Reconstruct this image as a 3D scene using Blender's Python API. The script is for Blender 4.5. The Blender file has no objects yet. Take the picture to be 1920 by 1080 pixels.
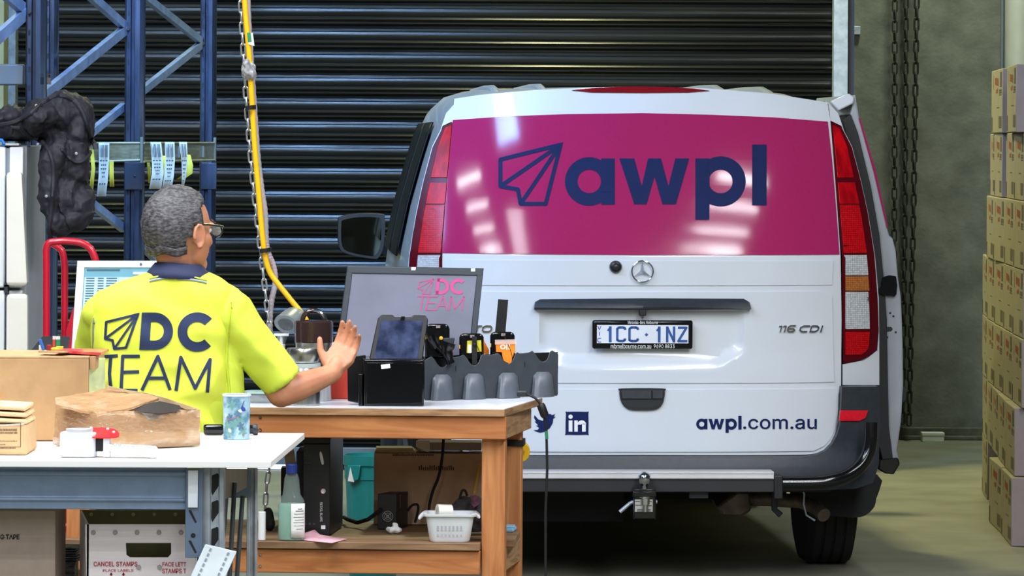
import bpy, bmesh, math, random
from mathutils import Vector, Matrix, noise
from mathutils.bvhtree import BVHTree
from mathutils.geometry import tessellate_polygon
R = math.radians
random.seed(7)
SC = bpy.context.scene
COL = SC.collection

# ------------------------------------------------------------------ camera, world, lights, exposure
F, HC, YH, ROLL = 8000.0, 1.706, 270.0, R(0.3)
cr, sr = math.cos(ROLL), math.sin(ROLL)
CR, CU, CF = Vector((cr, 0, sr)), Vector((-sr, 0, cr)), Vector((0, 1, 0))
cam_d = bpy.data.cameras.new('camera')
cam = bpy.data.objects.new('camera', cam_d); COL.objects.link(cam)
cam_d.sensor_width = 36.0; cam_d.lens = F / 1920 * 36.0
cam_d.shift_y = -(540 - YH) / 1920
cam_d.clip_end = 200
M4 = Matrix.Identity(4)
for i in range(3):
    M4[i][0] = CR[i]; M4[i][1] = CU[i]; M4[i][2] = -CF[i]
M4[2][3] = HC
cam.matrix_world = M4
SC.camera = cam

w = bpy.data.worlds.new('world'); SC.world = w; w.use_nodes = True
w.node_tree.nodes['Background'].inputs[0].default_value = (0.55, 0.68, 0.80, 1)
w.node_tree.nodes['Background'].inputs[1].default_value = 0.07
SC.view_settings.view_transform = 'Standard'
try: SC.view_settings.look = 'None'
except Exception: pass
SC.view_settings.gamma = 1.0
SC.view_settings.use_curve_mapping = False
SC.view_settings.exposure = 0.0

def area(name, loc, target, sx, sy, power, color, spread=180):
    l = bpy.data.lights.new(name, 'AREA'); l.shape = 'RECTANGLE'; l.size = sx; l.size_y = sy
    l.energy = power; l.color = color; l.spread = R(spread)
    o = bpy.data.objects.new(name, l); COL.objects.link(o)
    o.location = loc
    d = Vector(target) - Vector(loc)
    o.rotation_euler = d.to_track_quat('-Z', 'Y').to_euler()
    return o
COOL = (0.94, 0.97, 1.0)
# rows of fluorescent fittings over the work area, and roof lights further back in the shed
for x in (-2.6, 2.5):
    for k in range(7):
        area('tube_light', (x, 7.2 + 0.95 * k, 4.7), (x, 7.2 + 0.95 * k, 0), 1.2, 0.12, 50, COOL)
area('tube_light', (-0.9, 10.9, 4.4), (-0.9, 10.9, 0), 0.5, 2.4, 80, COOL)
for x in (-3.3, 3.6):
    for k in range(11):
        area('roof_light', (x, 7.0 - 1.6 * k, 6.2), (x * 0.8, 15.5, 1.0), 1.25, 0.14, 36, (0.90, 0.95, 1.0))
# greenish discharge lamp by the roller door
area('door_lamp', (0.2, 20.6, 5.4), (2.6, 20.6, 0), 0.5, 0.5, 230, (1.0, 0.98, 0.5))
area('door_lamp', (-2.5, 19.5, 5.2), (-1.8, 22.3, 0.8), 0.4, 0.4, 110, (0.95, 1.0, 0.42))
area('wall_fill', (2.5, 23.4, 5.2), (2.5, 23.5, 0), 0.5, 0.5, 105, (0.88, 1.0, 0.76))  # unseen fill added to brighten the back wall and the floor below
# blue lamps added to tint the rack, its braces and the door slats
area('blue_fill', (-4.4, 13.0, 4.6), (-2.2, 19.0, 2.1), 0.6, 1.6, 90, (0.25, 0.5, 1.0), 80)
area('blue_fill', (-0.75, 14.6, 4.7), (-1.72, 18.2, 2.15), 0.5, 1.4, 62, (0.22, 0.5, 1.0), 75)
area('blue_fill', (-1.5, 15.0, 4.9), (-1.12, 22.2, 1.7), 0.7, 0.5, 55, (0.3, 0.55, 1.0), 60)

# ------------------------------------------------------------------ pixel <-> place
def P(px, py, d):
    u = (px - 960) / F; v = (YH - py) / F
    return Vector((0, 0, HC)) + (CR * u + CU * v + CF) * d
def onz(px, py, z):
    u = (px - 960) / F; v = (YH - py) / F
    dr = CR * u + CU * v + CF
    return Vector((0, 0, HC)) + dr * ((z - HC) / dr.z)
def mpp(d): return d / F

# ------------------------------------------------------------------ materials
def lin(c):
    return tuple((x / 255 / 12.92) if x / 255 <= 0.04045 else ((x / 255 + 0.055) / 1.055) ** 2.4 for x in c) + (1,)
MATS = {}
def mat(name, rgb, rough=0.5, metal=0.0, var=0.0, scale=8.0, bump=0.0, bscale=60.0, rgb2=None, stretch=(1, 1, 1),
        emit=0.0, coat=0.0, alpha=1.0, trans=0.0, spec=0.5, detail=4.0, lo=0.35, hi=0.65):
    if name in MATS: return MATS[name]
    m = bpy.data.materials.new(name); m.use_nodes = True; nt = m.node_tree
    b = nt.nodes['Principled BSDF']
    c = lin(rgb)
    b.inputs['Base Color'].default_value = c
    b.inputs['Roughness'].default_value = rough; b.inputs['Metallic'].default_value = metal
    b.inputs['Specular IOR Level'].default_value = spec
    if coat: b.inputs['Coat Weight'].default_value = coat; b.inputs['Coat Roughness'].default_value = 0.04
    if trans: b.inputs['Transmission Weight'].default_value = trans
    if alpha < 1: b.inputs['Alpha'].default_value = alpha
    if emit:
        b.inputs['Emission Color'].default_value = c; b.inputs['Emission Strength'].default_value = emit
    tc = nt.nodes.new('ShaderNodeTexCoord'); mp = nt.nodes.new('ShaderNodeMapping')
    nt.links.new(tc.outputs['Object'], mp.inputs[0]); mp.inputs['Scale'].default_value = stretch
    if var or rgb2:
        n = nt.nodes.new('ShaderNodeTexNoise'); n.inputs['Scale'].default_value = scale; n.inputs['Detail'].default_value = detail
        nt.links.new(mp.outputs[0], n.inputs['Vector'])
        rp = nt.nodes.new('ShaderNodeValToRGB')
        c2 = lin(rgb2) if rgb2 else tuple(min(1, x * (1 + var)) for x in c[:3]) + (1,)
        c1 = c if rgb2 else tuple(x * (1 - var) for x in c[:3]) + (1,)
        rp.color_ramp.elements[0].color = c1; rp.color_ramp.elements[1].color = c2
        rp.color_ramp.elements[0].position = lo; rp.color_ramp.elements[1].position = hi
        nt.links.new(n.outputs[0], rp.inputs[0]); nt.links.new(rp.outputs[0], b.inputs['Base Color'])
        if emit: nt.links.new(rp.outputs[0], b.inputs['Emission Color'])
    if bump:
        n2 = nt.nodes.new('ShaderNodeTexNoise'); n2.inputs['Scale'].default_value = bscale; n2.inputs['Detail'].default_value = 3
        nt.links.new(mp.outputs[0], n2.inputs['Vector'])
        bp = nt.nodes.new('ShaderNodeBump'); bp.inputs['Strength'].default_value = bump; bp.inputs['Distance'].default_value = 0.01
        nt.links.new(n2.outputs[0], bp.inputs['Height']); nt.links.new(bp.outputs[0], b.inputs['Normal'])
    MATS[name] = m
    return m
def lens_mat(name, c1, c2, scale=130):
    if name in MATS: return MATS[name]
    m = bpy.data.materials.new(name); m.use_nodes = True; nt = m.node_tree; b = nt.nodes['Principled BSDF']
    tc = nt.nodes.new('ShaderNodeTexCoord'); ck = nt.nodes.new('ShaderNodeTexBrick')
    mp = nt.nodes.new('ShaderNodeMapping'); mp.inputs['Rotation'].default_value = (R(90), 0, 0)
    ck.inputs['Scale'].default_value = scale; ck.offset = 0.0; ck.inputs['Brick Width'].default_value = 1.0; ck.inputs['Row Height'].default_value = 1.0
    ck.inputs['Mortar Size'].default_value = 0.12; ck.inputs['Mortar Smooth'].default_value = 0.6
    ck.inputs['Color1'].default_value = lin(c1); ck.inputs['Color2'].default_value = tuple((p * 0.6 + q * 0.4) for p, q in zip(lin(c1), lin(c2))); ck.inputs['Mortar'].default_value = lin(c2)
    nt.links.new(tc.outputs['Object'], mp.inputs[0]); nt.links.new(mp.outputs[0], ck.inputs['Vector']); nt.links.new(ck.outputs[0], b.inputs['Base Color'])
    b.inputs['Roughness'].default_value = 0.3; b.inputs['Specular IOR Level'].default_value = 0.25; b.inputs['Coat Weight'].default_value = 0.05; b.inputs['Coat Roughness'].default_value = 0.1
    MATS[name] = m
    return m
def wood(name, c1, c2, stretch=(1.2, 14, 14), scale=2.2, rough=0.6):
    if name in MATS: return MATS[name]
    m = bpy.data.materials.new(name); m.use_nodes = True; nt = m.node_tree; b = nt.nodes['Principled BSDF']
    tc = nt.nodes.new('ShaderNodeTexCoord'); mp = nt.nodes.new('ShaderNodeMapping'); mp.inputs['Scale'].default_value = stretch
    wv = nt.nodes.new('ShaderNodeTexNoise'); wv.inputs['Scale'].default_value = scale; wv.inputs['Detail'].default_value = 5
    wv.inputs['Distortion'].default_value = 1.2
    rp = nt.nodes.new('ShaderNodeValToRGB')
    rp.color_ramp.elements[0].color = lin(c1); rp.color_ramp.elements[1].color = lin(c2)
    rp.color_ramp.elements[0].position = 0.38; rp.color_ramp.elements[1].position = 0.62
    nt.links.new(tc.outputs['Object'], mp.inputs[0]); nt.links.new(mp.outputs[0], wv.inputs['Vector'])
    nt.links.new(wv.outputs[0], rp.inputs[0]); nt.links.new(rp.outputs[0], b.inputs['Base Color'])
    b.inputs['Roughness'].default_value = rough
    MATS[name] = m
    return m
white_paint = mat('white_van_paint', (214, 219, 226), 0.28, coat=0.6, var=0.02, scale=3)
dark_plastic = mat('dark_grey_plastic', (42, 47, 54), 0.45, var=0.12, scale=40)
black_plastic = mat('black_plastic', (22, 23, 26), 0.4, var=0.15, scale=30)
gloss_black = mat('gloss_black_plastic', (14, 14, 16), 0.15, var=0.1, scale=20)
rubber = mat('black_rubber', (20, 20, 21), 0.8, var=0.2, scale=30)
navy = mat('navy_print', (16, 32, 80), 0.6, var=0.05, spec=0.15)
chrome = mat('chrome', (200, 203, 208), 0.12, 1.0, var=0.05)
steel = mat('brushed_steel', (190, 190, 188), 0.28, 1.0, var=0.12, scale=10, stretch=(8, 8, 0.3))
galv = mat('galvanised_steel', (178, 186, 194), 0.42, 0.3, rgb2=(150, 160, 170), scale=22)
galv_blue = mat('galvanised_rack_steel', (74, 88, 114), 0.26, 0.65, rgb2=(40, 50, 70), scale=10, stretch=(1, 1, 0.3))  # blue of the reflected light put into the steel's base colour
card = mat('brown_cardboard', (186, 148, 104), 0.85, var=0.07, scale=18, bump=0.05)
card_dark = mat('dull_brown_cardboard', (196, 164, 130), 0.85, var=0.08, scale=14, bump=0.05)
paper = mat('white_paper', (236, 236, 234), 0.8, var=0.03)
ink = mat('black_ink', (28, 27, 26), 0.7, var=0.1)
red_ink = mat('red_ink', (176, 40, 48), 0.7, var=0.1)
white_pl = mat('white_plastic', (216, 219, 224), 0.35, var=0.03)

# ------------------------------------------------------------------ mesh building
class MB:
    def __init__(s): s.bm = bmesh.new(); s.mi = 0
    def _f(s, vs):
        try:
            f = s.bm.faces.new(vs); f.material_index = s.mi; return f
        except ValueError: return None
    def box(s, c, size, rotz=0.0, m=None):
        c = Vector(c); hx, hy, hz = size[0] / 2, size[1] / 2, size[2] / 2
        Rm = m or Matrix.Rotation(rotz, 3, 'Z')
        v = [s.bm.verts.new(c + Rm @ Vector((x * hx, y * hy, z * hz))) for z in (-1, 1) for y in (-1, 1) for x in (-1, 1)]
        for q in ((0, 2, 3, 1), (4, 5, 7, 6), (0, 1, 5, 4), (2, 6, 7, 3), (0, 4, 6, 2), (1, 3, 7, 5)): s._f([v[i] for i in q])
        return s
    def rings(s, rings, cap=True, closed=False):
        R_ = [[s.bm.verts.new(p) for p in r] for r in rings]
        n = len(R_[0]); m = len(R_)
        for i in range(m if closed else m - 1):
            a, b = R_[i], R_[(i + 1) % m]
            for j in range(n): s._f([a[j], a[(j + 1) % n], b[(j + 1) % n], b[j]])
        if cap and not closed: s._f(R_[0][::-1]); s._f(R_[-1])
        return s
    def sheet(s, rows):
        R_ = [[s.bm.verts.new(p) for p in r] for r in rows]
        for a, b in zip(R_, R_[1:]):
            for j in range(len(a) - 1): s._f([a[j], a[j + 1], b[j + 1], b[j]])
        return s
    def tube(s, pts, r, n=10, closed=False, radii=None):
        pts = [Vector(p) for p in pts]; N = len(pts); rings = []
        prev = None
        for i, p in enumerate(pts):
            if closed: t = pts[(i + 1) % N] - pts[i - 1]
            else: t = pts[min(i + 1, N - 1)] - pts[max(i - 1, 0)]
            t.normalize()
            if prev is None:
                a = Vector((0, 0, 1)) if abs(t.z) < 0.9 else Vector((1, 0, 0))
                u = t.cross(a).normalized()
            else:
                u = prev - t * prev.dot(t)
                u = u.normalized() if u.length > 1e-6 else t.orthogonal().normalized()
            prev = u; v = t.cross(u)
            rr = radii[i] if radii else r
            rings.append([p + (u * math.cos(2 * math.pi * k / n) + v * math.sin(2 * math.pi * k / n)) * rr for k in range(n)])
        return s.rings(rings, not closed, closed)
    def cyl(s, a, b, r, r2=None, n=20): return s.tube([a, b], r, n, radii=[r, r if r2 is None else r2])
    def lathe(s, c, prof, n=28, axis=None, sx=1.0, sy=1.0):
        c = Vector(c); Rm = Vector((0, 0, 1)).rotation_difference(Vector(axis).normalized()).to_matrix() if axis else Matrix.Identity(3)
        return s.rings([[c + Rm @ Vector((max(r, 1e-4) * math.cos(2 * math.pi * k / n) * sx, max(r, 1e-4) * math.sin(2 * math.pi * k / n) * sy, z)) for k in range(n)] for r, z in prof])
    def ell(s, c, rad, m=None, nu=20, nv=12):
        c = Vector(c); m = m or Matrix.Identity(3); rr = []
        for i in range(1, nv):
            th = math.pi * i / nv
            rr.append([c + m @ Vector((rad[0] * math.sin(th) * math.cos(2 * math.pi * k / nu), rad[1] * math.sin(th) * math.sin(2 * math.pi * k / nu), -rad[2] * math.cos(th))) for k in range(nu)])
        V = [[s.bm.verts.new(p) for p in r] for r in rr]
        a = s.bm.verts.new(c + m @ Vector((0, 0, -rad[2]))); b = s.bm.verts.new(c + m @ Vector((0, 0, rad[2])))
        for x, y in zip(V, V[1:]):
            for j in range(nu): s._f([x[j], x[(j + 1) % nu], y[(j + 1) % nu], y[j]])
        for j in range(nu): s._f([a, V[0][(j + 1) % nu], V[0][j]]); s._f([b, V[-1][j], V[-1][(j + 1) % nu]])
        return s
    def cap(s, a, b, ra, rb, n=14):
        a, b = Vector(a), Vector(b); L = (b - a).length; t = (b - a).normalized()
        pts, rad = [], []
        for i in range(5):
            q = math.pi / 2 * i / 4; pts.append(a - t * ra * math.cos(q)); rad.append(max(ra * math.sin(q), 1e-4))
        for i in range(5):
            q = math.pi / 2 * i / 4; pts.append(b + t * rb * math.sin(q)); rad.append(max(rb * math.cos(q), 1e-4))
        return s.tube(pts, 1, n, radii=rad)
    def prism(s, poly, fn0, fn1):
        """polygon of (a, b) swept between fn0(a, b) and fn1(a, b)"""
        return s.rings([[fn0(*p) for p in poly], [fn1(*p) for p in poly]])
    def hull(s, pts): 
        v = [s.bm.verts.new(p) for p in pts]; r = bmesh.ops.convex_hull(s.bm, input=v)
        for g in r['geom']:
            if isinstance(g, bmesh.types.BMFace): g.material_index = s.mi
        return s
    def add(s, other):
        me = bpy.data.meshes.new('t'); other.bm.to_mesh(me); s.bm.from_mesh(me); bpy.data.meshes.remove(me); return s

def finish(me, smooth, angle=35):
    if smooth:
        for p in me.polygons: p.use_smooth = True
        try: me.set_sharp_from_angle(angle=R(angle))
        except Exception: pass
def root_of(o):
    while o.parent: o = o.parent
    return o
def mesh_obj(name, me, mats, parent=None, world=True, bevel=0.0, seg=2, solid=0.0, smooth=True, sub=0):
    if not isinstance(mats, (list, tuple)): mats = [mats]
    for m in mats: me.materials.append(m)
    o = bpy.data.objects.new(name, me); COL.objects.link(o)
    if parent:
        o.parent = parent
        if world: me.transform(root_of(parent)['_inv'])
    finish(me, smooth)
    if solid:
        md = o.modifiers.new('thickness', 'SOLIDIFY'); md.thickness = solid; md.offset = 0
    if bevel:
        md = o.modifiers.new('bevel', 'BEVEL'); md.width = bevel; md.segments = seg; md.limit_method = 'ANGLE'; md.angle_limit = R(40)
        md.harden_normals = False
    if sub:
        md = o.modifiers.new('sub', 'SUBSURF'); md.levels = sub; md.render_levels = sub
    return o
class _Inv(dict): pass
INV = {}
def obj(name, mb, mats, parent=None, **k):
    bmesh.ops.recalc_face_normals(mb.bm, faces=mb.bm.faces[:])
    me = bpy.data.meshes.new(name); mb.bm.to_mesh(me); mb.bm.free()
    return mesh_obj2(name, me, mats, parent, **k)
def mesh_obj2(name, me, mats, parent=None, world=True, **k):
    if parent is not None and world: me.transform(INV[root_of(parent).name])
    return mesh_obj(name, me, mats, parent, world=False, **k)
def tag(o, label, cat, group=None):
    o['label'] = label; o['category'] = cat
    if group: o['group'] = group
    return o
def thing(name, label, cat, loc, rotz=0.0, group=None):
    o = bpy.data.objects.new(name, None); COL.objects.link(o); o.empty_display_size = 0.1
    o.location = loc; o.rotation_euler = (0, 0, rotz)
    INV[o.name] = (Matrix.Translation(Vector(loc)) @ Matrix.Rotation(rotz, 4, 'Z')).inverted()
    return tag(o, label, cat, group)
def single(name, mb, mats, label, cat, group=None, **k):
    """a thing that is one mesh: origin moved to its base"""
    bmesh.ops.recalc_face_normals(mb.bm, faces=mb.bm.faces[:])
    me = bpy.data.meshes.new(name); mb.bm.to_mesh(me); mb.bm.free()
    xs = [v.co for v in me.vertices]
    c = Vector((sum(v.x for v in xs) / len(xs), sum(v.y for v in xs) / len(xs), min(v.z for v in xs)))
    me.transform(Matrix.Translation(-c))
    o = mesh_obj(name, me, mats, None, **k); o.location = c
    INV[o.name] = Matrix.Translation(-c)
    return tag(o, label, cat, group)
def struct(name, mb, mats, parent=None, **k):
    o = obj(name, mb, mats, parent, **k)
    INV[o.name] = Matrix.Identity(4)
    if parent is None: o['kind'] = 'structure'
    return o
def evaluated(me, mods):
    o = bpy.data.objects.new('tmp', me); COL.objects.link(o)
    for t, kw in mods:
        md = o.modifiers.new(t, t)
        for a, b in kw.items(): setattr(md, a, b)
    dg = bpy.context.evaluated_depsgraph_get()
    out = bpy.data.meshes.new_from_object(o.evaluated_get(dg), depsgraph=dg)
    bpy.data.objects.remove(o); bpy.data.meshes.remove(me)
    return out
def blob(mb, voxel=0.006, smooth=8, disp=None):
    bmesh.ops.recalc_face_normals(mb.bm, faces=mb.bm.faces[:])
    me = bpy.data.meshes.new('blob'); mb.bm.to_mesh(me); mb.bm.free()
    me = evaluated(me, [('REMESH', dict(mode='VOXEL', voxel_size=voxel)), ('SMOOTH', dict(factor=0.5, iterations=smooth))])
    if disp:
        nr = [v.normal.copy() for v in me.vertices]
        for v, n in zip(me.vertices, nr): v.co += n * disp(v.co)
    me.materials.clear()
    return me
def bvh_of(me):
    return BVHTree.FromPolygons([v.co.copy() for v in me.vertices], [tuple(p.vertices) for p in me.polygons])

# ------------------------------------------------------------------ flat artwork: list of closed polygons (with holes) in 2D
_font = None
def font():
    global _font
    if _font is None:
        import os
        _font = False
        try:
            p = os.path.join(bpy.utils.system_resource('DATAFILES', path='fonts'), 'Inter.woff2')
            if os.path.exists(p): _font = bpy.data.fonts.load(p)
        except Exception: _font = False
    return _font
def text2d(s, size=1.0, bold=0.0, align='LEFT', sx=1.0, shear=0.0):
    """bmesh with the lettering in XY, cap height about 0.73*size"""
    cu = bpy.data.curves.new('txt', 'FONT'); cu.body = s; cu.size = size; cu.align_x = align; cu.offset = bold; cu.resolution_u = 3
    cu.shear = shear
    if font(): cu.font = font()
    o = bpy.data.objects.new('txt', cu); COL.objects.link(o)
    dg = bpy.context.evaluated_depsgraph_get(); dg.update()
    me = bpy.data.meshes.new_from_object(o.evaluated_get(dg), depsgraph=dg)
    bm = bmesh.new(); bm.from_mesh(me)
    bpy.data.objects.remove(o); bpy.data.curves.remove(cu); bpy.data.meshes.remove(me)
    for v in bm.verts: v.co.x *= sx
    return bm
def fit2d(bm, x0, y0, x1, y1):
    """stretch artwork to a rectangle (2D, y up or down as given)"""
    xs = [v.co.x for v in bm.verts]; ys = [v.co.y for v in bm.verts]
    a, b, c, d = min(xs), max(xs), min(ys), max(ys)
    for v in bm.verts:
        v.co.x = x0 + (v.co.x - a) / (b - a) * (x1 - x0); v.co.y = y0 + (v.co.y - c) / (d - c) * (y1 - y0)
    return bm
class Art:
    def __init__(s): s.bm = bmesh.new()
    def poly(s, pts):
        vs = [Vector((p[0], p[1], 0)) for p in pts]
        b = [s.bm.verts.new(v) for v in vs]
        for t in tessellate_polygon([vs]):
            try: s.bm.faces.new([b[i] for i in t])
            except ValueError: pass
        return s
    def rect(s, x0, y0, x1, y1): return s.poly([(x0, y0), (x1, y0), (x1, y1), (x0, y1)])
    def arc(s, c, r0, r1, a0=0, a1=360, n=40, ex=1.0):
        V = []
        for i in range(n + 1):
            a = R(a0 + (a1 - a0) * i / n)
            V.append([s.bm.verts.new((c[0] + r * math.cos(a) * ex, c[1] + r * math.sin(a), 0)) for r in (r0, r1)])
        for p, q in zip(V, V[1:]): s.bm.faces.new([p[0], p[1], q[1], q[0]])
        return s
    def disc(s, c, r, n=24): return s.poly([(c[0] + r * math.cos(2 * math.pi * i / n), c[1] + r * math.sin(2 * math.pi * i / n)) for i in range(n)])
    def stroke(s, pts, w, closed=False, dots=True):
        q = list(pts) + ([pts[0]] if closed else [])
        for a, b in zip(q, q[1:]):
            dx, dy = b[0] - a[0], b[1] - a[1]; L = math.hypot(dx, dy) or 1; nx, ny = -dy / L * w / 2, dx / L * w / 2
            s.poly([(a[0] + nx, a[1] + ny), (b[0] + nx, b[1] + ny), (b[0] - nx, b[1] - ny), (a[0] - nx, a[1] - ny)])
        if dots:
            for p in (pts if closed else pts[1:-1]): s.disc(p, w / 2, 10)
        return s
    def text(s, t, x0, y0, x1, y1, bold=0.0):
        bm = fit2d(text2d(t, 1.0, bold), x0, y0, x1, y1)
        me = bpy.data.meshes.new('t'); bm.to_mesh(me); bm.free(); s.bm.from_mesh(me); bpy.data.meshes.remove(me)
        return s
def grid_cut(bm, step):
    for ax in (0, 1):
        xs = [v.co[ax] for v in bm.verts]
        k = math.ceil(min(xs) / step + 1e-6)
        while k * step < max(xs) - 1e-6:
            n = Vector((1, 0, 0)) if ax == 0 else Vector((0, 1, 0))
            bmesh.ops.bisect_plane(bm, geom=bm.verts[:] + bm.edges[:] + bm.faces[:], plane_co=n * (k * step), plane_no=n)
            k += 1
    return bm
def lay(art, fn, step=None, thick=None):
    """map flat artwork through fn(x, y) -> Vector; thick = (fn2) gives it a back"""
    bm = art.bm if isinstance(art, Art) else art
    if step: grid_cut(bm, step)
    mb = MB(); mb.bm.free(); mb.bm = bm
    if thick:
        bmesh.ops.remove_doubles(bm, verts=bm.verts[:], dist=1e-6)
        fr = bm.faces[:]
        r = bmesh.ops.extrude_face_region(bm, geom=fr)
        nv = [e for e in r['geom'] if isinstance(e, bmesh.types.BMVert)]
        st = set(nv)
        pos = {v: (thick if v in st else fn)(v.co.x, v.co.y) for v in bm.verts}
        nf = [f for f in fr if f.is_valid]
        for v, p in pos.items(): v.co = p
    else:
        for v in bm.verts: v.co = fn(v.co.x, v.co.y)
    return mb
def decal_on(o, x0, x1, off): return None
# ------------------------------------------------------------------ the setting
DOOR_D, WALL_D = 22.25, 24.85
concrete_floor = mat('concrete_floor', (132, 130, 112), 0.75, rgb2=(118, 116, 98), scale=3.0, bump=0.12, bscale=30, detail=8)
concrete_wall = mat('concrete_wall', (128, 130, 118), 0.9, rgb2=(104, 106, 96), scale=6.0, bump=0.25, bscale=45, detail=9)
olive_paint = mat('olive_column_paint', (120, 122, 92), 0.6, var=0.1)
struct('floor', MB().box((1, 10, -0.05), (16, 36, 0.1)), concrete_floor)
struct('wall_back', MB().box((5.0, WALL_D + 0.1, 3), (6.9, 0.2, 6)), concrete_wall)
jx = P(1572, 400, DOOR_D).x
struct('wall_return', MB().box((jx, (DOOR_D + WALL_D) / 2 + 0.05, 3), (0.05, WALL_D - DOOR_D - 0.1, 6)), concrete_wall)
lx0 = P(36, 400, DOOR_D).x
struct('wall_left', MB().box((lx0 - 2.2, DOOR_D + 0.15, 3), (4.0, 0.2, 6)), olive_paint)
struct('baseboard_back', MB().box((5.05, WALL_D - 0.02, 0.035), (6.6, 0.05, 0.07)).box((5.05, WALL_D - 0.045, 0.012), (6.6, 0.1, 0.024)), mat('wall_foot_concrete', (96, 96, 80), 0.9, var=0.25, scale=20), bevel=0.006)
# roller door: rolled slats, bottom rail, guides
slat_mat = mat('dark_roller_slat', (25, 25, 22), 0.24, 0.0, var=0.2, scale=30, spec=0.13, bump=0.12, bscale=40, stretch=(0.06, 1, 1))
dxl, dxr = P(30, 400, DOOR_D).x, P(1562, 400, DOOR_D).x
pitch = 43.7 * mpp(DOOR_D)
prof = [(0.0, 0.0), (0.004, 0.014), (0.012, 0.019), (0.019, 0.012), (0.021, -0.006), (0.025, -0.006), (0.027, 0.008), (0.034, 0.014), (0.042, 0.006),
        (0.046, -0.012), (0.058, -0.014), (0.061, 0.002), (0.073, 0.005), (0.075, 0.008), (0.078, 0.0065), (0.088, 0.0085), (0.098, 0.009), (0.110, 0.007), (0.119, 0.0)]
door = struct('door_1', MB().box(((dxl + dxr) / 2, DOOR_D + 0.03, 2.1), (dxr - dxl, 0.01, 4.2)), mat('door_back_steel', (30, 32, 34), 0.6, var=0.1))
m = MB(); rows = []
z0 = P(480, 31, DOOR_D).z
n0 = int((z0 - 0.12) / pitch)
zz = []
for k in range(-14, n0 + 1):
    for a, b in prof: zz.append((z0 - k * pitch - a * pitch / 0.121, b))
rows = [[Vector((dxl + (dxr - dxl) * i / 6, DOOR_D - b, z)) for i in range(7)] for z, b in zz if z > 0.1]
m.sheet(rows)
struct('slat_curtain', m, slat_mat, door)
struct('bottom_rail', MB().box(((dxl + dxr) / 2, DOOR_D, 0.075), (dxr - dxl - 0.02, 0.04, 0.09)), mat('rail_grey', (92, 98, 100), 0.5, 0.3, var=0.1), door, bevel=0.004)
struct('guide_rail', MB().box((jx, DOOR_D - 0.06, 2.1), (27 * mpp(DOOR_D), 0.12, 4.2)), galv, door, bevel=0.004)
struct('guide_rail', MB().box((P(22, 0, DOOR_D).x, DOOR_D - 0.06, 2.1), (26 * mpp(DOOR_D), 0.12, 4.2)), mat('darkened_galvanised', (112, 120, 122), 0.5, 0.2, rgb2=(88, 96, 96), scale=24), door, bevel=0.004)  # left guide's galvanised colour darkened to offset the blue lamps
struct('guide_lip', MB().box((jx + 21 * mpp(DOOR_D), DOOR_D - 0.03, 2.1), (10 * mpp(DOOR_D), 0.08, 4.2)), mat('dark_lip_steel', (70, 74, 76), 0.5, 0.4, var=0.1), door)  # darker grey steel edge of the guide
struct('bracket_tab', MB().box(P(1603, 57, WALL_D - 0.02), (0.065, 0.03, 0.05)).box(P(1594, 57, WALL_D - 0.03), (0.05, 0.05, 0.016)), galv, door, bevel=0.003)
# daylight showing through the gap under the door
struct('daylight_gap', MB().box(((dxl + dxr) / 2 - 1.5, DOOR_D + 0.012, 0.016), (1.6, 0.01, 0.022)), mat('daylight_glow', (225, 235, 255), emit=3.0), door)
struct('column_1', MB().box((P(2, 0, DOOR_D - 0.5).x, DOOR_D - 0.5, 2.1), (0.055, 0.2, 4.2)), olive_paint, bevel=0.005)
# pipes on the back wall
m = MB().cyl(P(1910, -300, WALL_D - 0.12), Vector((P(1910, 0, WALL_D - 0.12).x, WALL_D - 0.12, 0)), 25 * mpp(WALL_D), n=28)
single('downpipe', m, mat('cream_pipe', (206, 206, 188), 0.45, var=0.05), 'thick cream downpipe on the back wall above the carton stack', 'pipe')
for k, (px, r, nm) in enumerate(((1877.5, 3.2, 'left'), (1885, 2.6, 'right'))):
    x = P(px, 200, WALL_D).x
    m = MB().cyl((x, WALL_D - 0.03, 4), (x, WALL_D - 0.03, 0), r * mpp(WALL_D), n=12)
    for zc in (2.1, 3.2): m.box((x, WALL_D - 0.02, zc), (r * 2.6 * mpp(WALL_D), 0.035, 0.02))
    single('conduit', m, mat('grey_conduit', (120, 132, 140), 0.4, var=0.06),
           ['thin grey wall conduit furthest left of the cream downpipe', 'thinner grey conduit running right beside the cream downpipe'][k], 'pipe')
# hanging chains
def chain_mesh(pts, link, wire, tight=0.72):
    """links every link*tight along the polyline, alternately turned"""
    pts = [Vector(p) for p in pts]; m = MB(); acc = 0; i = 0; k = 0
    seg = [(b - a).length for a, b in zip(pts, pts[1:])]; tot = sum(seg); s = link / 2
    while s < tot:
        t = s; j = 0
        while j < len(seg) - 1 and t > seg[j]: t -= seg[j]; j += 1
        d = (pts[j + 1] - pts[j]).normalized(); c = pts[j] + d * t
        u = d.cross(Vector((0, 1, 0))).normalized(); v = d.cross(u)
        q = u if k % 2 == 0 else (u * 0.25 + v * 0.97)
        hw = link * 0.215 - wire / 2; hl = link / 2 - wire / 2 - hw
        loop = []
        for a in range(0, 181, 36): loop.append(c + d * (hl + hw * math.sin(R(a))) + q * hw * math.cos(R(a)))
        for a in range(180, 361, 36): loop.append(c + d * (-hl + hw * math.sin(R(a))) + q * hw * math.cos(R(a)))
        m.tube(loop, wire / 2, 6, closed=True)
        s += link * tight; k += 1
    return m
rust = mat('dark_rusty_chain', (62, 62, 54), 0.6, 0.5, var=0.2, scale=60)
DWC = WALL_D - 0.12
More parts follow.
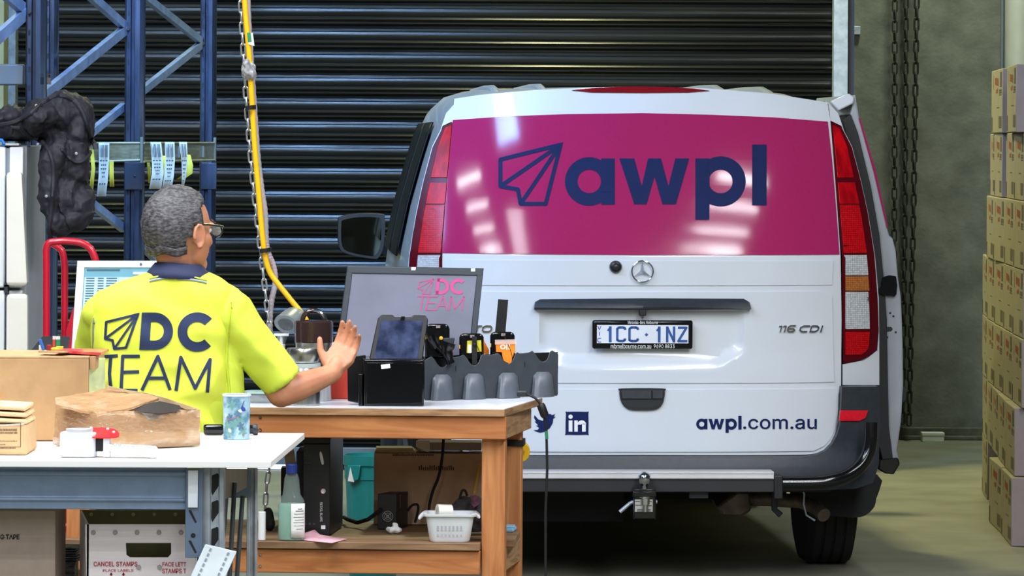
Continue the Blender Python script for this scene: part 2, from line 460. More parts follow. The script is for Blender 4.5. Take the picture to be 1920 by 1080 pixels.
for px0, px1, lab in ((1678, 1676, 'thin dark chain hanging on the concrete wall, nearest the van'),
                      (1699, 1694, 'thicker dark middle chain hanging on the concrete wall'),
                      (1720, 1706, 'dark chain hanging on the concrete wall, nearest the cartons')):
    lk = 0.084 if px0 == 1678 else 0.088
    dw = DWC - {1678: 0, 1699: 0.0, 1720: 0.09}[px0]
    single('hoist_chain', chain_mesh([P(px0, -60, dw) + Vector((0, 0, 2.0)), P(px0, -60, dw), P((px0 + px1) / 2, 380, dw), P(px1 - 2, 800, dw)], lk, 0.0105 if px0 == 1678 else 0.0145, 0.72), rust, lab, 'chain', 'chains on the back wall')
# carton on the floor by the wall
g = onz(1750, 829, 0.0)
m = MB().box(g + Vector((0, 0.05, 0.02)), (0.125, 0.1, 0.04)).box(g + Vector((0, 0.05, 0.045)), (0.13, 0.105, 0.018))
single('small_box', m, mat('offwhite_card', (228, 230, 218), 0.8, var=0.05), 'small white box on the floor against the back wall', 'box', bevel=0.003)

# ------------------------------------------------------------------ pallet rack
DA, DB, DCc = 16.2, 18.3, 20.3
rack = thing('pallet_rack', 'tall galvanised pallet rack frame with zigzag braces in front of the roller door', 'rack', (P(250, 0, DB).x, DB, 0))
dark_hole = mat('slot_dark', (18, 20, 24), 0.8, var=0.1)
def post(xc, d, wdt, name='post'):
    h = wdt / 2; x = xc
    poly = [(-h, 0.09), (-h, 0.012), (-h * 0.8, 0), (-h * 0.38, 0), (-h * 0.28, 0.016), (h * 0.02, 0.016), (h * 0.12, -0.012), (h * 0.6, -0.012), (h * 0.78, 0.006), (h, 0.02), (h, 0.09),
            (h * 0.85, 0.09), (h * 0.85, 0.03), (-h * 0.85, 0.03), (-h * 0.85, 0.09)]
    m = MB().prism(poly, lambda a, b: Vector((x + a, d + b, 0.01)), lambda a, b: Vector((x + a, d + b, 3.6)))
    m.mi = 1
    z = 1.0
    while z < 3.4:
        m.box((x - h * 0.59, d - 0.0005, z), (0.007, 0.004, 0.02)); z += 0.07
    m.mi = 0
    m.box((x, d + 0.04, 0.005), (wdt * 1.5, 0.16, 0.01))
    return obj(name, m, [galv_blue, dark_hole], rack)
pA = (P(66, 0, DA).x, DA); pB = (P(252, 0, DB).x, DB); pC = (P(390, 0, DCc).x, DCc)
post(pA[0], DA, 36 * mpp(DA)); post(pB[0], DB, 36 * mpp(DB)); post(pC[0], DCc, 29 * mpp(DCc))
post(P(96, 0, DA + 0.9).x, DA + 0.9, 22 * mpp(DA))
def brace(a, b, wd):
    a, b = Vector(a), Vector(b); t = (b - a).normalized(); up = Vector((0, 0, 1)); n = t.cross(up).normalized()
    u = n.cross(t).normalized()
    if n.y > 0: n = -n
    h = wd / 2
    poly = [(-h, 0.024), (-h, 0), (h, 0), (h, 0.024), (h - 0.003, 0.024), (h - 0.003, 0.003), (-h + 0.003, 0.003), (-h + 0.003, 0.024)]
    m = MB().prism(poly, lambda p, q: a + u * p - n * q, lambda p, q: b + u * p - n * q)
    obj('brace', m, mat('galvanised_brace', (136, 156, 188), 0.36, 0.3, rgb2=(112, 130, 160), scale=12), rack)  # paler galvanised than the posts, blue light put into its colour
bz = 0.02
brace(P(-60, 125, DA - 0.4), P(52, 25, DA + bz), 22 * mpp(DA)); brace(P(-40, -60, DA - 0.4), P(50, 18, DA + bz), 22 * mpp(DA))
brace(P(88, 178, DA + 0.1), P(240, 55, DB + bz), 19 * mpp(17.3)); brace(P(150, -30, DA + 0.8), P(240, 50, DB + bz), 17 * mpp(17.6))
brace(P(262, 178, DB + 0.1), P(382, 83, DCc + bz), 14 * mpp(19.3)); brace(P(262, -18, DB + 0.1), P(382, 78, DCc + bz), 14 * mpp(19.3))
brace(P(160, 262, DB - 0.6), P(236, 200, DB + 0.05), 14 * mpp(DB))
brace(P(130, 345, DB - 0.8), P(236, 428, DB + 0.05), 15 * mpp(DB)); brace(P(262, 450, DB + 0.1), P(310, 500, DB + 0.4), 14 * mpp(DB))
m = MB()
for px, py, d in ((55, 23, DA - 0.004), (240, 54, DB - 0.004), (381, 82, DCc - 0.004)):
    c = P(px, py, d); m = MB().cyl(c, c - Vector((0, 0.012, 0)), 4 * mpp(d), n=6).cyl(c - Vector((0, 0.012, 0)), c - Vector((0, 0.02, 0)), 2.3 * mpp(d), n=10)
    obj('bolt', m, chrome, rack)
a = P(251, 330, DB - 0.016)
obj('splice_plate', MB().box(a, (36 * mpp(DB), 0.01, 52 * mpp(DB))).cyl(a + Vector((0.004, -0.006, 0)), a + Vector((0.004, -0.012, 0)), 0.005), mat('dark_steel_sleeve', (46, 54, 70), 0.4, 0.4, var=0.1), rack, bevel=0.003)
a = P(391, 330, DCc - 0.014)
obj('splice_plate', MB().box(a, (30 * mpp(DCc), 0.01, 50 * mpp(DCc))), galv_blue, rack, bevel=0.003)
a, b = P(-60, 140, DA + 0.1), P(46, 140, DA + 0.1)
obj('beam', MB().box((a + b) / 2, ((b - a).length, 0.05, 40 * mpp(DA))), mat('grey_beam', (104, 112, 118), 0.45, 0.4, var=0.08), rack, bevel=0.006)
# padlock-like pin on the near brace
a = P(92, 152, DA + 0.02)
single('padlock', MB().box(a, (0.014, 0.012, 0.026)).tube([a + Vector((-0.005, 0, 0.012)), a + Vector((-0.004, 0, 0.026)), a + Vector((0.006, 0, 0.026)), a + Vector((0.008, 0, 0.012))], 0.0018, 6),
       mat('brass_brown', (84, 70, 58), 0.5, 0.5, var=0.1), 'small brown padlock hooked on the near rack post', 'padlock', bevel=0.002)

# ------------------------------------------------------------------ ticket holders and tickets
clear = mat('scratched_clear_plastic', (108, 110, 84), 0.3, var=0.1, alpha=0.5, rgb2=(146, 146, 118), scale=25, stretch=(1, 1, 4))
for (x0, x1, d0, d1, lab) in ((168, 266, 18.0, 18.05, 'clear plastic ticket rail beside the black jacket, left of the rack post'),
                              (270, 403, 18.1, 19.6, 'clear plastic ticket rail with three paired tickets, right of the rack post')):
    t = thing('ticket_rail', lab, 'ticket holder', P((x0 + x1) / 2, 300, d0), 0, 'ticket rails on the rack')
    a, b, c, e = P(x0, 268, d0), P(x1, 268, d1), P(x1, 300, d1), P(x0, 303, d0)
    k = Vector((0, 0.012, 0))
    obj('channel', MB().hull([a, b, c, e, a + k, b + k, c + k, e + k]), clear, t)
    m = MB()
    for (p, q) in ((a, b), (e, c)):
        m.tube([p - k * 0.3, q - k * 0.3], 0.0045, 8)
    obj('edge_lip', m, mat('yellowed_edge', (140, 140, 108), 0.35, var=0.1), t)
    obj('end_clip', MB().box(b - k * 0.4 + Vector((0, 0, -0.03)), (0.012, 0.03, 0.11)), mat('clip_grey', (92, 98, 92), 0.4, var=0.1), t, bevel=0.002)
    for qx in ((0.18, 0.55) if x0 < 200 else (0.2, 0.45, 0.8)):
        p = a.lerp(b, qx); q = e.lerp(c, qx)
        obj('hook', MB().box((p + q) / 2 + k * 1.3, (0.022, 0.01, 0.05)), mat('clip_grey', (92, 98, 92), 0.4), t)
def ticket(pts, wpx, d, m_, label, text=True, grp='paper tickets hanging from the rack', wend=None):
    """pts: pixel centreline top to bottom"""
    t = thing('ticket', label, 'ticket', P(pts[-1][0], pts[-1][1], d), 0, grp)
    rows = []; n = len(pts)
    for i, (x, y) in enumerate(pts):
        ww = wpx + ((wend or wpx) - wpx) * i / (n - 1); bow = 0.012 * math.sin(i / (n - 1) * math.pi)
        rows.append([P(x + ww * (j / 4 - 0.5), y, d - bow + 0.006 * math.sin(j / 4 * math.pi)) for j in range(5)])
    obj('strip', MB().sheet(rows), m_, t, solid=0.0008)
    if text:
        m = MB()
        def at(v, u):
            i = min(int(v * (n - 1)), n - 2); f = v * (n - 1) - i
            (xa, ya), (xb, yb) = pts[i], pts[i + 1]; ww = wpx + ((wend or wpx) - wpx) * v
            return P(xa + (xb - xa) * f + ww * u, ya + (yb - ya) * f, d - 0.014 - 0.012 * math.sin(v * math.pi))
        def bar(v0, v1, u0, u1):
            m.sheet([[at(v0, u0), at(v0, u1)], [at(v1, u0), at(v1, u1)]])
        for j in range(7): bar(0.04, 0.28, -0.42 + j * 0.125, -0.38 + j * 0.125 + 0.03 * (j % 3))
        for v, h in ((0.33, 0.42), (0.42, 0.28), (0.5, 0.3), (0.58, 0.2), (0.66, 0.16), (0.78, 0.36)):
            for q in range(3): bar(v, v + 0.035, -h + q * h * 0.66, -h + q * h * 0.66 + h * 0.5)
        obj('printing', m, mat('grey_print', (70, 74, 72), 0.8), t)
tw = mat('white_ticket', (184, 188, 176), 0.7, var=0.04); ty = mat('yellow_ticket', (196, 184, 62), 0.7, var=0.06)
ticket([(195, 268), (195, 300), (194, 330), (190, 368)], 20, 17.97, tw, 'white printed ticket on the left rail, beside the black jacket', wend=17)
ticket([(209, 302), (209, 325), (210, 350)], 8, 17.99, ty, 'narrow yellow ticket just right of the left rail ticket', False)
ticket([(172, 280), (175, 315), (171, 355)], 7, 17.99, ty, 'narrow yellow ticket half hidden by the black jacket', False)
ticket([(292, 266), (295, 300), (296, 325), (291, 354)], 20, 18.1, tw, 'white printed ticket, left one of three on the right rail', wend=23)
ticket([(318, 266), (319, 300), (317, 330), (313, 353)], 18, 18.1, tw, 'white printed ticket, middle one of three on the right rail')
ticket([(343, 266), (346, 300), (345, 330), (342, 352)], 15, 18.2, tw, 'narrowing white ticket, right one of three on the right rail', wend=4)
ticket([(278, 300), (280, 320), (281, 343)], 6, 18.25, ty, 'yellow slip left of the three white tickets', False)
ticket([(309, 292), (311, 315), (310, 338)], 8, 18.3, ty, 'yellow slip between the left and middle white tickets', False)
ticket([(350, 290), (355, 310), (354, 325), (338, 336)], 14, 18.35, ty, 'curled yellow slip furthest right on the rail', False)
# ------------------------------------------------------------------ the van
VD = 16.6
VO = Vector((P(1204, 600, VD).x, VD, 0)); VYAW = R(3.0)
van = thing('van', 'white delivery van parked facing the roller door with a pink rear window', 'van', VO, VYAW)
VM = Matrix.Translation(VO) @ Matrix.Rotation(VYAW, 4, 'Z'); VI = VM.inverted()
def SR(x, z):
    y = 0.09 * (abs(x) / 0.8) ** 4 + 0.02 * (x / 0.8) ** 2
    if z > 1.27: y += (z - 1.27) * 0.24 + 0.18 * (z - 1.27) ** 2
    elif z > 1.10: y += 0.0
    if z < 1.27: y += 0.012 * (1 - abs(z - 0.9) / 0.4)
    return y
def vxz(px, py, surf=SR):
    d = VD
    for _ in range(6):
        l = VI @ P(px, py, d)
        d += surf(l.x, l.z) - l.y
    return l.x, l.z
def vpoly(pts, surf=SR): return [vxz(x, y, surf) for x, y in pts]
def W(x, y, z): return VM @ Vector((x, y, z))
def rear(off=0.0, surf=SR):
    g = off if callable(off) else (lambda x, z: off)
    return lambda x, z: W(x, surf(x, z) + g(x, z), z)
def panel(name, pts, off, th, m, parent=van, step=0.05, local=False, bevel=0.003, surf=SR):
    p = pts if local else vpoly(pts, surf)
    o2 = off if callable(off) else (lambda x, z: off)
    return obj(name, lay(Art().poly(p), rear(off, surf), step, rear(lambda x, z: o2(x, z) + th, surf)), m, parent, bevel=bevel)
def smoothpoly(pts, n=4, keep=()):
    """Catmull-Rom through a closed outline"""
    out = []; N = len(pts)
    for i in range(N):
        p0, p1, p2, p3 = pts[i - 1], pts[i], pts[(i + 1) % N], pts[(i + 2) % N]
        out.append(p1)
        if i in keep: continue
        for k in range(1, n):
            t = k / n
            out.append(tuple(0.5 * (2 * p1[j] + (p2[j] - p0[j]) * t + (2 * p0[j] - 5 * p1[j] + 4 * p2[j] - p3[j]) * t * t + (3 * p1[j] - p0[j] - 3 * p2[j] + p3[j]) * t ** 3) for j in (0, 1)))
    return out
def mir(pts): return [(2408 - x, y) for x, y in pts][::-1]

# body shell: lofted sections
WT = [(0.42, 0.86), (0.5, 0.905), (0.75, 0.925), (1.0, 0.925), (1.15, 0.918), (1.27, 0.9), (1.45, 0.862), (1.62, 0.815), (1.76, 0.772), (1.84, 0.735), (1.89, 0.68), (1.915, 0.6)]
def whalf(z):
    for (a, b), (c, d) in zip(WT, WT[1:]):
        if z <= c: return b + (d - b) * max(0, (z - a) / (c - a))
    return WT[-1][1]
def section(sx, ztop, y):
    half = []
    for z, ww in WT:
        half.append((ww * sx, 0.42 + (z - 0.42) * (ztop - 0.42) / (1.93 - 0.42)))
    for k in (0.42, 0.22, 0.0): half.append((k * sx, 0.42 + ((1.915 + 0.018 * (1 - (k / 0.6) ** 2)) - 0.42) * (ztop - 0.42) / (1.93 - 0.42)))
    full = [(-x, z) for x, z in half] + half[-2::-1]
    return [W(x, y(x, z) if callable(y) else y, z) for x, z in full]
secs = [section(0.985, 1.915, lambda x, z: SR(x, z) + 0.02), section(0.995, 1.925, lambda x, z: SR(x, z) + 0.12), section(1.01, 1.935, 0.75), section(1.02, 1.945, 1.4), section(1.02, 1.95, 2.3), section(1.015, 1.93, 3.0), section(1.0, 1.84, 3.3),
        section(0.99, 1.35, 4.0), section(0.96, 1.15, 4.25), section(0.9, 0.95, 4.65), section(0.85, 0.7, 4.72)]
body = obj('body', MB().rings(secs), white_paint, van)
# dark seam panel behind tailgate and lamps
seam = mat('dark_seam', (24, 26, 30), 0.6, var=0.1)
silR = [(1546, 188), (1572, 213), (1601, 300), (1627, 400), (1641, 480), (1648, 560), (1649, 640), (1649, 722)]
panel('door_seal', [(1204, 172), (1360, 175), (1548, 200)] + silR[1:-1] + [(1645, 800), (1600, 880)] + mir([(1548, 200)] + silR[1:-1] + [(1645, 800), (1600, 880)]), 0.022, 0.006, seam, bevel=0)
# rear pillars and quarter panels
quarter = silR + [(1580, 722), (1580, 683), (1622, 675), (1645, 657), (1648, 620), (1646, 560), (1640, 480), (1628, 400), (1615, 340), (1598, 275), (1578, 236), (1557, 226), (1554, 193)]
panel('quarter_panel', quarter, 0.004, 0.03, white_paint); panel('quarter_panel', mir(quarter), 0.004, 0.03, white_paint)
# tailgate
tg = [(852, 185), (900, 178), (1000, 169), (1100, 164), (1204, 162), (1330, 166), (1450, 176), (1551, 192), (1557, 226), (1566, 340), (1576, 480), (1578, 600), (1577, 720), (1576, 770), (1573, 795), (1567, 815), (1558, 831), (1546, 843), (1530, 850), (1510, 852.5),
      (1200, 853), (898, 852.5), (878, 850), (862, 843), (850, 831), (841, 815), (835, 795), (832, 770), (831, 720), (830, 600), (829, 480), (838, 340), (847, 226)]
def dish(x, z):
    sm = lambda t: max(0.0, min(1.0, t)) ** 2 * (3 - 2 * max(0.0, min(1.0, t)))
    hx = 0.405 - 0.10 * sm((0.93 - z) / 0.09)
    return 0.02 * sm((hx - abs(x)) / 0.035) * sm((z - 0.845) / 0.035) * sm((1.085 - z) / 0.02)
tgo = panel('tailgate', tg, dish, 0.02, white_paint, bevel=0.006, step=0.025)
# pressed creases of the tailgate: raised lower field around the plate and shadow line
recess = smoothpoly([(1010, 582), (1404, 582), (1405, 610), (1396, 650), (1380, 672), (1352, 682), (1204, 684), (1056, 682), (1028, 672), (1012, 650), (1003, 610)], 3, keep=(0, 10))
def crease(name, pts, bulge): return panel(name, pts, lambda x, z: bulge + dish(x, z), 0.02, white_paint, bevel=0.008, step=0.02)
crease('pressed_step', [(845, 728), (1565, 728), (1572, 736), (1571, 772), (1567, 800), (1558, 821), (1545, 836), (1526, 845), (882, 845), (863, 836), (850, 821), (841, 800), (837, 772), (836, 736)], -0.006)
crease('pressed_step', [(850, 546), (1535, 546), (1560, 556), (1564, 716), (846, 716), (842, 556)], -0.005)
crease('pressed_step', [(845, 487), (1562, 489), (1560, 534), (848, 534)], -0.004)
# pink film rear window
pink = mat('pink_window_film', (162, 38, 92), 0.1, spec=0.32, coat=0.0, var=0.03, scale=120)
win = panel('rear_window', [(849, 225), (950, 218), (1060, 214), (1204, 212), (1330, 215), (1450, 220), (1552, 228), (1560, 300), (1566, 370), (1574, 477), (1204, 478), (829, 474), (836, 370), (842, 300)], -0.005, 0.01, pink, tgo, bevel=0.002)
def px2(art):  # artwork drawn in picture pixels -> tailgate coordinates
    for v in art.bm.verts:
        v.co.x, v.co.y = vxz(v.co.x, v.co.y)
    return art
def stick(name, art, off, m, parent, step=0.04):
    return obj(name, lay(px2(art), rear(off), step), m, parent, smooth=False)
lg = Art()
tip = (1051, 271); PLN = [(938, 299), (938, 349), (971, 355), (976, 382), (1023, 382)]
lg.stroke([tip] + PLN, 7.5, closed=True); lg.stroke([PLN[1], tip], 7.5); lg.stroke([PLN[3], tip], 7.5)
lg.poly([(1056, 266), (1030, 277), (1046, 296)])
lg.arc((1104.6, 340), 22, 45.5); lg.rect(1127, 297, 1152.5, 383.5)
lg.poly([(1161, 297), (1189, 297), (1203, 349), (1215, 297), (1239, 297), (1253, 349), (1266, 297), (1292, 297), (1267, 383), (1242, 383), (1227, 331), (1212, 383), (1189, 383)])
lg.rect(1303.5, 297, 1330, 412); lg.arc((1351, 340), 22.3, 47); lg.rect(1410, 271, 1437, 385)
stick('window_logo', lg, -0.0075, navy, tgo)
# emblem, camera, grip bar
def emblem():
    x, z = vxz(1204, 509); y = SR(x, z) - 0.011; r = 20 * mpp(VD)
    m = MB(); pts = [W(x + r * math.cos(a), y - 0.006, z + r * math.sin(a)) for a in [2 * math.pi * k / 36 for k in range(36)]]
    m.tube(pts, 0.0032, 8, closed=True)
    for k in range(3):
        a = R(90 + 120 * k); b1, b2 = a + R(60), a - R(60)
        c = lambda rr, t, o=0: W(x + rr * math.cos(t), y - 0.004 - o, z + rr * math.sin(t))
        m.hull([c(r, a), c(0.007, b1), c(0.007, b2), c(0, 0, 0.008), c(0.001, a, 0.009)])
    return m
obj('emblem', emblem(), chrome, tgo)
x, z = vxz(1154, 500); y = SR(x, z) - 0.012
obj('camera_button', MB().lathe(W(x, y, z), [(0.0, -0.004), (0.024, -0.004), (0.024, 0.002), (0.02, 0.01), (0.012, 0.014), (0.009, 0.02), (0, 0.022)], axis=W(0, -1, 0) - W(0, 0, 0)), black_plastic, tgo)
bar = [(1001, 576), (1003, 566), (1012, 561), (1204, 559), (1394, 560), (1404, 566), (1407, 579), (1204, 581), (1001, 580)]
panel('grip_bar', bar, lambda x, z: -0.045 + 0.02 * abs((z - 1.075) / 0.022), 0.05, dark_plastic, tgo, bevel=0.006)
x, z = vxz(1204, 586)
obj('latch_button', MB().box(W(x, SR(x, z) - 0.02, z), (0.026, 0.03, 0.024), VYAW), black_plastic, tgo, bevel=0.003)
# number plate
plate = obj('number_plate', MB().box(W(*[(lambda q: (q[0], SR(*q) - 0.016, q[1]))(vxz(1204, 627))][0]), (0.392, 0.016, 0.112), VYAW), gloss_black, van, bevel=0.008)
xp, zp = vxz(1204, 627); yp = SR(xp, zp) - 0.025
def plan(off): return lambda a, b: W(a, yp - off, b)
def pstick(name, art, off, m, parent):
    k = 1 / F * VD
    for v in art.bm.verts: v.co.x, v.co.y = (xp + (v.co.x - 1204) * k), (zp - (v.co.y - 627) * k)
    return obj(name, lay(art, plan(off)), m, parent, smooth=False)
pstick('plate_face', Art().rect(1118, 609, 1290, 643), 0.001, mat('plate_white', (226, 230, 238), 0.4, var=0.03), plate)
pa = Art(); blue = mat('plate_blue', (40, 84, 150), 0.5, var=0.04)
for ch, x0, x1 in (('C', 1154, 1173), ('C', 1177, 1197)):
    pa.stroke([(x1 - 2, 618), (x1 - 2.5, 615), (x1 - 6, 613.5), (x0 + 6, 613.5), (x0 + 2.2, 616), (x0 + 2.2, 637), (x0 + 6, 639), (x1 - 6, 639), (x1 - 2.5, 637), (x1 - 2, 634)], 4.6)
for x in (1143, 1235):
    pa.stroke([(x, 611.5), (x, 641.5)], 5.2); pa.stroke([(x, 614), (x - 5, 620)], 3.4)
pa.stroke([(1250, 641.5), (1250, 611.5)], 4.6); pa.stroke([(1263, 641.5), (1263, 611.5)], 4.6); pa.stroke([(1250, 613), (1263, 640)], 4.6)
pa.stroke([(1270, 613.8), (1286, 613.8), (1271, 639), (1288, 639)], 4.6)
pa.poly([(1207.5, 627), (1211, 623.5), (1214.5, 627), (1211, 630.5)])
pa.stroke([(1119.5, 611), (1122.5, 618), (1125.5, 611)], 1.4); pa.stroke([(1122.5, 622), (1122.5, 629)], 1.5); pa.stroke([(1126, 634), (1120.5, 634), (1119.5, 636), (1119.5, 639), (1121, 641), (1126, 641)], 1.4)
pstick('registration', pa, 0.002, blue, plate)
pa = Art(); pa.text('Mercedes-Benz Melbourne', 1176, 606.8, 1232, 601.2, 0.002).text('mbmelbourne.com.au', 1144, 653, 1220, 644.5, 0.001).text('9690 8833', 1225, 652, 1264, 645, 0.001)
pstick('frame_lettering', pa, 0.002, paper, plate)
# model badges
bd = Art()
for q_ in ([(1459, 611.5), (1464, 611.5), (1464, 622.5)], [(1467, 611.5), (1472, 611.5), (1472, 622.5)], [(1490, 610.5), (1480, 610.5), (1477, 613), (1477, 619), (1480, 621.5), (1487, 621.5), (1490, 619), (1487, 616), (1478, 616)],
           [(1517, 611), (1505, 611), (1500, 614), (1500, 618.5), (1504, 621.5), (1514, 621.5)], [(1520, 611), (1530, 611), (1534, 614), (1534, 618), (1529, 621.5), (1520, 621.5), (1520, 611)], [(1540, 610), (1540, 622.5)]): bd.stroke(q_, 2.6)
for v in bd.bm.verts: v.co.x += (616 - v.co.y) * 0.28
def badge(name, art, px_step=None):
    px2(art); return obj(name, lay(art, rear(-0.013), None, rear(-0.007)), chrome, tgo, smooth=False)
badge('model_badge', bd)
bd = Art()
for q_ in ([(866, 610), (872, 622), (878, 610)], [(883, 610), (883, 622.5)], [(888, 611), (902, 611)], [(895, 611), (895, 622.5)], [(908, 611), (918, 611), (921, 614), (921, 619), (918, 621.5), (908, 621.5), (905, 619), (905, 614), (908, 611)]): bd.stroke(q_, 2.6)
for v in bd.bm.verts: v.co.x += (616 - v.co.y) * 0.28
badge('model_badge', bd)
# door pull
pull = smoothpoly([(1161, 733), (1166, 728), (1241, 728), (1246, 733), (1244, 750), (1238, 762), (1226, 768), (1204, 769), (1182, 768), (1170, 762), (1163, 750)], 3)
dp = panel('door_pull', pull, -0.016, 0.03, black_plastic, tgo, bevel=0.004)
panel('pull_recess', smoothpoly([(1168, 750), (1240, 750), (1234, 760), (1222, 764), (1186, 764), (1174, 760)], 3), -0.0175, 0.002, seam, dp, bevel=0)
panel('pull_flap', [(1164, 731), (1221, 731), (1221, 747), (1165, 747)], -0.024, 0.01, dark_plastic, dp); panel('pull_flap', [(1222, 731), (1243, 731), (1242, 747), (1222, 747)], -0.024, 0.01, dark_plastic, dp)
# stickers on the tailgate
wb = Art()
def word(a, fx, fy):
    T = lambda pts: [(fx(x), fy(y)) for x, y in pts]; kx = fx(1) - fx(0)
    a.arc((fx(1104.6), fy(340)), 22 * kx, 45.5 * kx); a.poly(T([(1127, 297), (1152.5, 297), (1152.5, 383.5), (1127, 383.5)]))
    a.poly(T([(1161, 297), (1189, 297), (1203, 349), (1215, 297), (1239, 297), (1253, 349), (1266, 297), (1292, 297), (1267, 383), (1242, 383), (1227, 331), (1212, 383), (1189, 383)]))
    a.poly(T([(1303.5, 297), (1330, 297), (1330, 412), (1303.5, 412)])); a.arc((fx(1351), fy(340)), 22.3 * kx, 47 * kx); a.poly(T([(1410, 271), (1437, 271), (1437, 385), (1410, 385)]))
word(wb, lambda x: 1305 + (x - 1059) * 85 / 378, lambda y: 805 + (y - 385) * 85 / 378)
wb.text('.com.au', 1393, 804.5, 1531, 785, 0.008)
stick('web_lettering', wb, -0.0085, navy, tgo)
li = Art().poly(smoothpoly([(1061, 775), (1063, 772), (1100, 772), (1103, 775), (1103, 812), (1100, 815), (1063, 815), (1060, 812)], 2)); stick('network_sticker', li, -0.0078, navy, tgo)
li = Art().rect(1066, 788, 1073, 809).disc((1069.5, 781), 4).rect(1076.5, 788, 1083, 809).rect(1091, 794, 1098, 809).arc((1090.5, 796), 1.2, 8.2, 180, 360, 14)
stick('sticker_letters', li, -0.0088, paper, tgo)
bird = [(1002, 778), (1009, 786), (1018, 789), (1019, 781), (1025, 775.5), (1032, 776), (1035, 778), (1041, 776), (1038, 781), (1042, 781), (1037, 785), (1036, 793), (1031, 802), (1022, 809), (1012, 811), (1000, 807), (1008, 805.5), (1011, 802), (1005, 798), (1009, 797), (1002, 790), (1005, 790), (1001, 783)]
stick('bird_sticker', Art().poly(bird), -0.0085, navy, tgo)
# high brake light and roof
brk = [(1072, 169), (1110, 165), (1160, 162.5), (1204, 162), (1260, 163.5), (1300, 166), (1330, 170), (1290, 173), (1204, 174), (1110, 173)]
panel('brake_light', brk, -0.008, 0.012, mat('dark_red_lens', (128, 14, 28), 0.15, coat=0.5, var=0.08), tgo, bevel=0.002)
for k, x in enumerate((-0.55, -0.36, 0.36, 0.55)):
    m = MB()
    def rz(x, y): return (1.935 if y > 0.7 else 1.915) + 0.002 - 0.05 * max(0, abs(x) - 0.42)
    m.tube([W(x, 0.36, 1.888), W(x, 0.5, rz(x, .5) - 0.008), W(x, 0.8, rz(x, .8) - 0.006), W(x, 1.4, rz(x, 1.4)), W(x, 2.6, rz(x, 2.5))], 0.022, 10)
    obj('roof_rib', m, white_paint, van)
# tail lights
red_l = mat('red_lens', (206, 8, 22), 0.3, spec=0.22, coat=0.0, rgb2=(150, 4, 16), scale=30, stretch=(1, 1, 0.4)); clear_l = lens_mat('clear_lens', (216, 218, 222), (130, 132, 138))
amber_l = lens_mat('amber_lens', (196, 120, 62), (120, 70, 40)); lens_dark = mat('lens_housing', (84, 6, 18), 0.3, spec=0.25, coat=0.0, var=0.1)
refl = lens_mat('red_prism_lens', (214, 16, 26), (120, 4, 12))
outer = [(1557, 228), (1577, 237), (1597, 276), (1614, 340), (1627, 400), (1639, 480), (1645, 560), (1647, 620), (1644, 655), (1621, 673), (1581, 681)]
def ox(y):
    for (a, b), (c, d) in zip(outer[1:], outer[2:]):
        if b <= y <= d: return a + (c - a) * (y - b) / (d - b)
    return outer[1][0]
def ix(y): return 1557 + (1578 - 1557) * min(1, (y - 228) / 252) + (3 if y > 480 else 0)
def lens(y0, y1, mx, i0=4, o0=5):
    ys = [y0 + (y1 - y0) * k / 6 for k in range(7)]
    p = [(ox(y) - o0 - (6 if mx > 1 else 0), y) for y in ys] + [(ix(y) + i0, y) for y in ys[::-1]]
    return p
for mr in (False, True):
    f = mir if mr else (lambda q: q)
    tl = panel('tail_light', f(outer + [(1579, 480), (1568, 360)]), -0.004, 0.03, lens_dark, van, bevel=0.003)
    th = lambda name, y0, y1, m, k=0, o0=5: panel(name, f(lens(y0, y1, k, 4, o0)), -0.008, 0.008, m, tl, bevel=0.002)
    panel('red_lens', f([(1561, 234), (1574, 240), (1588, 275), (1601, 333), (1570, 333), (1566, 290)]), -0.008, 0.008, red_l, tl, bevel=0.002)
    th('red_lens', 342, 382, red_l, 0, 12); th('prism_lens', 384, 474, refl, 0, 13)
    th('clear_lens', 478, 516, clear_l, 0, 14); th('amber_lens', 518, 545, amber_l, 0, 14); th('clear_lens', 547, 617, clear_l, 0, 16)
    th('prism_lens', 622, 665, refl, 0, 16)
# bumper
def SB(x, z): return 0.05 * (abs(x) / 0.8) ** 4 + 0.02 * (x / 0.8) ** 2 - 0.05
bump = [(1580, 726), (1649, 726), (1652, 800), (1648, 870), (1636, 905), (1604, 916), (1455, 921), (1204, 922)]
inner = [(1204, 856), (1512, 856), (1533, 853), (1549, 846), (1562, 833), (1571, 816), (1577, 795)]
half = bump + inner
panel('bumper', bump + mir(bump)[1:] + [(2408 - x, y) for x, y in inner[::-1]] + inner[1:], lambda x, z: 0.02 - 0.03 * math.sin(min(1, max(0, (0.52 - z) / 0.12)) * math.pi / 2), 0.12, dark_plastic, van, bevel=0.008, surf=SB)
for f in (lambda q: q, mir):
    panel('bumper_reflector', f([(1576, 770), (1629, 770), (1624, 784), (1612, 790), (1574, 790)]), 0.012, 0.012, mat('reflector_red', (214, 20, 40), 0.25, coat=0.4, var=0.06, scale=90), van, surf=SB, bevel=0.002)
# step bar with bright tread, tube guards
def VP(px, py, ly): 
    d = VD
    for _ in range(5): d += ly - (VI @ P(px, py, d)).y
    return P(px, py, d)
c0, c1 = VP(958, 908, -0.12), VP(1452, 908, -0.12)
obj('step_beam', MB().box((c0 + c1) / 2, ((c1 - c0).length, 0.1, 26 * mpp(VD)), VYAW), mat('beam_black', (34, 34, 37), 0.55, var=0.1), van, bevel=0.004)
c0, c1 = VP(958, 889, -0.125), VP(1448, 889, -0.125)
m = MB().box((c0 + c1) / 2, ((c1 - c0).length, 0.11, 14 * mpp(VD)), VYAW)
for k in (-0.35, 0.25): m.box((c0 + c1) / 2 + Vector((0, -0.056, k * 14 * mpp(VD))), ((c1 - c0).length, 0.004, 0.003), VYAW)
obj('step_tread', m, mat('ribbed_aluminium', (208, 206, 206), 0.45, 0.1, var=0.06), van, bevel=0.002)
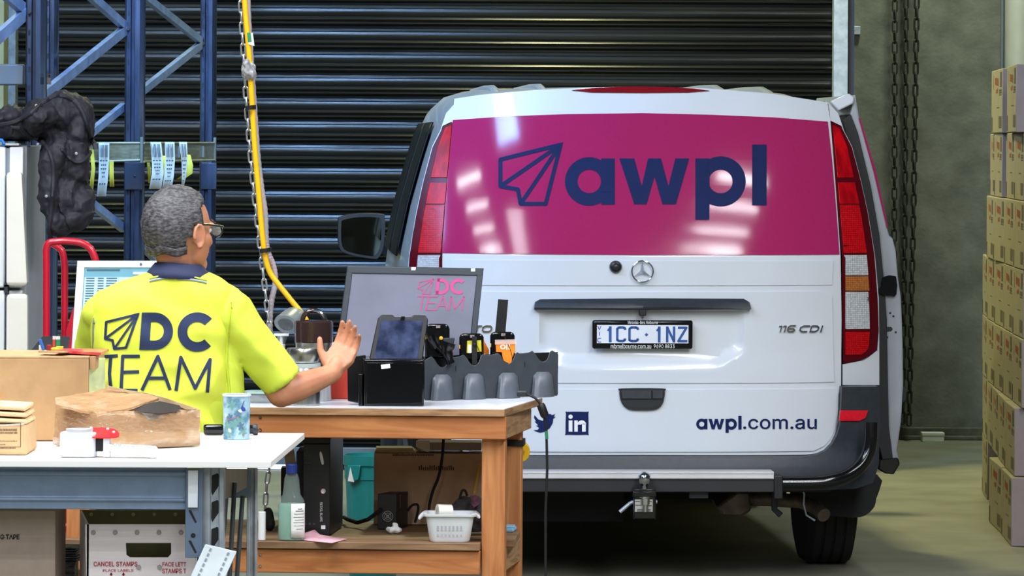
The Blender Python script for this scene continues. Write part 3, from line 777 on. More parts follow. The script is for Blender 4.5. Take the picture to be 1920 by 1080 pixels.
gl = [(1456, 906), (1500, 906), (1545, 904), (1585, 894), (1613, 874), (1628, 848), (1633, 818), (1633, 792)]
for s in (1, -1):
    pts = [VP(x if s > 0 else 2408 - x, y, -0.1 + 0.05 * max(0, x - 1560) / 73) for k, (x, y) in enumerate(smoothpoly(gl, 4, keep=(0, 6, 7)))]
    obj('guard_tube', MB().tube(pts, 13 * mpp(VD), 16), gloss_black, van)
c = VP(1457, 912, -0.13)
obj('tube_bracket', MB().box(c, (0.035, 0.1, 0.09), VYAW), black_plastic, van, bevel=0.004)
# tow hitch
tb = VP(1208, 930, -0.2)
def q(px, py, ly=-0.2): return VP(px, py, ly)
hitch = obj('tow_hitch', MB().box(q(1207, 943), (40 * mpp(VD), 0.09, 55 * mpp(VD)), VYAW).box(q(1207, 925, -0.22), (44 * mpp(VD), 0.08, 0.022), VYAW).box(q(1187, 945), (0.006, 0.09, 0.115), VYAW).box(q(1227, 945), (0.006, 0.09, 0.115), VYAW).box(q(1207, 930, -0.05), (0.07, 0.3, 0.06), VYAW), gloss_black, van, bevel=0.003)
b0 = q(1208, 926, -0.23)
obj('tow_ball', MB().lathe(b0, [(0, -0.02), (0.026, -0.014), (0.026, 0.0), (0.02, 0.006), (0.014, 0.014), (0.014, 0.03), (0.018, 0.036), (0.0235, 0.048), (0.025, 0.06), (0.0235, 0.07), (0.018, 0.079), (0.008, 0.085), (0, 0.086)]), chrome, hitch)
b1 = q(1210, 940, -0.26)
obj('hex_nut', MB().lathe(b1, [(0, -0.012), (0.016, -0.012), (0.016, 0.012), (0, 0.012)], n=6).cyl(b1, b1 - Vector((0, 0, 0.04)), 0.011), steel, hitch)
obj('rating_plate', MB().box(q(1207, 948, -0.247), (33 * mpp(VD), 0.003, 23 * mpp(VD)), VYAW), mat('aluminium_label', (190, 186, 180), 0.45, 0.4, var=0.05), hitch)
m = MB()
for k, (x0, x1, y) in enumerate(((1191, 1200, 940), (1214, 1222, 940), (1191, 1202, 947), (1195, 1220, 955), (1194, 1220, 958), (1213, 1222, 948))):
    a, b = q(x0, y, -0.25), q(x1, y, -0.25); m.box((a + b) / 2, ((b - a).length, 0.002, 0.0025), VYAW)
obj('rating_print', m, mat('grey_print', (70, 74, 72), 0.8), hitch)
obj('hitch_pin', MB().tube([q(1189, 940), q(1181, 944), q(1162, 960)], 3.6 * mpp(VD), 10).cyl(q(1226, 941), q(1232, 941), 0.008), galv, hitch)
obj('trailer_socket', MB().box(q(1309, 927, -0.1), (36 * mpp(VD), 0.05, 13 * mpp(VD)), VYAW).box(q(1309, 920, -0.1), (42 * mpp(VD), 0.05, 0.006), VYAW).cyl(q(1309, 919, -0.1), q(1309, 916, -0.1), 0.008), dark_plastic, van, bevel=0.002)
# underbody
obj('underbody', MB().box(W(0, 2.3, 0.4), (1.5, 4.2, 0.12), VYAW).box(W(0, 0.75, 0.33), (1.3, 0.12, 0.12), VYAW).box(W(-0.3, 0.45, 0.3), (0.5, 0.5, 0.16), VYAW).box(W(0, 0.12, 0.4), (1.5, 0.14, 0.1), VYAW), mat('underbody_black', (16, 16, 17), 0.8, var=0.2), van, bevel=0.01)
muf = mat('dull_exhaust_steel', (128, 112, 98), 0.5, 0.55, rgb2=(84, 72, 64), scale=14)
obj('muffler', MB().hull([VP(1342, 950, 0.35), VP(1380, 922, 0.35), VP(1408, 922, 0.35), VP(1408, 958, 0.35), VP(1396, 966, 0.35), VP(1350, 965, 0.35)] + [v + Vector((0, 0.4, 0)) for v in [VP(1342, 950, 0.35), VP(1380, 922, 0.35), VP(1408, 922, 0.35), VP(1408, 958, 0.35), VP(1396, 966, 0.35), VP(1350, 965, 0.35)]]), muf, van, bevel=0.012)
obj('exhaust_pipe', MB().tube([VP(1400, 935, 0.4), VP(1440, 936, 0.32), VP(1500, 940, 0.26), VP(1530, 952, 0.2), VP(1545, 966, 0.14)], 0.028, 12), muf, van)
obj('pipe_hanger', MB().tube([VP(1504, 918, 0.12), VP(1508, 926, 0.12), VP(1507, 946, 0.12), VP(1512, 966, 0.12), VP(1528, 976, 0.12)], 0.004, 6), galv, van)
obj('beam_hanger', MB().tube([VP(1452, 918, 0.1), VP(1452, 955, 0.1), VP(1464, 966, 0.1)], 0.012, 8), dark_plastic, van)
# wheels
def wheel(x, y, mud=True):
    m = MB(); Rr, wd = 0.335, 0.205
    prof_ = [(0.2, -wd / 2), (0.27, -wd / 2 - 0.006), (0.315, -wd / 2 + 0.004), (Rr - 0.006, -wd / 2 + 0.03)]
    for k in range(4):
        a = -wd / 2 + 0.034 + k * 0.042
        prof_ += [(Rr, a), (Rr, a + 0.028), (Rr - 0.008, a + 0.03), (Rr - 0.008, a + 0.038)]
    prof_ += [(Rr - 0.006, wd / 2 - 0.03), (0.315, wd / 2 - 0.004), (0.27, wd / 2 + 0.006), (0.2, wd / 2)]
    ax = W(1, 0, 0) - W(0, 0, 0)
    m.lathe(W(x, y, Rr + 0.002), prof_, n=40, axis=ax)
    t = obj('wheel', m, rubber, van)
    obj('rim', MB().lathe(W(x, y, Rr), [(0.0, 0.06 if x > 0 else -0.06), (0.1, 0.07 if x > 0 else -0.07), (0.19, 0.05 if x > 0 else -0.05), (0.205, 0.1 if x > 0 else -0.1), (0.205, -0.1 if x > 0 else 0.1), (0, -0.1 if x > 0 else 0.1)], n=30, axis=ax), galv, t)
for x in (-0.815, 0.815):
    wheel(x, 0.8); wheel(x, 3.95)
    s = 1 if x > 0 else -1
    f = lambda pp: pp if s > 0 else mir(pp)
    g = smoothpoly([(1516, 905), (1645, 890), (1643, 935), (1636, 955), (1612, 970), (1560, 968), (1524, 970), (1512, 940)], 3)
    m = lay(Art().poly([vxz(a, b, lambda x, z: 0.36) for a, b in f(g)]), lambda a, b: W(a, 0.36, b), None, lambda a, b: W(a, 0.385, b))
    obj('mud_flap', m, rubber, van)
# side windows, mirrors
glassd = mat('dark_side_glass', (16, 20, 22), 0.4, spec=0.2, var=0.1)
for s in (-1, 1):
    for (y0, y1) in ((0.95, 1.7), (1.8, 2.75)):
        rows = []
        for z in [1.24 + 0.55 * q_ / 12 for q_ in range(13)]:
            zz_ = 0.42 + (z - 0.42)
            rows.append([W(s * (whalf(z) * (0.998 + 0.022 * min(1, yy / 1.4)) + 0.016), yy + (z - 1.24) * 0.1, z + 0.004) for yy in [y0 + (y1 - y0) * k / 5 for k in range(6)]])
        obj('side_window', MB().sheet(rows), glassd, van, solid=0.006)
    m = MB()
    mc = W(s * 1.045, 3.3, 1.265)
    mx = Matrix.Rotation(VYAW, 3, 'Z')
    hull = []
    sh = smoothpoly([(-0.1, 0.075), (-0.085, 0.1), (0.0, 0.115), (0.1, 0.112), (0.115, 0.09), (0.112, -0.03), (0.09, -0.085), (0.06, -0.095), (-0.05, -0.075), (-0.095, -0.04)], 3)
    if s < 0: pass
    shp = [((a if s < 0 else -a), b) for a, b in sh]
    m.rings([[mc + mx @ Vector((a * k, yy, b * k)) for a, b in shp] for k, yy in ((1.0, -0.05), (1.02, 0.0), (0.9, 0.06), (0.5, 0.1))])
    sm = obj('side_mirror', m, black_plastic, van, bevel=0.006)
    obj('mirror_glass', lay(Art().poly([(a * 0.86, b * 0.86) for a, b in shp]), lambda a, b: mc + mx @ Vector((a, -0.052, b)), None, lambda a, b: mc + mx @ Vector((a, -0.045, b))), mat('mirror_silver', (190, 205, 205), 0.03, 1.0), sm, smooth=False)
    m = MB(); e0 = W(s * 0.9, 3.36, 1.22)
    m.hull([mc + mx @ Vector((-s * 0.08, k1, k2)) for k1 in (-0.02, 0.05) for k2 in (-0.06, 0.02)] + [e0 + Vector((0, k1, k2)) for k1 in (-0.04, 0.05) for k2 in (-0.05, 0.05)])
    obj('mirror_arm', m, black_plastic, van, bevel=0.006)
# open sliding door on the right side
DP_O = [(1604, 176), (1612, 222), (1640, 320), (1663, 425), (1668, 442), (1674, 446), (1680, 470), (1684, 520), (1690, 560), (1693, 640), (1694, 720), (1690, 790), (1682, 845), (1686, 862), (1676, 886)]
DP_I = [(1672, 868), (1666, 800), (1664, 720), (1662, 600), (1656, 520), (1648, 440), (1632, 350), (1608, 250), (1594, 214)]
dl = 0.42
dpoly = [vxz(a, b, lambda x, z: dl) for a, b in DP_O + DP_I]
def dfn(off): return lambda a, b: W(a, dl + off, b)
inner_shaded = mat('door_inner_shaded', (156, 160, 168), 0.45, var=0.05)  # whitish door edge, its shade put into a grey colour
sd = obj('sliding_door', lay(Art().poly(dpoly), dfn(0), None, dfn(1.25)), inner_shaded, van, bevel=0.008, smooth=False)
def dstick(name, pts, off, th, m, bevel=0.002): return obj(name, lay(Art().poly([vxz(a, b, lambda x, z: dl + off) for a, b in pts]), dfn(off), None, dfn(off + th)), m, sd, bevel=bevel, smooth=False)
dstick('door_seal_strip', [(1595, 214), (1609, 250), (1633, 350), (1649, 440), (1657, 520), (1663, 600), (1665, 720), (1667, 800), (1675, 866), (1656, 868), (1640, 800), (1640, 600), (1630, 500), (1610, 350), (1580, 225)], -0.004, 0.3, seam)
dstick('pink_film_edge', [(1610, 222), (1613, 222), (1642, 320), (1665, 425), (1663, 428), (1638, 322)], -0.002, 1.1, pink, 0)
dstick('door_latch', smoothpoly([(1655, 520), (1680, 518), (1681, 552), (1672, 555), (1656, 553), (1646, 545), (1654, 535)], 2), -0.02, 0.04, gloss_black)
dstick('latch_slot', [(1655, 613), (1671, 613), (1674, 617), (1671, 621), (1655, 622)], -0.003, 0.004, seam, 0)
m = Art()
hp = [(1669, 587), (1675, 593), (1679.5, 623), (1663.5, 632.5)]
for a, b in hp: x, z = vxz(a, b, lambda x, z: dl); m.disc((x, z), 0.0045, 12)
obj('screw_holes', lay(m, dfn(-0.002)), seam, sd, smooth=False)
dstick('outer_handle', [(1692, 722), (1699, 728), (1699, 750), (1693, 756)], 0.05, 0.2, black_plastic)
dstick('door_foot', [(1648, 862), (1684, 858), (1688, 870), (1676, 890), (1660, 888), (1646, 880)], -0.02, 0.1, gloss_black, 0.006)
m = MB().hull([VP(x, y, k) for k in (0.4, 1.7) for x, y in ((1556, 190), (1592, 175), (1602, 184), (1600, 194), (1572, 208))])
obj('top_runner', m, white_paint, sd, bevel=0.006)
# ------------------------------------------------------------------ white packing table (racking bench)
TZ = 0.92
tf, tb_ = onz(508, 865, TZ), onz(571, 812, TZ)
FD = tf.y; BD = tb_.y
beam_blue = mat('blue_grey_beam', (118, 138, 164), 0.45, 0.2, var=0.06, scale=30)
white_top = mat('white_melamine', (238, 238, 238), 0.35, var=0.015, scale=5)
tbl = thing('packing_table', 'white topped packing table with blue grey steel beam and slotted uprights', 'table', (P(200, 900, 11.1).x, 11.1, 0))
lf = onz(-200, 862, TZ); lb = onz(-200, 809, TZ)
th_ = Vector((0, 0, -13 * mpp(FD)))
obj('table_top', MB().rings([[lf + th_, Vector((tf.x, tf.y, TZ)) + th_, tb_ + th_, lb + th_], [lf, tf, tb_, lb]]), white_top, tbl, bevel=0.002)
def FZ(y, x=300, d=None): return P(x, y, d or FD).z
def plane_box(x0, x1, y0, y1, d, dep): 
    a, b = P(x0, y1, d), P(x1, y0, d)
    return ((a.x + b.x) / 2, d + dep / 2, (a.z + b.z) / 2), (abs(b.x - a.x), dep, abs(b.z - a.z))
fb = FD + 0.06
m = MB()
zt, zb_ = TZ - 13 * mpp(FD) - 0.0006, P(200, 955, fb).z; H = zt - zb_
prf = [(0, 0), (0.0, 0.16), (-0.006, 0.2), (-0.006, 0.24), (0.0, 0.28), (0.0, 0.74), (-0.008, 0.8), (-0.008, 0.86), (0, 0.9), (0, 1.0), (0.04, 1.0), (0.04, 0)]
xa, xb = P(-200, 900, fb).x, P(349, 900, fb).x
m.prism(prf, lambda a, b: Vector((xa, fb + a, zb_ + b * H)), lambda a, b: Vector((xb, fb + a, zb_ + b * H)))
obj('front_beam', m, beam_blue, tbl, bevel=0.002)
m = MB().box(*plane_box(347, 381, 878.4, 1046, fb - 0.012, 0.012)); m.mi = 1
for y in (965, 1022): m.hull([P(x, yy, fb - 0.013) + Vector((0, k, 0)) for x, yy in ((353, y - 8), (358, y - 9), (369, y + 14), (366, y + 16)) for k in (0, 0.002)])
m.lathe(P(362, 1004, fb - 0.014), [(0, 0), (0.006, 0), (0.006, 0.003), (0, 0.003)], axis=(0, 1, 0), n=14)
obj('end_connector', m, [mat('connector_blue_grey', (98, 114, 138), 0.45, 0.2, var=0.06), dark_hole], tbl, bevel=0.002)
obj('label_holder', MB().box(*plane_box(352, 371, 882, 952, fb - 0.019, 0.007)), mat('pale_label', (206, 220, 238), 0.3, rgb2=(232, 236, 240), scale=14), tbl, bevel=0.0015)
def upright(x0, x1, d, y0, holes, name='upright'):
    a, b = P(x0, y0, d), P(x1, y0, d); m = MB(); wd = b.x - a.x
    poly = [(0, 0), (wd * 0.35, 0), (wd * 0.42, 0.008), (wd * 0.75, 0.008), (wd * 0.8, 0), (wd, 0), (wd, 0.06), (0, 0.06)]
    m.prism(poly, lambda p, q: Vector((a.x + p, d + q, 0)), lambda p, q: Vector((a.x + p, d + q, a.z)))
    m.mi = 1; z = a.z - 0.045; k = 0
    while holes and z > 0.05:
        cx = a.x + wd * 0.6
        m.hull([Vector((cx + u, d + 0.007 + e, z + v)) for u, v in ((-0.009, 0.024), (0.006, 0.03), (0.012, 0.02), (0.010, 0.0), (-0.007, -0.026), (-0.010, -0.016)) for e in (0, 0.002)])
        z -= 0.0665; k += 1
    m.mi = 0
    return obj(name, m, [galv, dark_hole], tbl, bevel=0.0015)
upright(379, 420, fb + 0.01, 876, True); upright(463, 481, BD - 0.1, 874, False)
upright(-190, -150, fb + 0.01, 876, False); upright(-150, -130, BD - 0.1, 874, False)
obj('side_beam', MB().hull([P(420, 881, fb + 0.05), P(466, 879, BD - 0.08), P(466, 912, BD - 0.08), P(420, 938, fb + 0.05)] + [v + Vector((-0.03, 0, 0)) for v in (P(420, 881, fb + 0.05), P(466, 879, BD - 0.08), P(466, 912, BD - 0.08), P(420, 938, fb + 0.05))]), mat('dull_side_beam', (134, 128, 120), 0.5, 0.3, var=0.08), tbl, bevel=0.002)
obj('back_beam', MB().box(*plane_box(-190, 470, 884, 930, BD - 0.12, 0.04)), beam_blue, tbl)
m = MB()
for x0, y0, x1, y1 in ((440, 905, 425, 1180), (455, 930, 432, 1250)): m.tube([P(x0, y0, fb + 0.3), P(x1, y1, fb + 0.25)], 0.006, 8)
obj('side_brace', m, mat('dark_grey_steel', (72, 78, 84), 0.45, 0.4, var=0.1), tbl)
SHZ = 0.47
sl, sr_ = P(-200, 1000, fb), P(470, 1000, fb)
obj('lower_shelf', MB().box(((sl.x + sr_.x) / 2 - 0.02, (FD + BD) / 2 + 0.03, SHZ - 0.012), (sr_.x - sl.x - 0.04, BD - FD - 0.2, 0.024)), mat('chipboard_shelf', (168, 140, 104), 0.8, var=0.08, scale=40), tbl, bevel=0.002)
# under the table
def px_box(x0, x1, ytop, z0, d, dep):
    a, b = P(x0, ytop, d), P(x1, ytop, d)
    return MB().box(((a.x + b.x) / 2, d + dep / 2, (a.z + z0) / 2), (b.x - a.x, dep, a.z - z0))
def flat_art(name, art, d, m_, parent, off=0.0015):
    return obj(name, lay(art, lambda x, y: P(x, y, d - off)), m_, parent, smooth=False)
cd = fb + 0.12
t = thing('tape_carton', 'plain grey brown carton with black tape lettering under the packing table', 'carton', P(40, 1080, cd), 0)
t.location.z = SHZ; INV[t.name] = Matrix.Translation(t.location).inverted()
obj('carton_body', px_box(-120, 104, 956, SHZ + 0.002, cd, 0.25), mat('grey_brown_cardboard', (168, 150, 138), 0.85, var=0.05, scale=20, bump=0.04), t, bevel=0.002)
flat_art('lettering', Art().text('G TAPE', 0.5, 1011.5, 36.5, 1002, 0.03), cd, ink, t)
td = fb + 0.1
mail = mat('white_corrugated_plastic', (222, 212, 214), 0.6, var=0.03, scale=40, stretch=(0.3, 1, 12))
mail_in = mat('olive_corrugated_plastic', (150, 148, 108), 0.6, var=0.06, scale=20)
t = thing('mail_tub', 'white corrugated plastic mail tub with red lettering under the packing table', 'tub', (P(260, 1080, td).x, td + 0.12, SHZ))
z0 = SHZ + 0.002
fl = [P(154, 983, td), P(383, 983, td), P(377, 1200, td), P(166, 1200, td)]
for v in fl[2:]: v.z = z0
hh = smoothpoly([(238, 1018), (319, 1018), (321, 1022), (321, 1038), (315, 1045), (244, 1045), (237, 1040), (236, 1022)], 1)
a_ = Art()
fx0, fx1, fy0, fy1 = 154, 383, 983, 1190
for poly in ([(160, 983), (378, 983), (378, 1018), (160, 1018)], [(160, 1018), (236, 1018), (237, 1040), (244, 1045), (244, 1194), (166, 1194)], [(244, 1045), (315, 1045), (315, 1194), (244, 1194)], [(321, 1018), (378, 1018), (374, 1194), (315, 1194), (315, 1045), (321, 1038)]): a_.poly(poly)
def ztub(x, y, d):
    p = P(x, y, d); p.z = max(p.z, z0); return p
obj('front_panel', lay(a_, lambda x, y: ztub(x, y, td), None, lambda x, y: ztub(x, y, td + 0.006)), mail, t, smooth=False)
for k, (x0, x1) in enumerate(((150, 163), (374, 386))):
    m = MB()
    pts = [P(x0 if k == 0 else x1, 957, td + 0.3), P(x1 if k == 0 else x0, 983, td)]
    q = [pts[0], pts[1], Vector((pts[1].x, pts[1].y, z0)), Vector((pts[0].x, pts[0].y, z0))]
    obj('side_panel', MB().hull(q + [v + Vector((0.005 if k == 0 else -0.005, 0, 0)) for v in q]), mail, t)
bk = [P(150, 956, td + 0.3), P(386, 956, td + 0.3)]
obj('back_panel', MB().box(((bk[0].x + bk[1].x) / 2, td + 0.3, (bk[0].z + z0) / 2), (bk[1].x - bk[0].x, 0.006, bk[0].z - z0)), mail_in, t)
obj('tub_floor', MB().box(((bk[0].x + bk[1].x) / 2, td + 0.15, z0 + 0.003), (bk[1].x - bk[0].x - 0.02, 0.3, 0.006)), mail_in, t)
for k in range(5):
    obj('pale_rivet', MB().lathe(P(171 + k * 39.5, 964.5, td + 0.296), [(0, 0), (0.005, 0), (0.004, 0.003), (0, 0.003)], axis=(0, -1, 0), n=12), mat('pale_green_rivet', (206, 220, 160), 0.5), t)
for x, y in [(175 + k * 41, 998.5) for k in range(5)] + [(260, 1063.5), (299, 1063.5)]:
    obj('grey_rivet', MB().lathe(P(x, y, td - 0.001), [(0, 0), (0.006, 0), (0.005, 0.004), (0, 0.004)], axis=(0, -1, 0), n=14), mat('grey_rivet', (150, 146, 146), 0.5), t)
a_ = Art().text('CANCEL STAMPS', 175.5, 1062, 257.5, 1053, 0.014).text('PLACE LABELS', 193, 1072, 250, 1067, 0.008).text('FACE LETT', 304.5, 1062, 349, 1054, 0.014).text('STAMPS T', 304, 1075, 349, 1066, 0.014)
for x in (208.5, 231.5): a_.stroke([(x, 1082), (x, 1074)], 2).poly([(x - 3, 1078), (x + 3, 1078), (x, 1073)])
flat_art('lettering', a_, td, red_ink, t)
# loose papers beyond the tub, on the lower shelf
m = MB()
for k in range(7):
    c = P(131, 1004, td + 0.36); c = Vector((c.x + random.uniform(-0.004, 0.004), c.y, SHZ + 0.152 + 0.006 * k)); m.box(c, (0.05, 0.1, 0.003), random.uniform(-0.08, 0.08))
m.box(Vector((P(131, 1, td + 0.36).x, td + 0.36, SHZ + 0.076)), (0.05, 0.1, 0.146))
single('paper_stack', m, mat('grey_papers', (150, 156, 166), 0.7, rgb2=(60, 66, 74), scale=30, stretch=(1, 1, 6)), 'untidy stack of grey papers between the tape carton and the mail tub', 'papers')
# label strip leaning against the upright
a = [P(385, 1020, fb - 0.03), P(444, 1034, fb - 0.03), P(410, 1110, fb - 0.05), P(350, 1096, fb - 0.05)]
tg_ = thing('shelf_label', 'tilted pale plastic shelf label with rows of grey marks at the bottom of the upright', 'label', P(398, 1100, fb - 0.04))
obj('sheet', MB().hull(a + [v + Vector((0, 0.003, 0)) for v in a]), mat('frosted_plastic', (216, 226, 232), 0.35, var=0.05, scale=20), tg_, bevel=0.002)
m = MB()
for s_ in (0.22, 0.78):
    for k in range(7):
        f = 0.1 + k * 0.125
        p = a[0].lerp(a[3], f).lerp(a[1].lerp(a[2], f), s_)
        m.box(p - Vector((0, 0.001, 0)), (0.005, 0.002, 0.008), m=Matrix.Rotation(R(24), 3, 'Y'))
obj('grey_marks', m, mat('mark_grey', (150, 164, 176), 0.6), tg_)

# ------------------------------------------------------------------ things on the packing table
def tz(px, py): return onz(px, py, TZ)
# big carton
bc = tz(170, 828)
t = thing('large_carton', 'large plain brown carton at the back left of the packing table', 'carton', (P(80, 828, bc.y).x, bc.y + 0.2, TZ))
zt = P(80, 672, bc.y).z
xl, xr = P(-150, 700, bc.y).x, P(166, 700, bc.y).x
m = MB().box(((xl + xr) / 2, bc.y + 0.22, (TZ + zt) / 2 + 0.001), (xr - xl, 0.44, zt - TZ - 0.002)); obj('carton_body', m, card, t, bevel=0.003)
obj('top_flap', MB().hull([Vector((xl, bc.y, zt)), Vector((xr, bc.y, zt)), Vector((xr, bc.y + 0.2, zt + 0.008)), Vector((xl, bc.y + 0.2, zt + 0.008)), Vector((xr, bc.y, zt + 0.004)), Vector((xl, bc.y, zt + 0.004)), Vector((xr, bc.y + 0.2, zt + 0.012)), Vector((xl, bc.y + 0.2, zt + 0.012))]), card, t)
m = MB().hull([Vector((xr + 0.0005, bc.y + 0.01, TZ + 0.03)), Vector((xr + 0.02, bc.y + 0.25, TZ + 0.03)), Vector((xr + 0.02, bc.y + 0.25, zt - 0.01)), Vector((xr + 0.0005, bc.y + 0.01, zt - 0.01)), Vector((xr, bc.y + 0.25, zt - 0.01)), Vector((xr, bc.y + 0.25, TZ + 0.03))])
obj('side_tape', m, mat('pale_clear_tape', (206, 212, 190), 0.2, var=0.06, coat=0.4), t)
obj('side_flap', MB().box((xr + 0.009, bc.y + 0.06, zt - 0.012), (0.014, 0.1, 0.034)), card, t)
CZ = zt + 0.005
def onc(px, py): return onz(px, py, CZ)
# bits lying on the big carton
def on_carton(px, d): return Vector((P(px, 668, d).x, d, zt + 0.012 + 0.001))
d = bc.y + 0.06
m = MB().hull([on_carton(99, d) + v for v in (Vector((0, 0, 0)), Vector((0.13, -0.03, -0.006)), Vector((0.14, 0.08, 0)), Vector((0.02, 0.1, 0)), Vector((0, 0, 0.004)), Vector((0.13, -0.03, 0.002)), Vector((0.14, 0.08, 0.006)), Vector((0.02, 0.1, 0.006)))])
single('blister_pack', m, mat('red_blister_card', (200, 44, 50), 0.3, rgb2=(226, 120, 110), scale=25, coat=0.3), 'flat red blister pack lying on top of the large carton', 'packet')
m = MB().hull([on_carton(72, d - 0.02) + v for v in (Vector((0, 0, 0)), Vector((0.07, -0.02, 0)), Vector((0.08, 0.02, 0)), Vector((0.01, 0.04, 0)), Vector((0, 0, 0.004)), Vector((0.07, -0.02, 0.004)), Vector((0.08, 0.02, 0.004)), Vector((0.01, 0.04, 0.004)))])
single('card_scrap', m, card, 'torn scrap of brown card on the large carton, beside the red blister pack', 'scrap')
def stub(px, d, h, r, m_, nm, lab, cat, lean=0.0, band=None):
    b = on_carton(px, d); c = b + Vector((lean * h, 0, h))
    o = single(nm, MB().cyl(b, c, r, n=14), m_, lab, cat, 'small batteries and caps on the large carton', bevel=0.001)
    if band: obj('band', MB().cyl(b.lerp(c, 0.75), b.lerp(c, 0.98), r * 1.04, n=14), band, o)
stub(82, d + 0.1, 0.030, 0.0042, mat('blue_cap', (42, 104, 196), 0.35), 'pen_cap', 'blue pen cap leaning on the large carton', 'cap', -0.35)
stub(77, d + 0.11, 0.014, 0.006, white_pl, 'bottle_cap', 'small white cap beside the blue pen cap', 'cap')
stub(92, d + 0.1, 0.015, 0.007, mat('maroon_cap', (150, 30, 48), 0.4), 'bottle_cap', 'small dark red cap between the blue cap and the batteries', 'cap')
stub(101.5, d + 0.16, 0.036, 0.0042, mat('red_battery', (206, 70, 62), 0.35), 'battery', 'standing red and white battery on the large carton', 'battery', 0, white_pl)
stub(108.5, d + 0.16, 0.036, 0.0058, mat('green_battery', (40, 140, 96), 0.35), 'battery', 'standing green and white battery on the large carton', 'battery', 0, white_pl)
m = MB().ell(on_carton(104, d + 0.1) + Vector((0, 0, 0.004)), (0.014, 0.01, 0.005)).box(on_carton(112, d + 0.1) + Vector((0, 0, 0.006)), (0.018, 0.012, 0.01))
single('foam_plug', m, mat('yellow_foam', (232, 196, 40), 0.6), 'yellow plug at the foot of the standing batteries', 'plug')
# small parcel at the left edge
pd = tz(30, 854)
t = thing('parcel', 'small taped brown parcel with printed panel at the left front of the packing table', 'parcel', (P(20, 854, pd.y).x, pd.y + 0.1, TZ))
x0, x1 = P(-90, 800, pd.y).x, P(51, 800, pd.y).x; z1, z2 = P(40, 795, pd.y).z, P(30, 762, pd.y).z
m = MB()
rows = []
for k in range(9):
    f = k / 8; sag = 0.004 * math.sin(f * 9)
    rows.append([Vector((x0, pd.y + 0.03 * (f > 0.6) * (f - 0.6), TZ + 0.001)), Vector((x1 - 0.002 * math.sin(f * 3), pd.y, TZ + 0.001))])
m.box(((x0 + x1) / 2, pd.y + 0.11, (TZ + z1) / 2), (x1 - x0, 0.22, z1 - TZ - 0.002)); obj('carton_body', m, mat('light_brown_cardboard', (214, 176, 128), 0.8, var=0.06, scale=30, bump=0.05), t, bevel=0.006)
for k in range(3):
    zz0 = z1 + k * (z2 - z1 + 0.004) / 3 * 1.0
    m = MB().hull([Vector((x0, pd.y + 0.004 * k, zz0 + 0.008)), Vector((x1 + 0.002 - 0.003 * k, pd.y + 0.004 * k, zz0)), Vector((x1 + 0.002 - 0.004 * k, pd.y + 0.2, zz0)), Vector((x0, pd.y + 0.2, zz0 + 0.008)),
                   Vector((x0, pd.y + 0.004 * k, zz0 + 0.02)), Vector((x1 - 0.004 - 0.003 * k, pd.y + 0.004 * k, zz0 + 0.011)), Vector((x1 - 0.006, pd.y + 0.2, zz0 + 0.011)), Vector((x0, pd.y + 0.2, zz0 + 0.02))])
    obj('folded_flap', m, mat('pale_cardboard', (232, 198, 150), 0.8, var=0.08, scale=25, stretch=(0.5, 1, 8)), t, bevel=0.004)
a_ = Art().stroke([(-60, 792), (38.5, 793), (38.5, 838), (-60, 839)], 1.1)
for y, x1_, hh_ in ((806, 33.5, 4.0), (811.5, 34, 3.2), (827, 34, 2.0), (833.5, 10, 2.0), (840, 30, 2.4), (793.5, 16, 1.6)):
    x = -50
    while x < x1_ - 3:
        w_ = random.uniform(2.0, 6.0); 
        x += 0
        e = min(x + w_, x1_)
        for q_ in range(int((e - x) / 2) + 1):
            xx = x + q_ * 2
            if xx + 1.3 < x1_: a_.rect(xx, y - hh_ / 2 + random.uniform(0, 0.6), xx + 1.3, y + hh_ / 2)
        x = e + 1.2
flat_art('printed_panel', a_, pd.y, mat('faded_print', (110, 86, 66), 0.8), t, 0.0012)
obj('tape_strip', MB().hull([P(-40, 799, pd.y - 0.0008), P(44, 797, pd.y - 0.0008), P(48, 793, pd.y - 0.0008), P(-40, 801, pd.y - 0.0008), P(-40, 801, pd.y), P(48, 793, pd.y)]), mat('glossy_clear_tape', (240, 232, 220), 0.1, alpha=0.55, coat=0.6), t)
m = MB().hull([P(-30, 730, pd.y + 0.1), P(3, 737, pd.y + 0.1), P(8, 745, pd.y + 0.1), P(-4, 752, pd.y + 0.1), P(-30, 775, pd.y + 0.1), P(-30, 730, pd.y + 0.12), P(3, 737, pd.y + 0.12), P(-30, 775, pd.y + 0.12)])
obj('torn_corner', m, card, t)
# battered carton wrapped in clear tape
wrap = mat('tape_wrapped_cardboard', (190, 150, 108), 0.2, rgb2=(222, 198, 170), scale=9, coat=0.8, bump=1.0, bscale=16, stretch=(1.6, 1, 3.4), lo=0.54, hi=0.8, detail=7)  # pale streaks: whitish tape, with its shine put into the colour
fc = tz(182, 846)        # nearest bottom corner
t = thing('battered_carton', 'crushed brown carton wrapped in shiny clear tape with a lifted torn lid', 'carton', (fc.x, fc.y + 0.1, TZ))
L0, R0 = tz(100, 836), tz(374, 838)
def up(px, py, g): return P(px, py, g.y)
ztop = P(182, 771, fc.y).z
c_ = Vector((fc.x, fc.y, TZ + 0.005)); l_ = Vector((L0.x, L0.y, TZ + 0.005)); r_ = Vector((R0.x, R0.y, TZ + 0.005))
ba = Vector((P(290, 800, R0.y + 0.2).x, R0.y + 0.2, TZ + 0.005))
tc_, tl_, tr_ = P(182, 772, fc.y), P(106, 757, L0.y), P(374, 768, R0.y)
tba = Vector((ba.x, ba.y, tr_.z))
m = MB(); n = 10
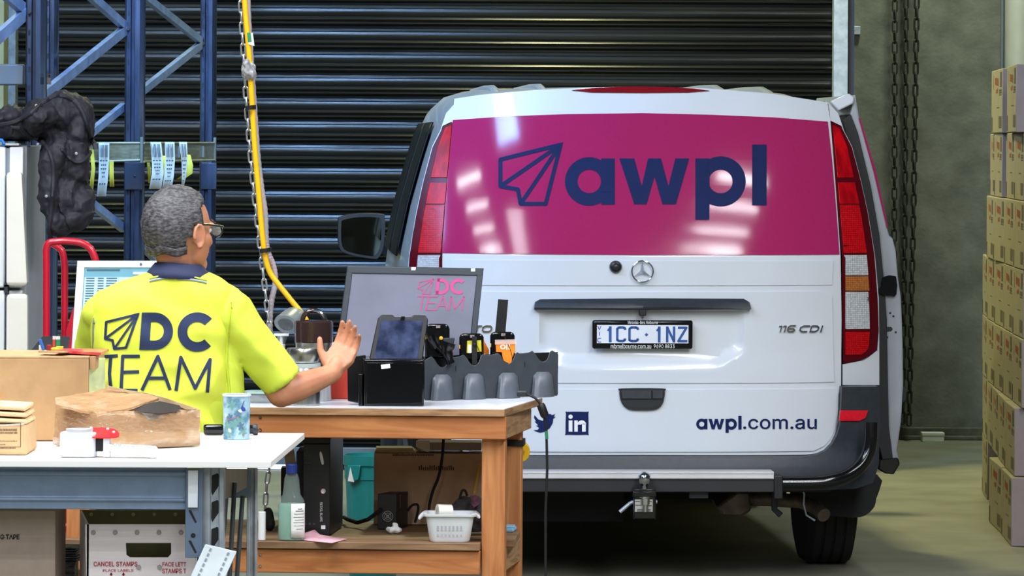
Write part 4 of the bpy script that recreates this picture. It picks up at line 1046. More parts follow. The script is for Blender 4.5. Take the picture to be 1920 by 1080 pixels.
def wallrow(a, b, ta, tb, k=0.004):
    out = []
    for i in range(6):
        row = []
        for j in range(n + 1):
            p = a.lerp(b, j / n).lerp(ta.lerp(tb, j / n), i / 5)
            row.append(p + Vector((0, k * noise.noise(p * 22), k * 0.4 * noise.noise(p * 30 + Vector((5, 5, 5))))))
        out.append(row)
    return out
for (a, b, ta, tb) in ((l_, c_, tl_, tc_), (c_, r_, tc_, tr_), (r_, ba, tr_, tba), (ba, l_, tba, tl_)): m.sheet(wallrow(a, b, ta, tb))
m.sheet([[l_, c_], [ba, r_]])
bmesh.ops.remove_doubles(m.bm, verts=m.bm.verts[:], dist=0.0005)
obj('carton_body', m, wrap, t, solid=0.004)
film = mat('crinkled_clear_tape', (176, 136, 98), 0.1, alpha=0.3, coat=1.0, spec=1.0, bump=1.0, bscale=60)
def crinkle(a, b, ta, tb, f0, f1, nx, nz, amp):
    rows = []
    for i in range(nz + 1):
        row = []
        for j in range(nx + 1):
            p = a.lerp(b, j / nx).lerp(ta.lerp(tb, j / nx), f0 + (f1 - f0) * i / nz)
            o = amp * (abs(noise.noise(Vector((p.x * 110, p.y * 110, p.z * 26)))) + 0.7 * abs(noise.noise(Vector((p.x * 60 + 9, p.y * 40, p.z * 95)))))
            row.append(p - Vector((0, 0.006 + o, 0)))
        rows.append(row)
    return MB().sheet(rows)
obj('tape_film', crinkle(c_, r_, tc_, tr_, 0.42, 1.0, 70, 24, 0.008), film, t)
obj('tape_film', crinkle(l_, c_, tl_, tc_, 0.1, 1.0, 40, 30, 0.006), film, t)
lid = [(103, 747), (130, 742), (160, 735), (200, 728), (240, 732), (280, 739), (298, 747), (262, 760), (225, 768), (183, 773), (150, 770), (105, 757)]
def lidfn(o): 
    def g(x, y):
        f = (773 - y) / 40; return P(x, y, fc.y + 0.02 + f * 0.16) + Vector((0, 0, o + 0.004 * noise.noise(Vector((x * 0.04, y * 0.08, 0)))))
    return g
obj('lid_flap', lay(Art().poly(lid), lidfn(0.0), 12, lidfn(-0.006)), wrap, t)
torn = [(193, 720), (205, 724), (240, 732), (275, 737), (310, 746), (345, 758), (373, 767), (350, 768), (328, 760), (300, 753), (285, 751), (276, 744), (262, 745), (230, 733), (208, 730)]
def tfn(o): return lambda x, y: P(x, y, fc.y + 0.17 - (x - 193) / 180 * 0.03) + Vector((0, 0.0, 0)) + Vector((0, o, 0))
obj('torn_flap', lay(Art().poly(torn), tfn(0), 14, tfn(0.006)), mat('torn_card_edge', (214, 186, 146), 0.8, rgb2=(176, 146, 108), scale=20), t)
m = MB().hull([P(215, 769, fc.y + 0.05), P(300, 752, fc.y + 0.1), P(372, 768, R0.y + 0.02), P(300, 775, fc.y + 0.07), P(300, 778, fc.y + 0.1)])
obj('dark_inside', m, mat('carton_inside_dark', (50, 44, 40), 0.8, var=0.2), t)  # dark solid filling the opening, its shade put into the colour
obj('grey_tape_patch', lay(Art().poly([(262, 770), (285, 762), (306, 768), (296, 785), (278, 788)]), lambda x, y: P(x, y, fc.y + (x - 182) / 192 * (R0.y - fc.y) - 0.006), 8), mat('grey_tape', (150, 144, 134), 0.15, coat=0.6, var=0.15), t, solid=0.001)
# tape dispenser
e = tz(150, 859)
t = thing('tape_dispenser', 'white tape dispenser with red card on top in front of the battered carton', 'tape dispenser', (P(190, 859, e.y).x, e.y + 0.05, TZ))
m = MB(); k = mpp(e.y)
ol = smoothpoly([(113, 0), (118, -10), (150, -14), (176, -10), (181, 0), (181, 20), (176, 30), (150, 32), (118, 28), (113, 18)], 3)
def dz(py): return P(150, py, e.y).z
m.rings([[Vector(((x - 960) * k, e.y + 0.03 + yy * 0.0016, z)) for x, yy in ol] for z in (TZ + 0.001, dz(835), dz(812))], True)
obj('roll_housing', m, white_pl, t, bevel=0.004)
obj('tape_roll', MB().lathe(Vector((P(150, 1, e.y).x, e.y + 0.045, dz(812) - 0.012)), [(0.016, 0), (0.034, 0), (0.034, 0.02), (0.016, 0.02), (0.016, 0)], n=30), mat('tape_roll_grey', (204, 206, 212), 0.3, var=0.05), t)
m = MB().box((P(188, 1, e.y).x, e.y + 0.05, (dz(846) + dz(820)) / 2 + 0.002), (14 * k, 0.05, dz(815) - dz(848))); obj('cutter_block', m, black_plastic, t, bevel=0.002)
m = MB().box((P(203, 1, e.y).x, e.y + 0.03, (TZ + dz(818)) / 2), (13 * k, 0.03, dz(818) - TZ - 0.002)).hull([P(198, 833, e.y + 0.01), P(290, 838, e.y), P(294, 842, e.y), P(293, 858, e.y), P(285, 859, e.y), P(205, 846, e.y + 0.01)] + [v + Vector((0, 0.035, 0)) for v in (P(198, 833, e.y + 0.01), P(290, 838, e.y), P(294, 842, e.y), P(293, 858, e.y), P(285, 859, e.y), P(205, 846, e.y + 0.01))])
obj('handle_arm', m, white_pl, t, bevel=0.002)
m = MB()
for j in range(9): m.cyl(P(216 + j * 8.5, 836 + j * 0.7, e.y + 0.006), P(216 + j * 8.5, 832 + j * 0.7, e.y + 0.006), 2.6 * k, n=10)
obj('grip_studs', m, mat('pale_grey_plastic', (200, 204, 212), 0.4), t)
m = lay(Art().poly(smoothpoly([(137, 811), (160, 804), (190, 801), (214, 804), (224, 813), (218, 819), (190, 820), (165, 818)], 2)), lambda x, y: P(x, y, e.y + 0.01 + (820 - y) * 0.003), 8, lambda x, y: P(x, y, e.y + 0.01 + (820 - y) * 0.003) - Vector((0, 0, 0.003)))
obj('red_card', m, mat('red_glossy_card', (222, 56, 56), 0.25, coat=0.4, rgb2=(206, 36, 44), scale=20), t)
m = MB()
for x, y in ((171, 804), (202, 806), (213, 812)): m.ell(P(x, y - 2, e.y + 0.02), (0.004, 0.004, 0.003), nu=10, nv=6)
obj('white_studs', m, white_pl, t)
# paper cup
e = tz(442, 825); k = mpp(e.y)
t = thing('paper_cup', 'paper cup printed with blue green leaves near the right end of the packing table', 'cup', (e.x, e.y + 0.025, TZ))
h = (825 - 741) * k; cc = Vector((e.x, e.y + 0.03, TZ + 0.001))
floral = mat('floral_cup_print', (84, 128, 152), 0.5, rgb2=(160, 192, 206), scale=26, detail=6, lo=0.42, hi=0.56)
obj('cup_wall', MB().lathe(cc, [(0, 0), (24.5 * k, 0), (24.5 * k, 0.003), (26 * k, h * 0.97), (25 * k, h * 0.97), (23.4 * k, 0.006), (0, 0.006)], n=40), floral, t)
obj('rim', MB().lathe(cc + Vector((0, 0, h - 0.004)), [(25.4 * k, 0), (27, 0.001), (27, 0.004), (25.4 * k, 0.005)] and [(25.2 * k, -0.001), (27 * k, -0.0005), (27.3 * k, 0.002), (26.6 * k, 0.0045), (25.2 * k, 0.004), (25.2 * k, -0.001)], n=40), white_pl, t)
def cupmap(r): 
    def g(x, y):
        a = (x - 442) / 25.4; a = max(-1.35, min(1.35, a)); z = (825 - y) * k
        rr = (24.6 + 1.4 * z / h) * k + r
        return cc + Vector((math.sin(a) * rr, -math.cos(a) * rr, z))
    return g
def leaf(x, y, L, an, w_=0.42):
    p = []
    for i in range(9):
        t_ = i / 8; p.append((t_ * L, w_ * L * math.sin(math.pi * t_) * 0.5))
    p += [(L - a, -b) for a, b in [(i / 8 * L, w_ * L * math.sin(math.pi * i / 8) * 0.5) for i in range(1, 8)]]
    ca, sa = math.cos(R(an)), math.sin(R(an))
    return [(x + a * ca - b * sa, y + a * sa + b * ca) for a, b in p]
A1, A2, A3, A4 = Art(), Art(), Art(), Art()
for (x, y) in ((434, 760), (440, 796), (424, 800), (456, 810), (450, 788), (428, 812)):
    for an in (20, 80, 150, 215, 280, 330): A1.poly(leaf(x, y, 11, an))
for (x, y) in ((446, 778), (430, 784), (452, 800)):
    for an in (50, 120, 190, 260, 320): A2.poly(leaf(x, y, 9, an))
A3.poly(leaf(453, 768, 9, -75)).poly(leaf(451, 765, 12, 30, 0.7)).stroke([(455, 760), (458, 752)], 1.6)
A4.poly(leaf(446, 770, 10, 10, 0.6)).poly(leaf(420, 776, 8, 70, 0.7)).poly(leaf(428, 804, 9, 60, 0.7))
for n_, a_, m_ in (('leaf_print', A1, mat('leaf_teal', (104, 150, 146), 0.5, var=0.12, scale=60)), ('leaf_print', A2, mat('leaf_slate', (78, 112, 140), 0.5, var=0.12, scale=60)), ('bird_print', A3, mat('bird_blue', (44, 66, 150), 0.5)), ('pale_print', A4, mat('cup_cream', (236, 232, 200), 0.5))):
    obj(n_, lay(a_, cupmap({'leaf_print': 0.0006, 'bird_print': 0.0014, 'pale_print': 0.0010}[n_] + (0.0003 if m_.name == 'leaf_slate' else 0)), 4), m_, t, smooth=False)
obj('branch_print', lay(Art().stroke([(418, 790), (430, 787), (442, 783), (448, 782)], 1.2).poly(leaf(455, 817, 5, -20, 0.8)), cupmap(0.0016), 4), mat('branch_pink', (176, 110, 110), 0.5), t, smooth=False)
# torch behind the cup
e = tz(430, 818)
a, b = Vector((P(381, 809, e.y + 0.02).x, e.y + 0.03, TZ + 0.0155)), Vector((P(482, 809, e.y + 0.02).x, e.y + 0.05, TZ + 0.0155))
t = thing('torch', 'black metal torch lying behind the floral paper cup', 'torch', (a + b) / 2 - Vector((0, 0, 0.0155)))
m = MB(); m.tube([a, a.lerp(b, 0.02), a.lerp(b, 0.06), a.lerp(b, 0.34), a.lerp(b, 0.36), a.lerp(b, 0.9)], 0.01, 18, radii=[0.010, 0.0135, 0.0145, 0.0145, 0.012, 0.012]); obj('barrel', m, gloss_black, t)
obj('head', MB().tube([a.lerp(b, 0.9), a.lerp(b, 0.93), a.lerp(b, 0.985), b], 0.01, 18, radii=[0.012, 0.015, 0.0155, 0.0145]), dark_plastic, t)
# ------------------------------------------------------------------ wooden workbench
BZ = 0.90
br = onz(946, 767, BZ); BYAW = R(-3.5)
bench = thing('workbench', 'timber workbench with white top, orange pine apron and lower shelf', 'workbench', (br.x, br.y, 0), BYAW)
BMx = Matrix.Translation((br.x, br.y, 0)) @ Matrix.Rotation(BYAW, 4, 'Z')
def B(u, v, z): return BMx @ Vector((u, v, z))      # u: along the front, 0 at the right corner; v: back
BI = BMx.inverted()
bk_ = BI @ onz(1017, 745.5, BZ); BDp = bk_.y; BRX = bk_.x
pine = wood('orange_pine', (190, 124, 70), (164, 98, 50)); pine_leg = wood('pine_leg', (196, 132, 78), (170, 104, 56), stretch=(14, 14, 1.0))
pine_pale = wood('pale_plywood_edge', (172, 132, 92), (136, 100, 68), stretch=(3, 3, 30))
kb = mpp(br.y)
LB = 1.40
lam = mat('white_laminate', (222, 226, 236), 0.3, var=0.02, scale=6)
tt = 0.024
def slab(z0, z1, u0, u1, v0, v1, u2=None): 
    u2 = u1 if u2 is None else u2
    return [[B(u0, v0, z), B(u1, v0, z), B(u2, v1, z), B(u0, v1, z)] for z in (z0, z1)]
top = obj('bench_top', MB().rings(slab(BZ - tt, BZ - 0.0015, -LB, 0, 0, BDp, BRX)), pine_pale, bench, bevel=0.002)
obj('laminate', MB().rings(slab(BZ - 0.0016, BZ, -LB, -0.001, 0.001, BDp - 0.001, BRX - 0.001)), lam, top)
az0 = BZ - tt - 43 * kb
obj('apron', MB().rings(slab(az0, BZ - tt, -LB + 0.02, 0.005, 0.012, 0.05)), pine, bench, bevel=0.003)
obj('apron', MB().rings(slab(az0, BZ - tt, -LB + 0.02, BRX * 0.55, BDp - 0.05, BDp - 0.012)), pine, bench, bevel=0.003)
e0, e1 = B(0.006, 0.012, 0), B(BRX - 0.02, BDp - 0.14, 0)
m = MB().rings([[B(-0.035, 0.05, z), B(0.004, 0.05, z), B(BRX * 0.62, BDp - 0.06, z), B(BRX * 0.62 - 0.04, BDp - 0.06, z)] for z in (az0, BZ - tt)])
obj('end_apron', m, pine_pale, bench, bevel=0.002)
lw = 44 * kb
lu = BI @ P(945, 900, br.y)
u1 = lu.x; 
def leg(u0, u1, v0, v1): return MB().rings([[B(u0, v0, z), B(u1, v0, z), B(u1, v1, z), B(u0, v1, z)] for z in (0.0, az0 + 0.06)])
obj('leg', leg(u1 - lw, u1, 0.05, 0.14), pine_leg, bench, bevel=0.003)
ub = (BI @ P(980, 900, br.y + BDp - 0.06)).x
obj('leg', leg(ub - 0.075, ub, BDp - 0.14, BDp - 0.05), pine_leg, bench, bevel=0.003)
obj('leg', leg(-LB + 0.05, -LB + 0.05 + lw, 0.05, 0.14), pine_leg, bench, bevel=0.003)
obj('leg', leg(-LB + 0.05, -LB + 0.05 + lw, BDp - 0.14, BDp - 0.05), pine_leg, bench, bevel=0.003)
SZ = HC - (1020 - YH) * mpp(br.y)         # lower shelf height
pine_sh = wood('shelf_board', (150, 116, 84), (110, 82, 58))
obj('shelf_board', MB().rings(slab(SZ - 0.022, SZ, -LB + 0.02, u1 - lw - 0.002, 0.0, BDp + 0.14)), pine_sh, bench, bevel=0.002)
obj('shelf_board', MB().rings(slab(SZ - 0.022, SZ, u1 - lw - 0.001, ub - 0.002, 0.142, BDp - 0.142)), pine_sh, bench, bevel=0.002)
obj('shelf_rail', MB().rings(slab(SZ - 0.022 - 46 * kb, SZ - 0.024, -LB + 0.02, u1 - lw - 0.002, 0.012, 0.05)), pine, bench, bevel=0.003)
m = MB().rings([[B(u1 - 0.03, 0.14, z), B(u1 - 0.001, 0.14, z), B(ub - 0.001, BDp - 0.14, z), B(ub - 0.03, BDp - 0.14, z)] for z in (SZ - 0.095, SZ - 0.024)])
obj('shelf_end_rail', m, pine_pale, bench, bevel=0.002)
m = MB()
for py in (783, 806): m.lathe(P(488, py, B((BI @ P(488, py, br.y)).x, 0.011, 0).y), [(0, 0), (0.0045, 0), (0.0045, 0.002), (0.002, 0.002), (0, 0.0005)], axis=(0, -1, 0), n=12)
for py in (1040, 1061): m.lathe(P(488, py, B((BI @ P(488, py, br.y)).x, 0.011, 0).y), [(0, 0), (0.004, 0), (0.004, 0.002), (0.002, 0.002), (0, 0.0005)], axis=(0, -1, 0), n=12)
obj('screws', m, chrome, bench)
def bz(px, py): return onz(px, py, BZ)
def sz(px, py): return onz(px, py, SZ)
# strap round the back leg, yellow roll behind it
c = B(ub - 0.0375, BDp - 0.095, az0 + 0.03); c.z = P(965, 829, c.y).z
hw = 0.041
m = MB()
for (u0, u1_, v0, v1) in ((-hw - 0.004, hw + 0.004, -0.052, -0.047), (-hw - 0.004, hw + 0.004, 0.047, 0.052), (-hw - 0.004, -hw, -0.05, 0.05), (hw, hw + 0.004, -0.05, 0.05)):
    m.rings([[BMx @ Vector((ub - 0.0375 + a, BDp - 0.095 + b, c.z + z)) for a, b in ((u0, v0), (u1_, v0), (u1_, v1), (u0, v1))] for z in (-0.01, 0.01)])
single('leg_strap', m, rubber, 'black strap wound round the back leg of the workbench', 'strap', bevel=0.001)
c = P(976, 846, br.y + BDp + 0.06)
m = MB().lathe(c, [(0.014, -0.02), (0.03, -0.02), (0.03, 0.02), (0.014, 0.02), (0.014, -0.02)], axis=(0, 1, 0.1), n=28)
single('tape_coil', m, mat('yellow_tape', (240, 190, 20), 0.4, var=0.06), 'yellow tape roll hanging behind the back leg of the workbench', 'tape')

# ------------------------------------------------------------------ hanging chain, cable and hose behind the bench
HD = 13.9
ch = [P(449, -60, HD) + Vector((-0.12, 0, 2.2)), P(449, -60, HD), P(454, 60, HD), P(461, 180, HD), P(467, 260, HD), P(474, 340, HD), P(484, 430, HD), P(492, 500, HD), P(499, 560, HD), P(506, 620, HD), P(506, 760, HD), P(506, 870, HD), P(500, 910, HD), P(496, 968, HD)]
single('steel_chain', chain_mesh(ch, 0.046, 0.0066, 0.76), mat('bright_zinc_chain', (186, 190, 192), 0.32, 0.7, var=0.12, scale=40), 'long silver chain hanging beside the yellow cable', 'chain')
def sp(pts, d, n=6):
    V = [P(x, y, d) for x, y in pts]; out = []
    for i in range(len(V) - 1):
        p0, p1, p2, p3 = V[max(i - 1, 0)], V[i], V[i + 1], V[min(i + 2, len(V) - 1)]
        for k in range(n):
            t = k / n; out.append(0.5 * (2 * p1 + (p2 - p0) * t + (2 * p0 - 5 * p1 + 4 * p2 - p3) * t * t + (3 * p1 - p0 - 3 * p2 + p3) * t ** 3))
    return out + [V[-1]]
yel = mat('yellow_cable', (246, 186, 8), 0.4, var=0.06, scale=30)
m = MB().tube([P(456, -60, HD - 0.03) + Vector((-0.12, 0, 2.2))] + sp([(456, -60), (460, 20), (467, 100), (473, 200), (478, 280), (485, 360), (491, 430), (497, 478), (506, 510), (522, 533), (545, 562), (566, 588), (590, 625)], HD - 0.03), 5.2 * mpp(HD), 12)
single('yellow_cable', m, yel, 'yellow power cable dropping from above to behind the brown lidded flask', 'cable')
hose = mat('pink_grey_hose', (196, 170, 176), 0.5, rgb2=(158, 166, 174), scale=6)
m = MB(); pth = [P(462, -60, HD + 0.035) + Vector((-0.12, 0, 2.2))] + sp([(462, -60), (466, 40), (472, 130), (478, 220), (484, 300), (490, 350), (497, 400), (499, 450), (503, 474), (513, 500), (516, 530), (509, 565), (506, 600), (506, 640)], HD + 0.035, 14)
m.tube(pth, 5 * mpp(HD), 12, radii=[(5.6 if i % 3 else 4.9) * mpp(HD) for i in range(len(pth))])
single('ribbed_hose', m, hose, 'pale pink ribbed hose strapped to the yellow cable', 'hose')
for px, py, sx, lab in ((470, 202, 9, 'black hook and loop tie round the cable at shoulder of the rack braces, upper of two'), (498, 469, 10, 'black hook and loop tie round cable and hose, lower of two')):
    c = P(px, py, HD - 0.01); n = 20; k = mpp(HD)
    m = MB().rings([[c + Vector((math.cos(2 * math.pi * i / n) * (sx + e) * k, math.sin(2 * math.pi * i / n) * (27 + e) * k, z * k + 0.002 * math.cos(2 * math.pi * i / n))) for i in range(n)] for z, e in ((-4, 0), (-4, 1.2), (4, 1.2), (4, 0))], closed=True)
    single('cable_tie', m, rubber, lab if px > 480 else 'black hook and loop tie round chain and cable, upper of two', 'cable tie', 'ties on the hanging cable')
c = P(468, 73, HD - 0.035)
tg_ = thing('inspection_tag', 'small green and white inspection tag folded round the yellow cable', 'tag', P(468, 84, HD - 0.03))
obj('white_flag', MB().hull([P(463, 61, HD - 0.045), P(474, 62, HD - 0.045), P(477, 86, HD - 0.045), P(466, 83, HD - 0.045)] + [P(463, 61, HD - 0.043), P(474, 62, HD - 0.043), P(477, 86, HD - 0.043), P(466, 83, HD - 0.043)]), paper, tg_)
obj('green_panel', MB().hull([P(463, 61, HD - 0.0465), P(470, 61, HD - 0.0465), P(472, 78, HD - 0.0465), P(465, 79, HD - 0.0465)] + [P(463, 61, HD - 0.0455), P(470, 61, HD - 0.0455), P(472, 78, HD - 0.0455), P(465, 79, HD - 0.0455)]), mat('tag_green', (30, 128, 84), 0.5), tg_)
m = MB().ell(P(467, 132, HD - 0.02), (13 * mpp(HD), 0.055, 18 * mpp(HD)), nu=16, nv=10).ell(P(463, 120, HD - 0.05), (8 * mpp(HD), 0.03, 9 * mpp(HD)), nu=12, nv=8).ell(P(474, 140, HD - 0.05), (7 * mpp(HD), 0.03, 9 * mpp(HD)), nu=12, nv=8)
me = blob(m, 0.003, 3, lambda p: 0.006 * noise.noise(p * 70))
o = mesh_obj('plastic_wrap_knot', me, mat('crumpled_grey_plastic', (190, 190, 192), 0.25, rgb2=(150, 150, 156), scale=30, coat=0.3)); c0 = P(467, 150, HD - 0.02); o.data.transform(Matrix.Translation(-c0)); o.location = c0
tag(o, 'crumpled grey plastic wrapped round the chain and yellow cable', 'plastic wrap')
m = MB().cyl(P(490, 1014, HD - 0.35), P(490, 962, HD - 0.35), 6 * mpp(HD - 0.3), n=18)
# ------------------------------------------------------------------ things on the workbench
# steel flasks
def flask_at(px, py): g = bz(px, py); return g, mpp(g.y)
g, k = flask_at(586, 753); c = Vector((g.x, g.y + 0.055, BZ + 0.0005))
t = thing('vacuum_flask', 'tall steel flask with dark brown lid and hooped handle on the workbench', 'flask', c)
zt = lambda py: P(586, py, c.y).z - BZ
obj('flask_body', MB().lathe(c, [(0, 0), (33 * k, 0), (34 * k, 0.004), (34 * k, zt(648)), (35 * k, zt(641)), (0, zt(641))], n=36), steel, t)
brown = mat('dark_brown_plastic', (52, 36, 34), 0.18, coat=0.4, var=0.1)
obj('brown_lid', MB().lathe(c, [(0, zt(642)), (36 * k, zt(642)), (36.5 * k, zt(612)), (36 * k, zt(604)), (33 * k, zt(601)), (0, zt(600))], n=36), brown, t)
m = MB().tube([c + Vector((math.cos(a) * 21 * k, -0.012, zt(602) + math.sin(a) * 20 * k)) for a in [math.pi * i / 14 for i in range(15)]], 4.5 * k, 12)
obj('lid_handle', m, brown, t)
obj('handle_clip', MB().tube([c + Vector((math.cos(a) * 21.5 * k, -0.016, zt(602) + math.sin(a) * 20.5 * k)) for a in [math.pi * i / 14 for i in range(0, 8)]], 4.2 * k, 10).lathe(c + Vector((19 * k, -0.03, zt(606))), [(0, 0), (0.006, 0), (0.005, 0.01), (0, 0.01)], axis=(0, -1, 0), n=14), chrome, t)
g, k = flask_at(567, 762); c = Vector((g.x, g.y + 0.053, BZ + 0.0005))
t = thing('vacuum_flask', 'shorter all steel flask in front of the brown lidded flask', 'flask', c)
zt = lambda py: P(567, py, c.y).z - BZ
obj('flask_body', MB().lathe(c, [(0, 0), (30 * k, 0), (32 * k, 0.004), (32 * k, zt(690)), (31 * k, zt(688)), (0, zt(688))], n=36), steel, t)
obj('grey_collar', MB().lathe(c, [(0, zt(689)), (32.5 * k, zt(689)), (32.5 * k, zt(681)), (0, zt(681))], n=36), mat('pale_grey_ring', (176, 186, 186), 0.4), t)
obj('steel_cup_lid', MB().lathe(c, [(0, zt(680)), (27 * k, zt(680)), (31 * k, zt(672)), (33 * k, zt(658)), (31 * k, zt(653)), (0, zt(652))], n=36), steel, t)
# soap pump
g = bz(531, 752); c = Vector((P(527, 752, g.y + 0.09).x, g.y + 0.09, BZ + 0.0005)); k = mpp(c.y) * 0.92; zt = lambda py: P(531, py, c.y).z - BZ
t = thing('pump_bottle', 'white pump bottle half hidden behind the raised yellow sleeve', 'bottle', c)
obj('bottle', MB().lathe(c, [(0, 0), (26 * k, 0), (26 * k, zt(675)), (20 * k, zt(662)), (8 * k, zt(655)), (0, zt(655))], n=26), white_pl, t)
obj('pump', MB().cyl(c + Vector((0, 0, zt(656))), c + Vector((0, 0, zt(646))), 8 * k).cyl(c + Vector((0, 0, zt(647))), c + Vector((0, 0, zt(630))), 4 * k, 3 * k).box(c + Vector((0, 0, zt(628))), (30 * k, 0.02, 5 * k)), white_pl, t, bevel=0.001)
# barcode scanner in stand
d = HD - 0.39; k = mpp(d)
g = Vector((P(530, 700, d).x, d, BZ))
t = thing('barcode_scanner', 'grey barcode scanner in a stand behind the flasks', 'scanner', g)
grey_pl = mat('mid_grey_plastic', (112, 120, 124), 0.35, var=0.06, scale=30)
m = MB()
a, b = P(536, 608, d - 0.04), P(556, 592, d + 0.07)
ax = (b - a).normalized()
m.lathe(a, [(14 * k, 0), (20 * k, 0.0), (21 * k, 0.012), (20 * k, 0.03), (20 * k, 0.06), (18 * k, 0.1), (10 * k, 0.115), (0, 0.118), (0, 0.02), (13 * k, 0.02), (14 * k, 0)], axis=(0.25, 0.93, 0.25), n=26, sx=1.15, sy=0.85)
obj('scan_head', m, grey_pl, t)
obj('scan_window', MB().lathe(a + Vector((0, 0.012, 0)), [(0, 0), (14 * k, 0), (14 * k, 0.004), (0, 0.004)], axis=(0.25, 0.93, 0.25), sx=1.15, sy=0.85), gloss_black, t)
obj('stand', MB().tube([P(532, 624, d), P(520, 660, d), P(518, 700, d), Vector((P(518, 700, d).x, d, BZ + 0.01))], 9 * k, 14).lathe(Vector((P(518, 700, d).x, d, BZ + 0.001)), [(0, 0), (0.05, 0), (0.046, 0.012), (0, 0.016)]), grey_pl, t)
# clear food tub
g = bz(480, 757); d = g.y + 0.03
t = thing('food_container', 'clear lidded plastic food tub beside the elbow', 'container', (P(495, 757, d).x, d + 0.03, BZ))
m = MB(); cx = P(495, 750, d).x; k = mpp(d)
m.rings([[Vector((cx + a * w_ * k, d + 0.04 + b * 0.04, BZ + z)) for a, b in smoothpoly([(-1, -1), (1, -1), (1, 1), (-1, 1)], 4)] for w_, z in ((24, 0.001), (27, 0.01), (28, 0.028))]); obj('tub', m, mat('smoky_clear_plastic', (150, 156, 156), 0.15, alpha=0.6, coat=0.4), t)
obj('lid', MB().rings([[Vector((cx + a * 31 * k, d + 0.04 + b * 0.044, BZ + z)) for a, b in smoothpoly([(-1, -1), (1, -1), (1, 1), (-1, 1)], 4)] for z in (0.029, 0.036)]), mat('frosted_lid', (176, 206, 196), 0.25, alpha=0.75), t, bevel=0.001)
# tissue box
g = bz(637, 752); d = g.y + 0.1; k = mpp(d)
t = thing('tissue_box', 'red tissue box with white tissue standing up beside the flasks', 'tissue box', (P(637, 740, d).x, d, BZ))
z1 = P(637, 668, d).z
obj('box', MB().box((P(637, 700, d).x, d + 0.055, (BZ + z1) / 2), (40 * k, 0.11, z1 - BZ - 0.001)), mat('red_orange_card', (206, 66, 44), 0.6, rgb2=(186, 44, 36), scale=8), t, bevel=0.003)
m = MB().hull([P(x, y, d + 0.05 + 0.01 * (i % 3)) for i, (x, y) in enumerate(((622, 668), (619, 648), (634, 640), (636, 632), (648, 634), (656, 644), (657, 654), (648, 656), (646, 668)))] + [P(x, y, d + 0.075) for x, y in ((624, 668), (634, 642), (650, 640), (645, 668))])
bmesh.ops.subdivide_edges(m.bm, edges=m.bm.edges[:], cuts=3, use_grid_fill=True)
for v in m.bm.verts: v.co += Vector((noise.noise(v.co * 60), noise.noise(v.co * 50 + Vector((9, 0, 0))), noise.noise(v.co * 70))) * 0.003
obj('tissue', m, paper, t)
# black monitor
md = bz(700, 748).y + 0.16
mon = thing('monitor', 'black framed widescreen monitor on the workbench with a pink team logo', 'monitor', (P(765, 740, md).x, md, BZ))
q4 = [(650, 498), (907, 500), (893, 662), (628, 690)]
q4 = [(651, 498), (907, 503), (882, 740), (620, 740)]
def mon_pt(u, v, o=0.0):
    a = Vector(q4[0]).lerp(Vector(q4[1]), u); b = Vector(q4[3]).lerp(Vector(q4[2]), u); p = a.lerp(b, v)
    return P(p.x, p.y, md + 0.05 * (1 - v) - 0.04 * (u - 0.5) + o)
m = MB(); fr = 0.055
def frame(u0, v0, u1, v1, o0, o1): m.hull([mon_pt(u, v, o) for u in (u0, u1) for v in (v0, v1) for o in (o0, o1)])
frame(0, 0, 1, 0.06, 0, 0.02); frame(0, 0.94, 1, 1, 0, 0.02); frame(0, 0.05, 0.045, 0.95, 0, 0.02); frame(0.955, 0.05, 1, 0.95, 0, 0.02)
obj('bezel', m, mat('bezel_grey', (46, 54, 64), 0.4, var=0.05), mon, bevel=0.003)
m = MB(); m.hull([mon_pt(u, v, o) for (uu, vv, o) in ((0, 0, 0.02), (0.12, 0.12, 0.055)) for u in (uu, 1 - uu) for v in (vv, 1 - vv)]); obj('back_shell', m, black_plastic, mon)
scr = obj('screen', MB().hull([mon_pt(u, v, o) for u in (0.04, 0.96) for v in (0.055, 0.945) for o in (0.004, 0.012)]), mat('grey_screen', (112, 115, 134), 0.4, rgb2=(98, 102, 120), scale=5, emit=0.1), mon)
def uv_scr(px, py):
    u, v = 0.5, 0.3
    for _ in range(8):
        a = Vector(q4[0]).lerp(Vector(q4[1]), u); b = Vector(q4[3]).lerp(Vector(q4[2]), u)
        v = (py - a.y) / (b.y - a.y); p = a.lerp(b, v); u += (px - p.x) / 260
    return u, v
a_ = Art()
tip = (813, 523); pl = [(786, 529), (784, 541), (793, 544), (793, 551), (806, 551)]
a_.stroke([tip] + pl, 1.6, True); a_.stroke([pl[1], tip], 1.6); a_.stroke([pl[3], tip], 1.6)
a_.poly([(819, 522), (825.5, 522), (822, 552), (815.5, 552)]).arc((828, 537), 8.5, 15, -90, 90, 24, 0.95).rect(820, 522, 828, 528.5).rect(817, 545.5, 828, 552)
a_.arc((859, 537), 8.5, 15, 50, 320, 30)
for p in ([(783, 555.5), (803, 555.5)], [(793, 555), (789, 582)], [(822, 555.5), (804, 556), (799, 581), (815, 581)], [(802, 568), (816, 568)], [(817, 582), (831, 555), (838, 582)], [(823, 573), (835, 573)], [(842, 582), (846, 556), (853, 580), (870, 556), (866, 582)]):
    a_.stroke(p, 2.2)
obj('screen_logo', lay(a_, lambda x, y: mon_pt(*uv_scr(x, y), 0.0025)), mat('screen_pink', (186, 66, 132), 0.4, emit=0.12), scr, smooth=False)
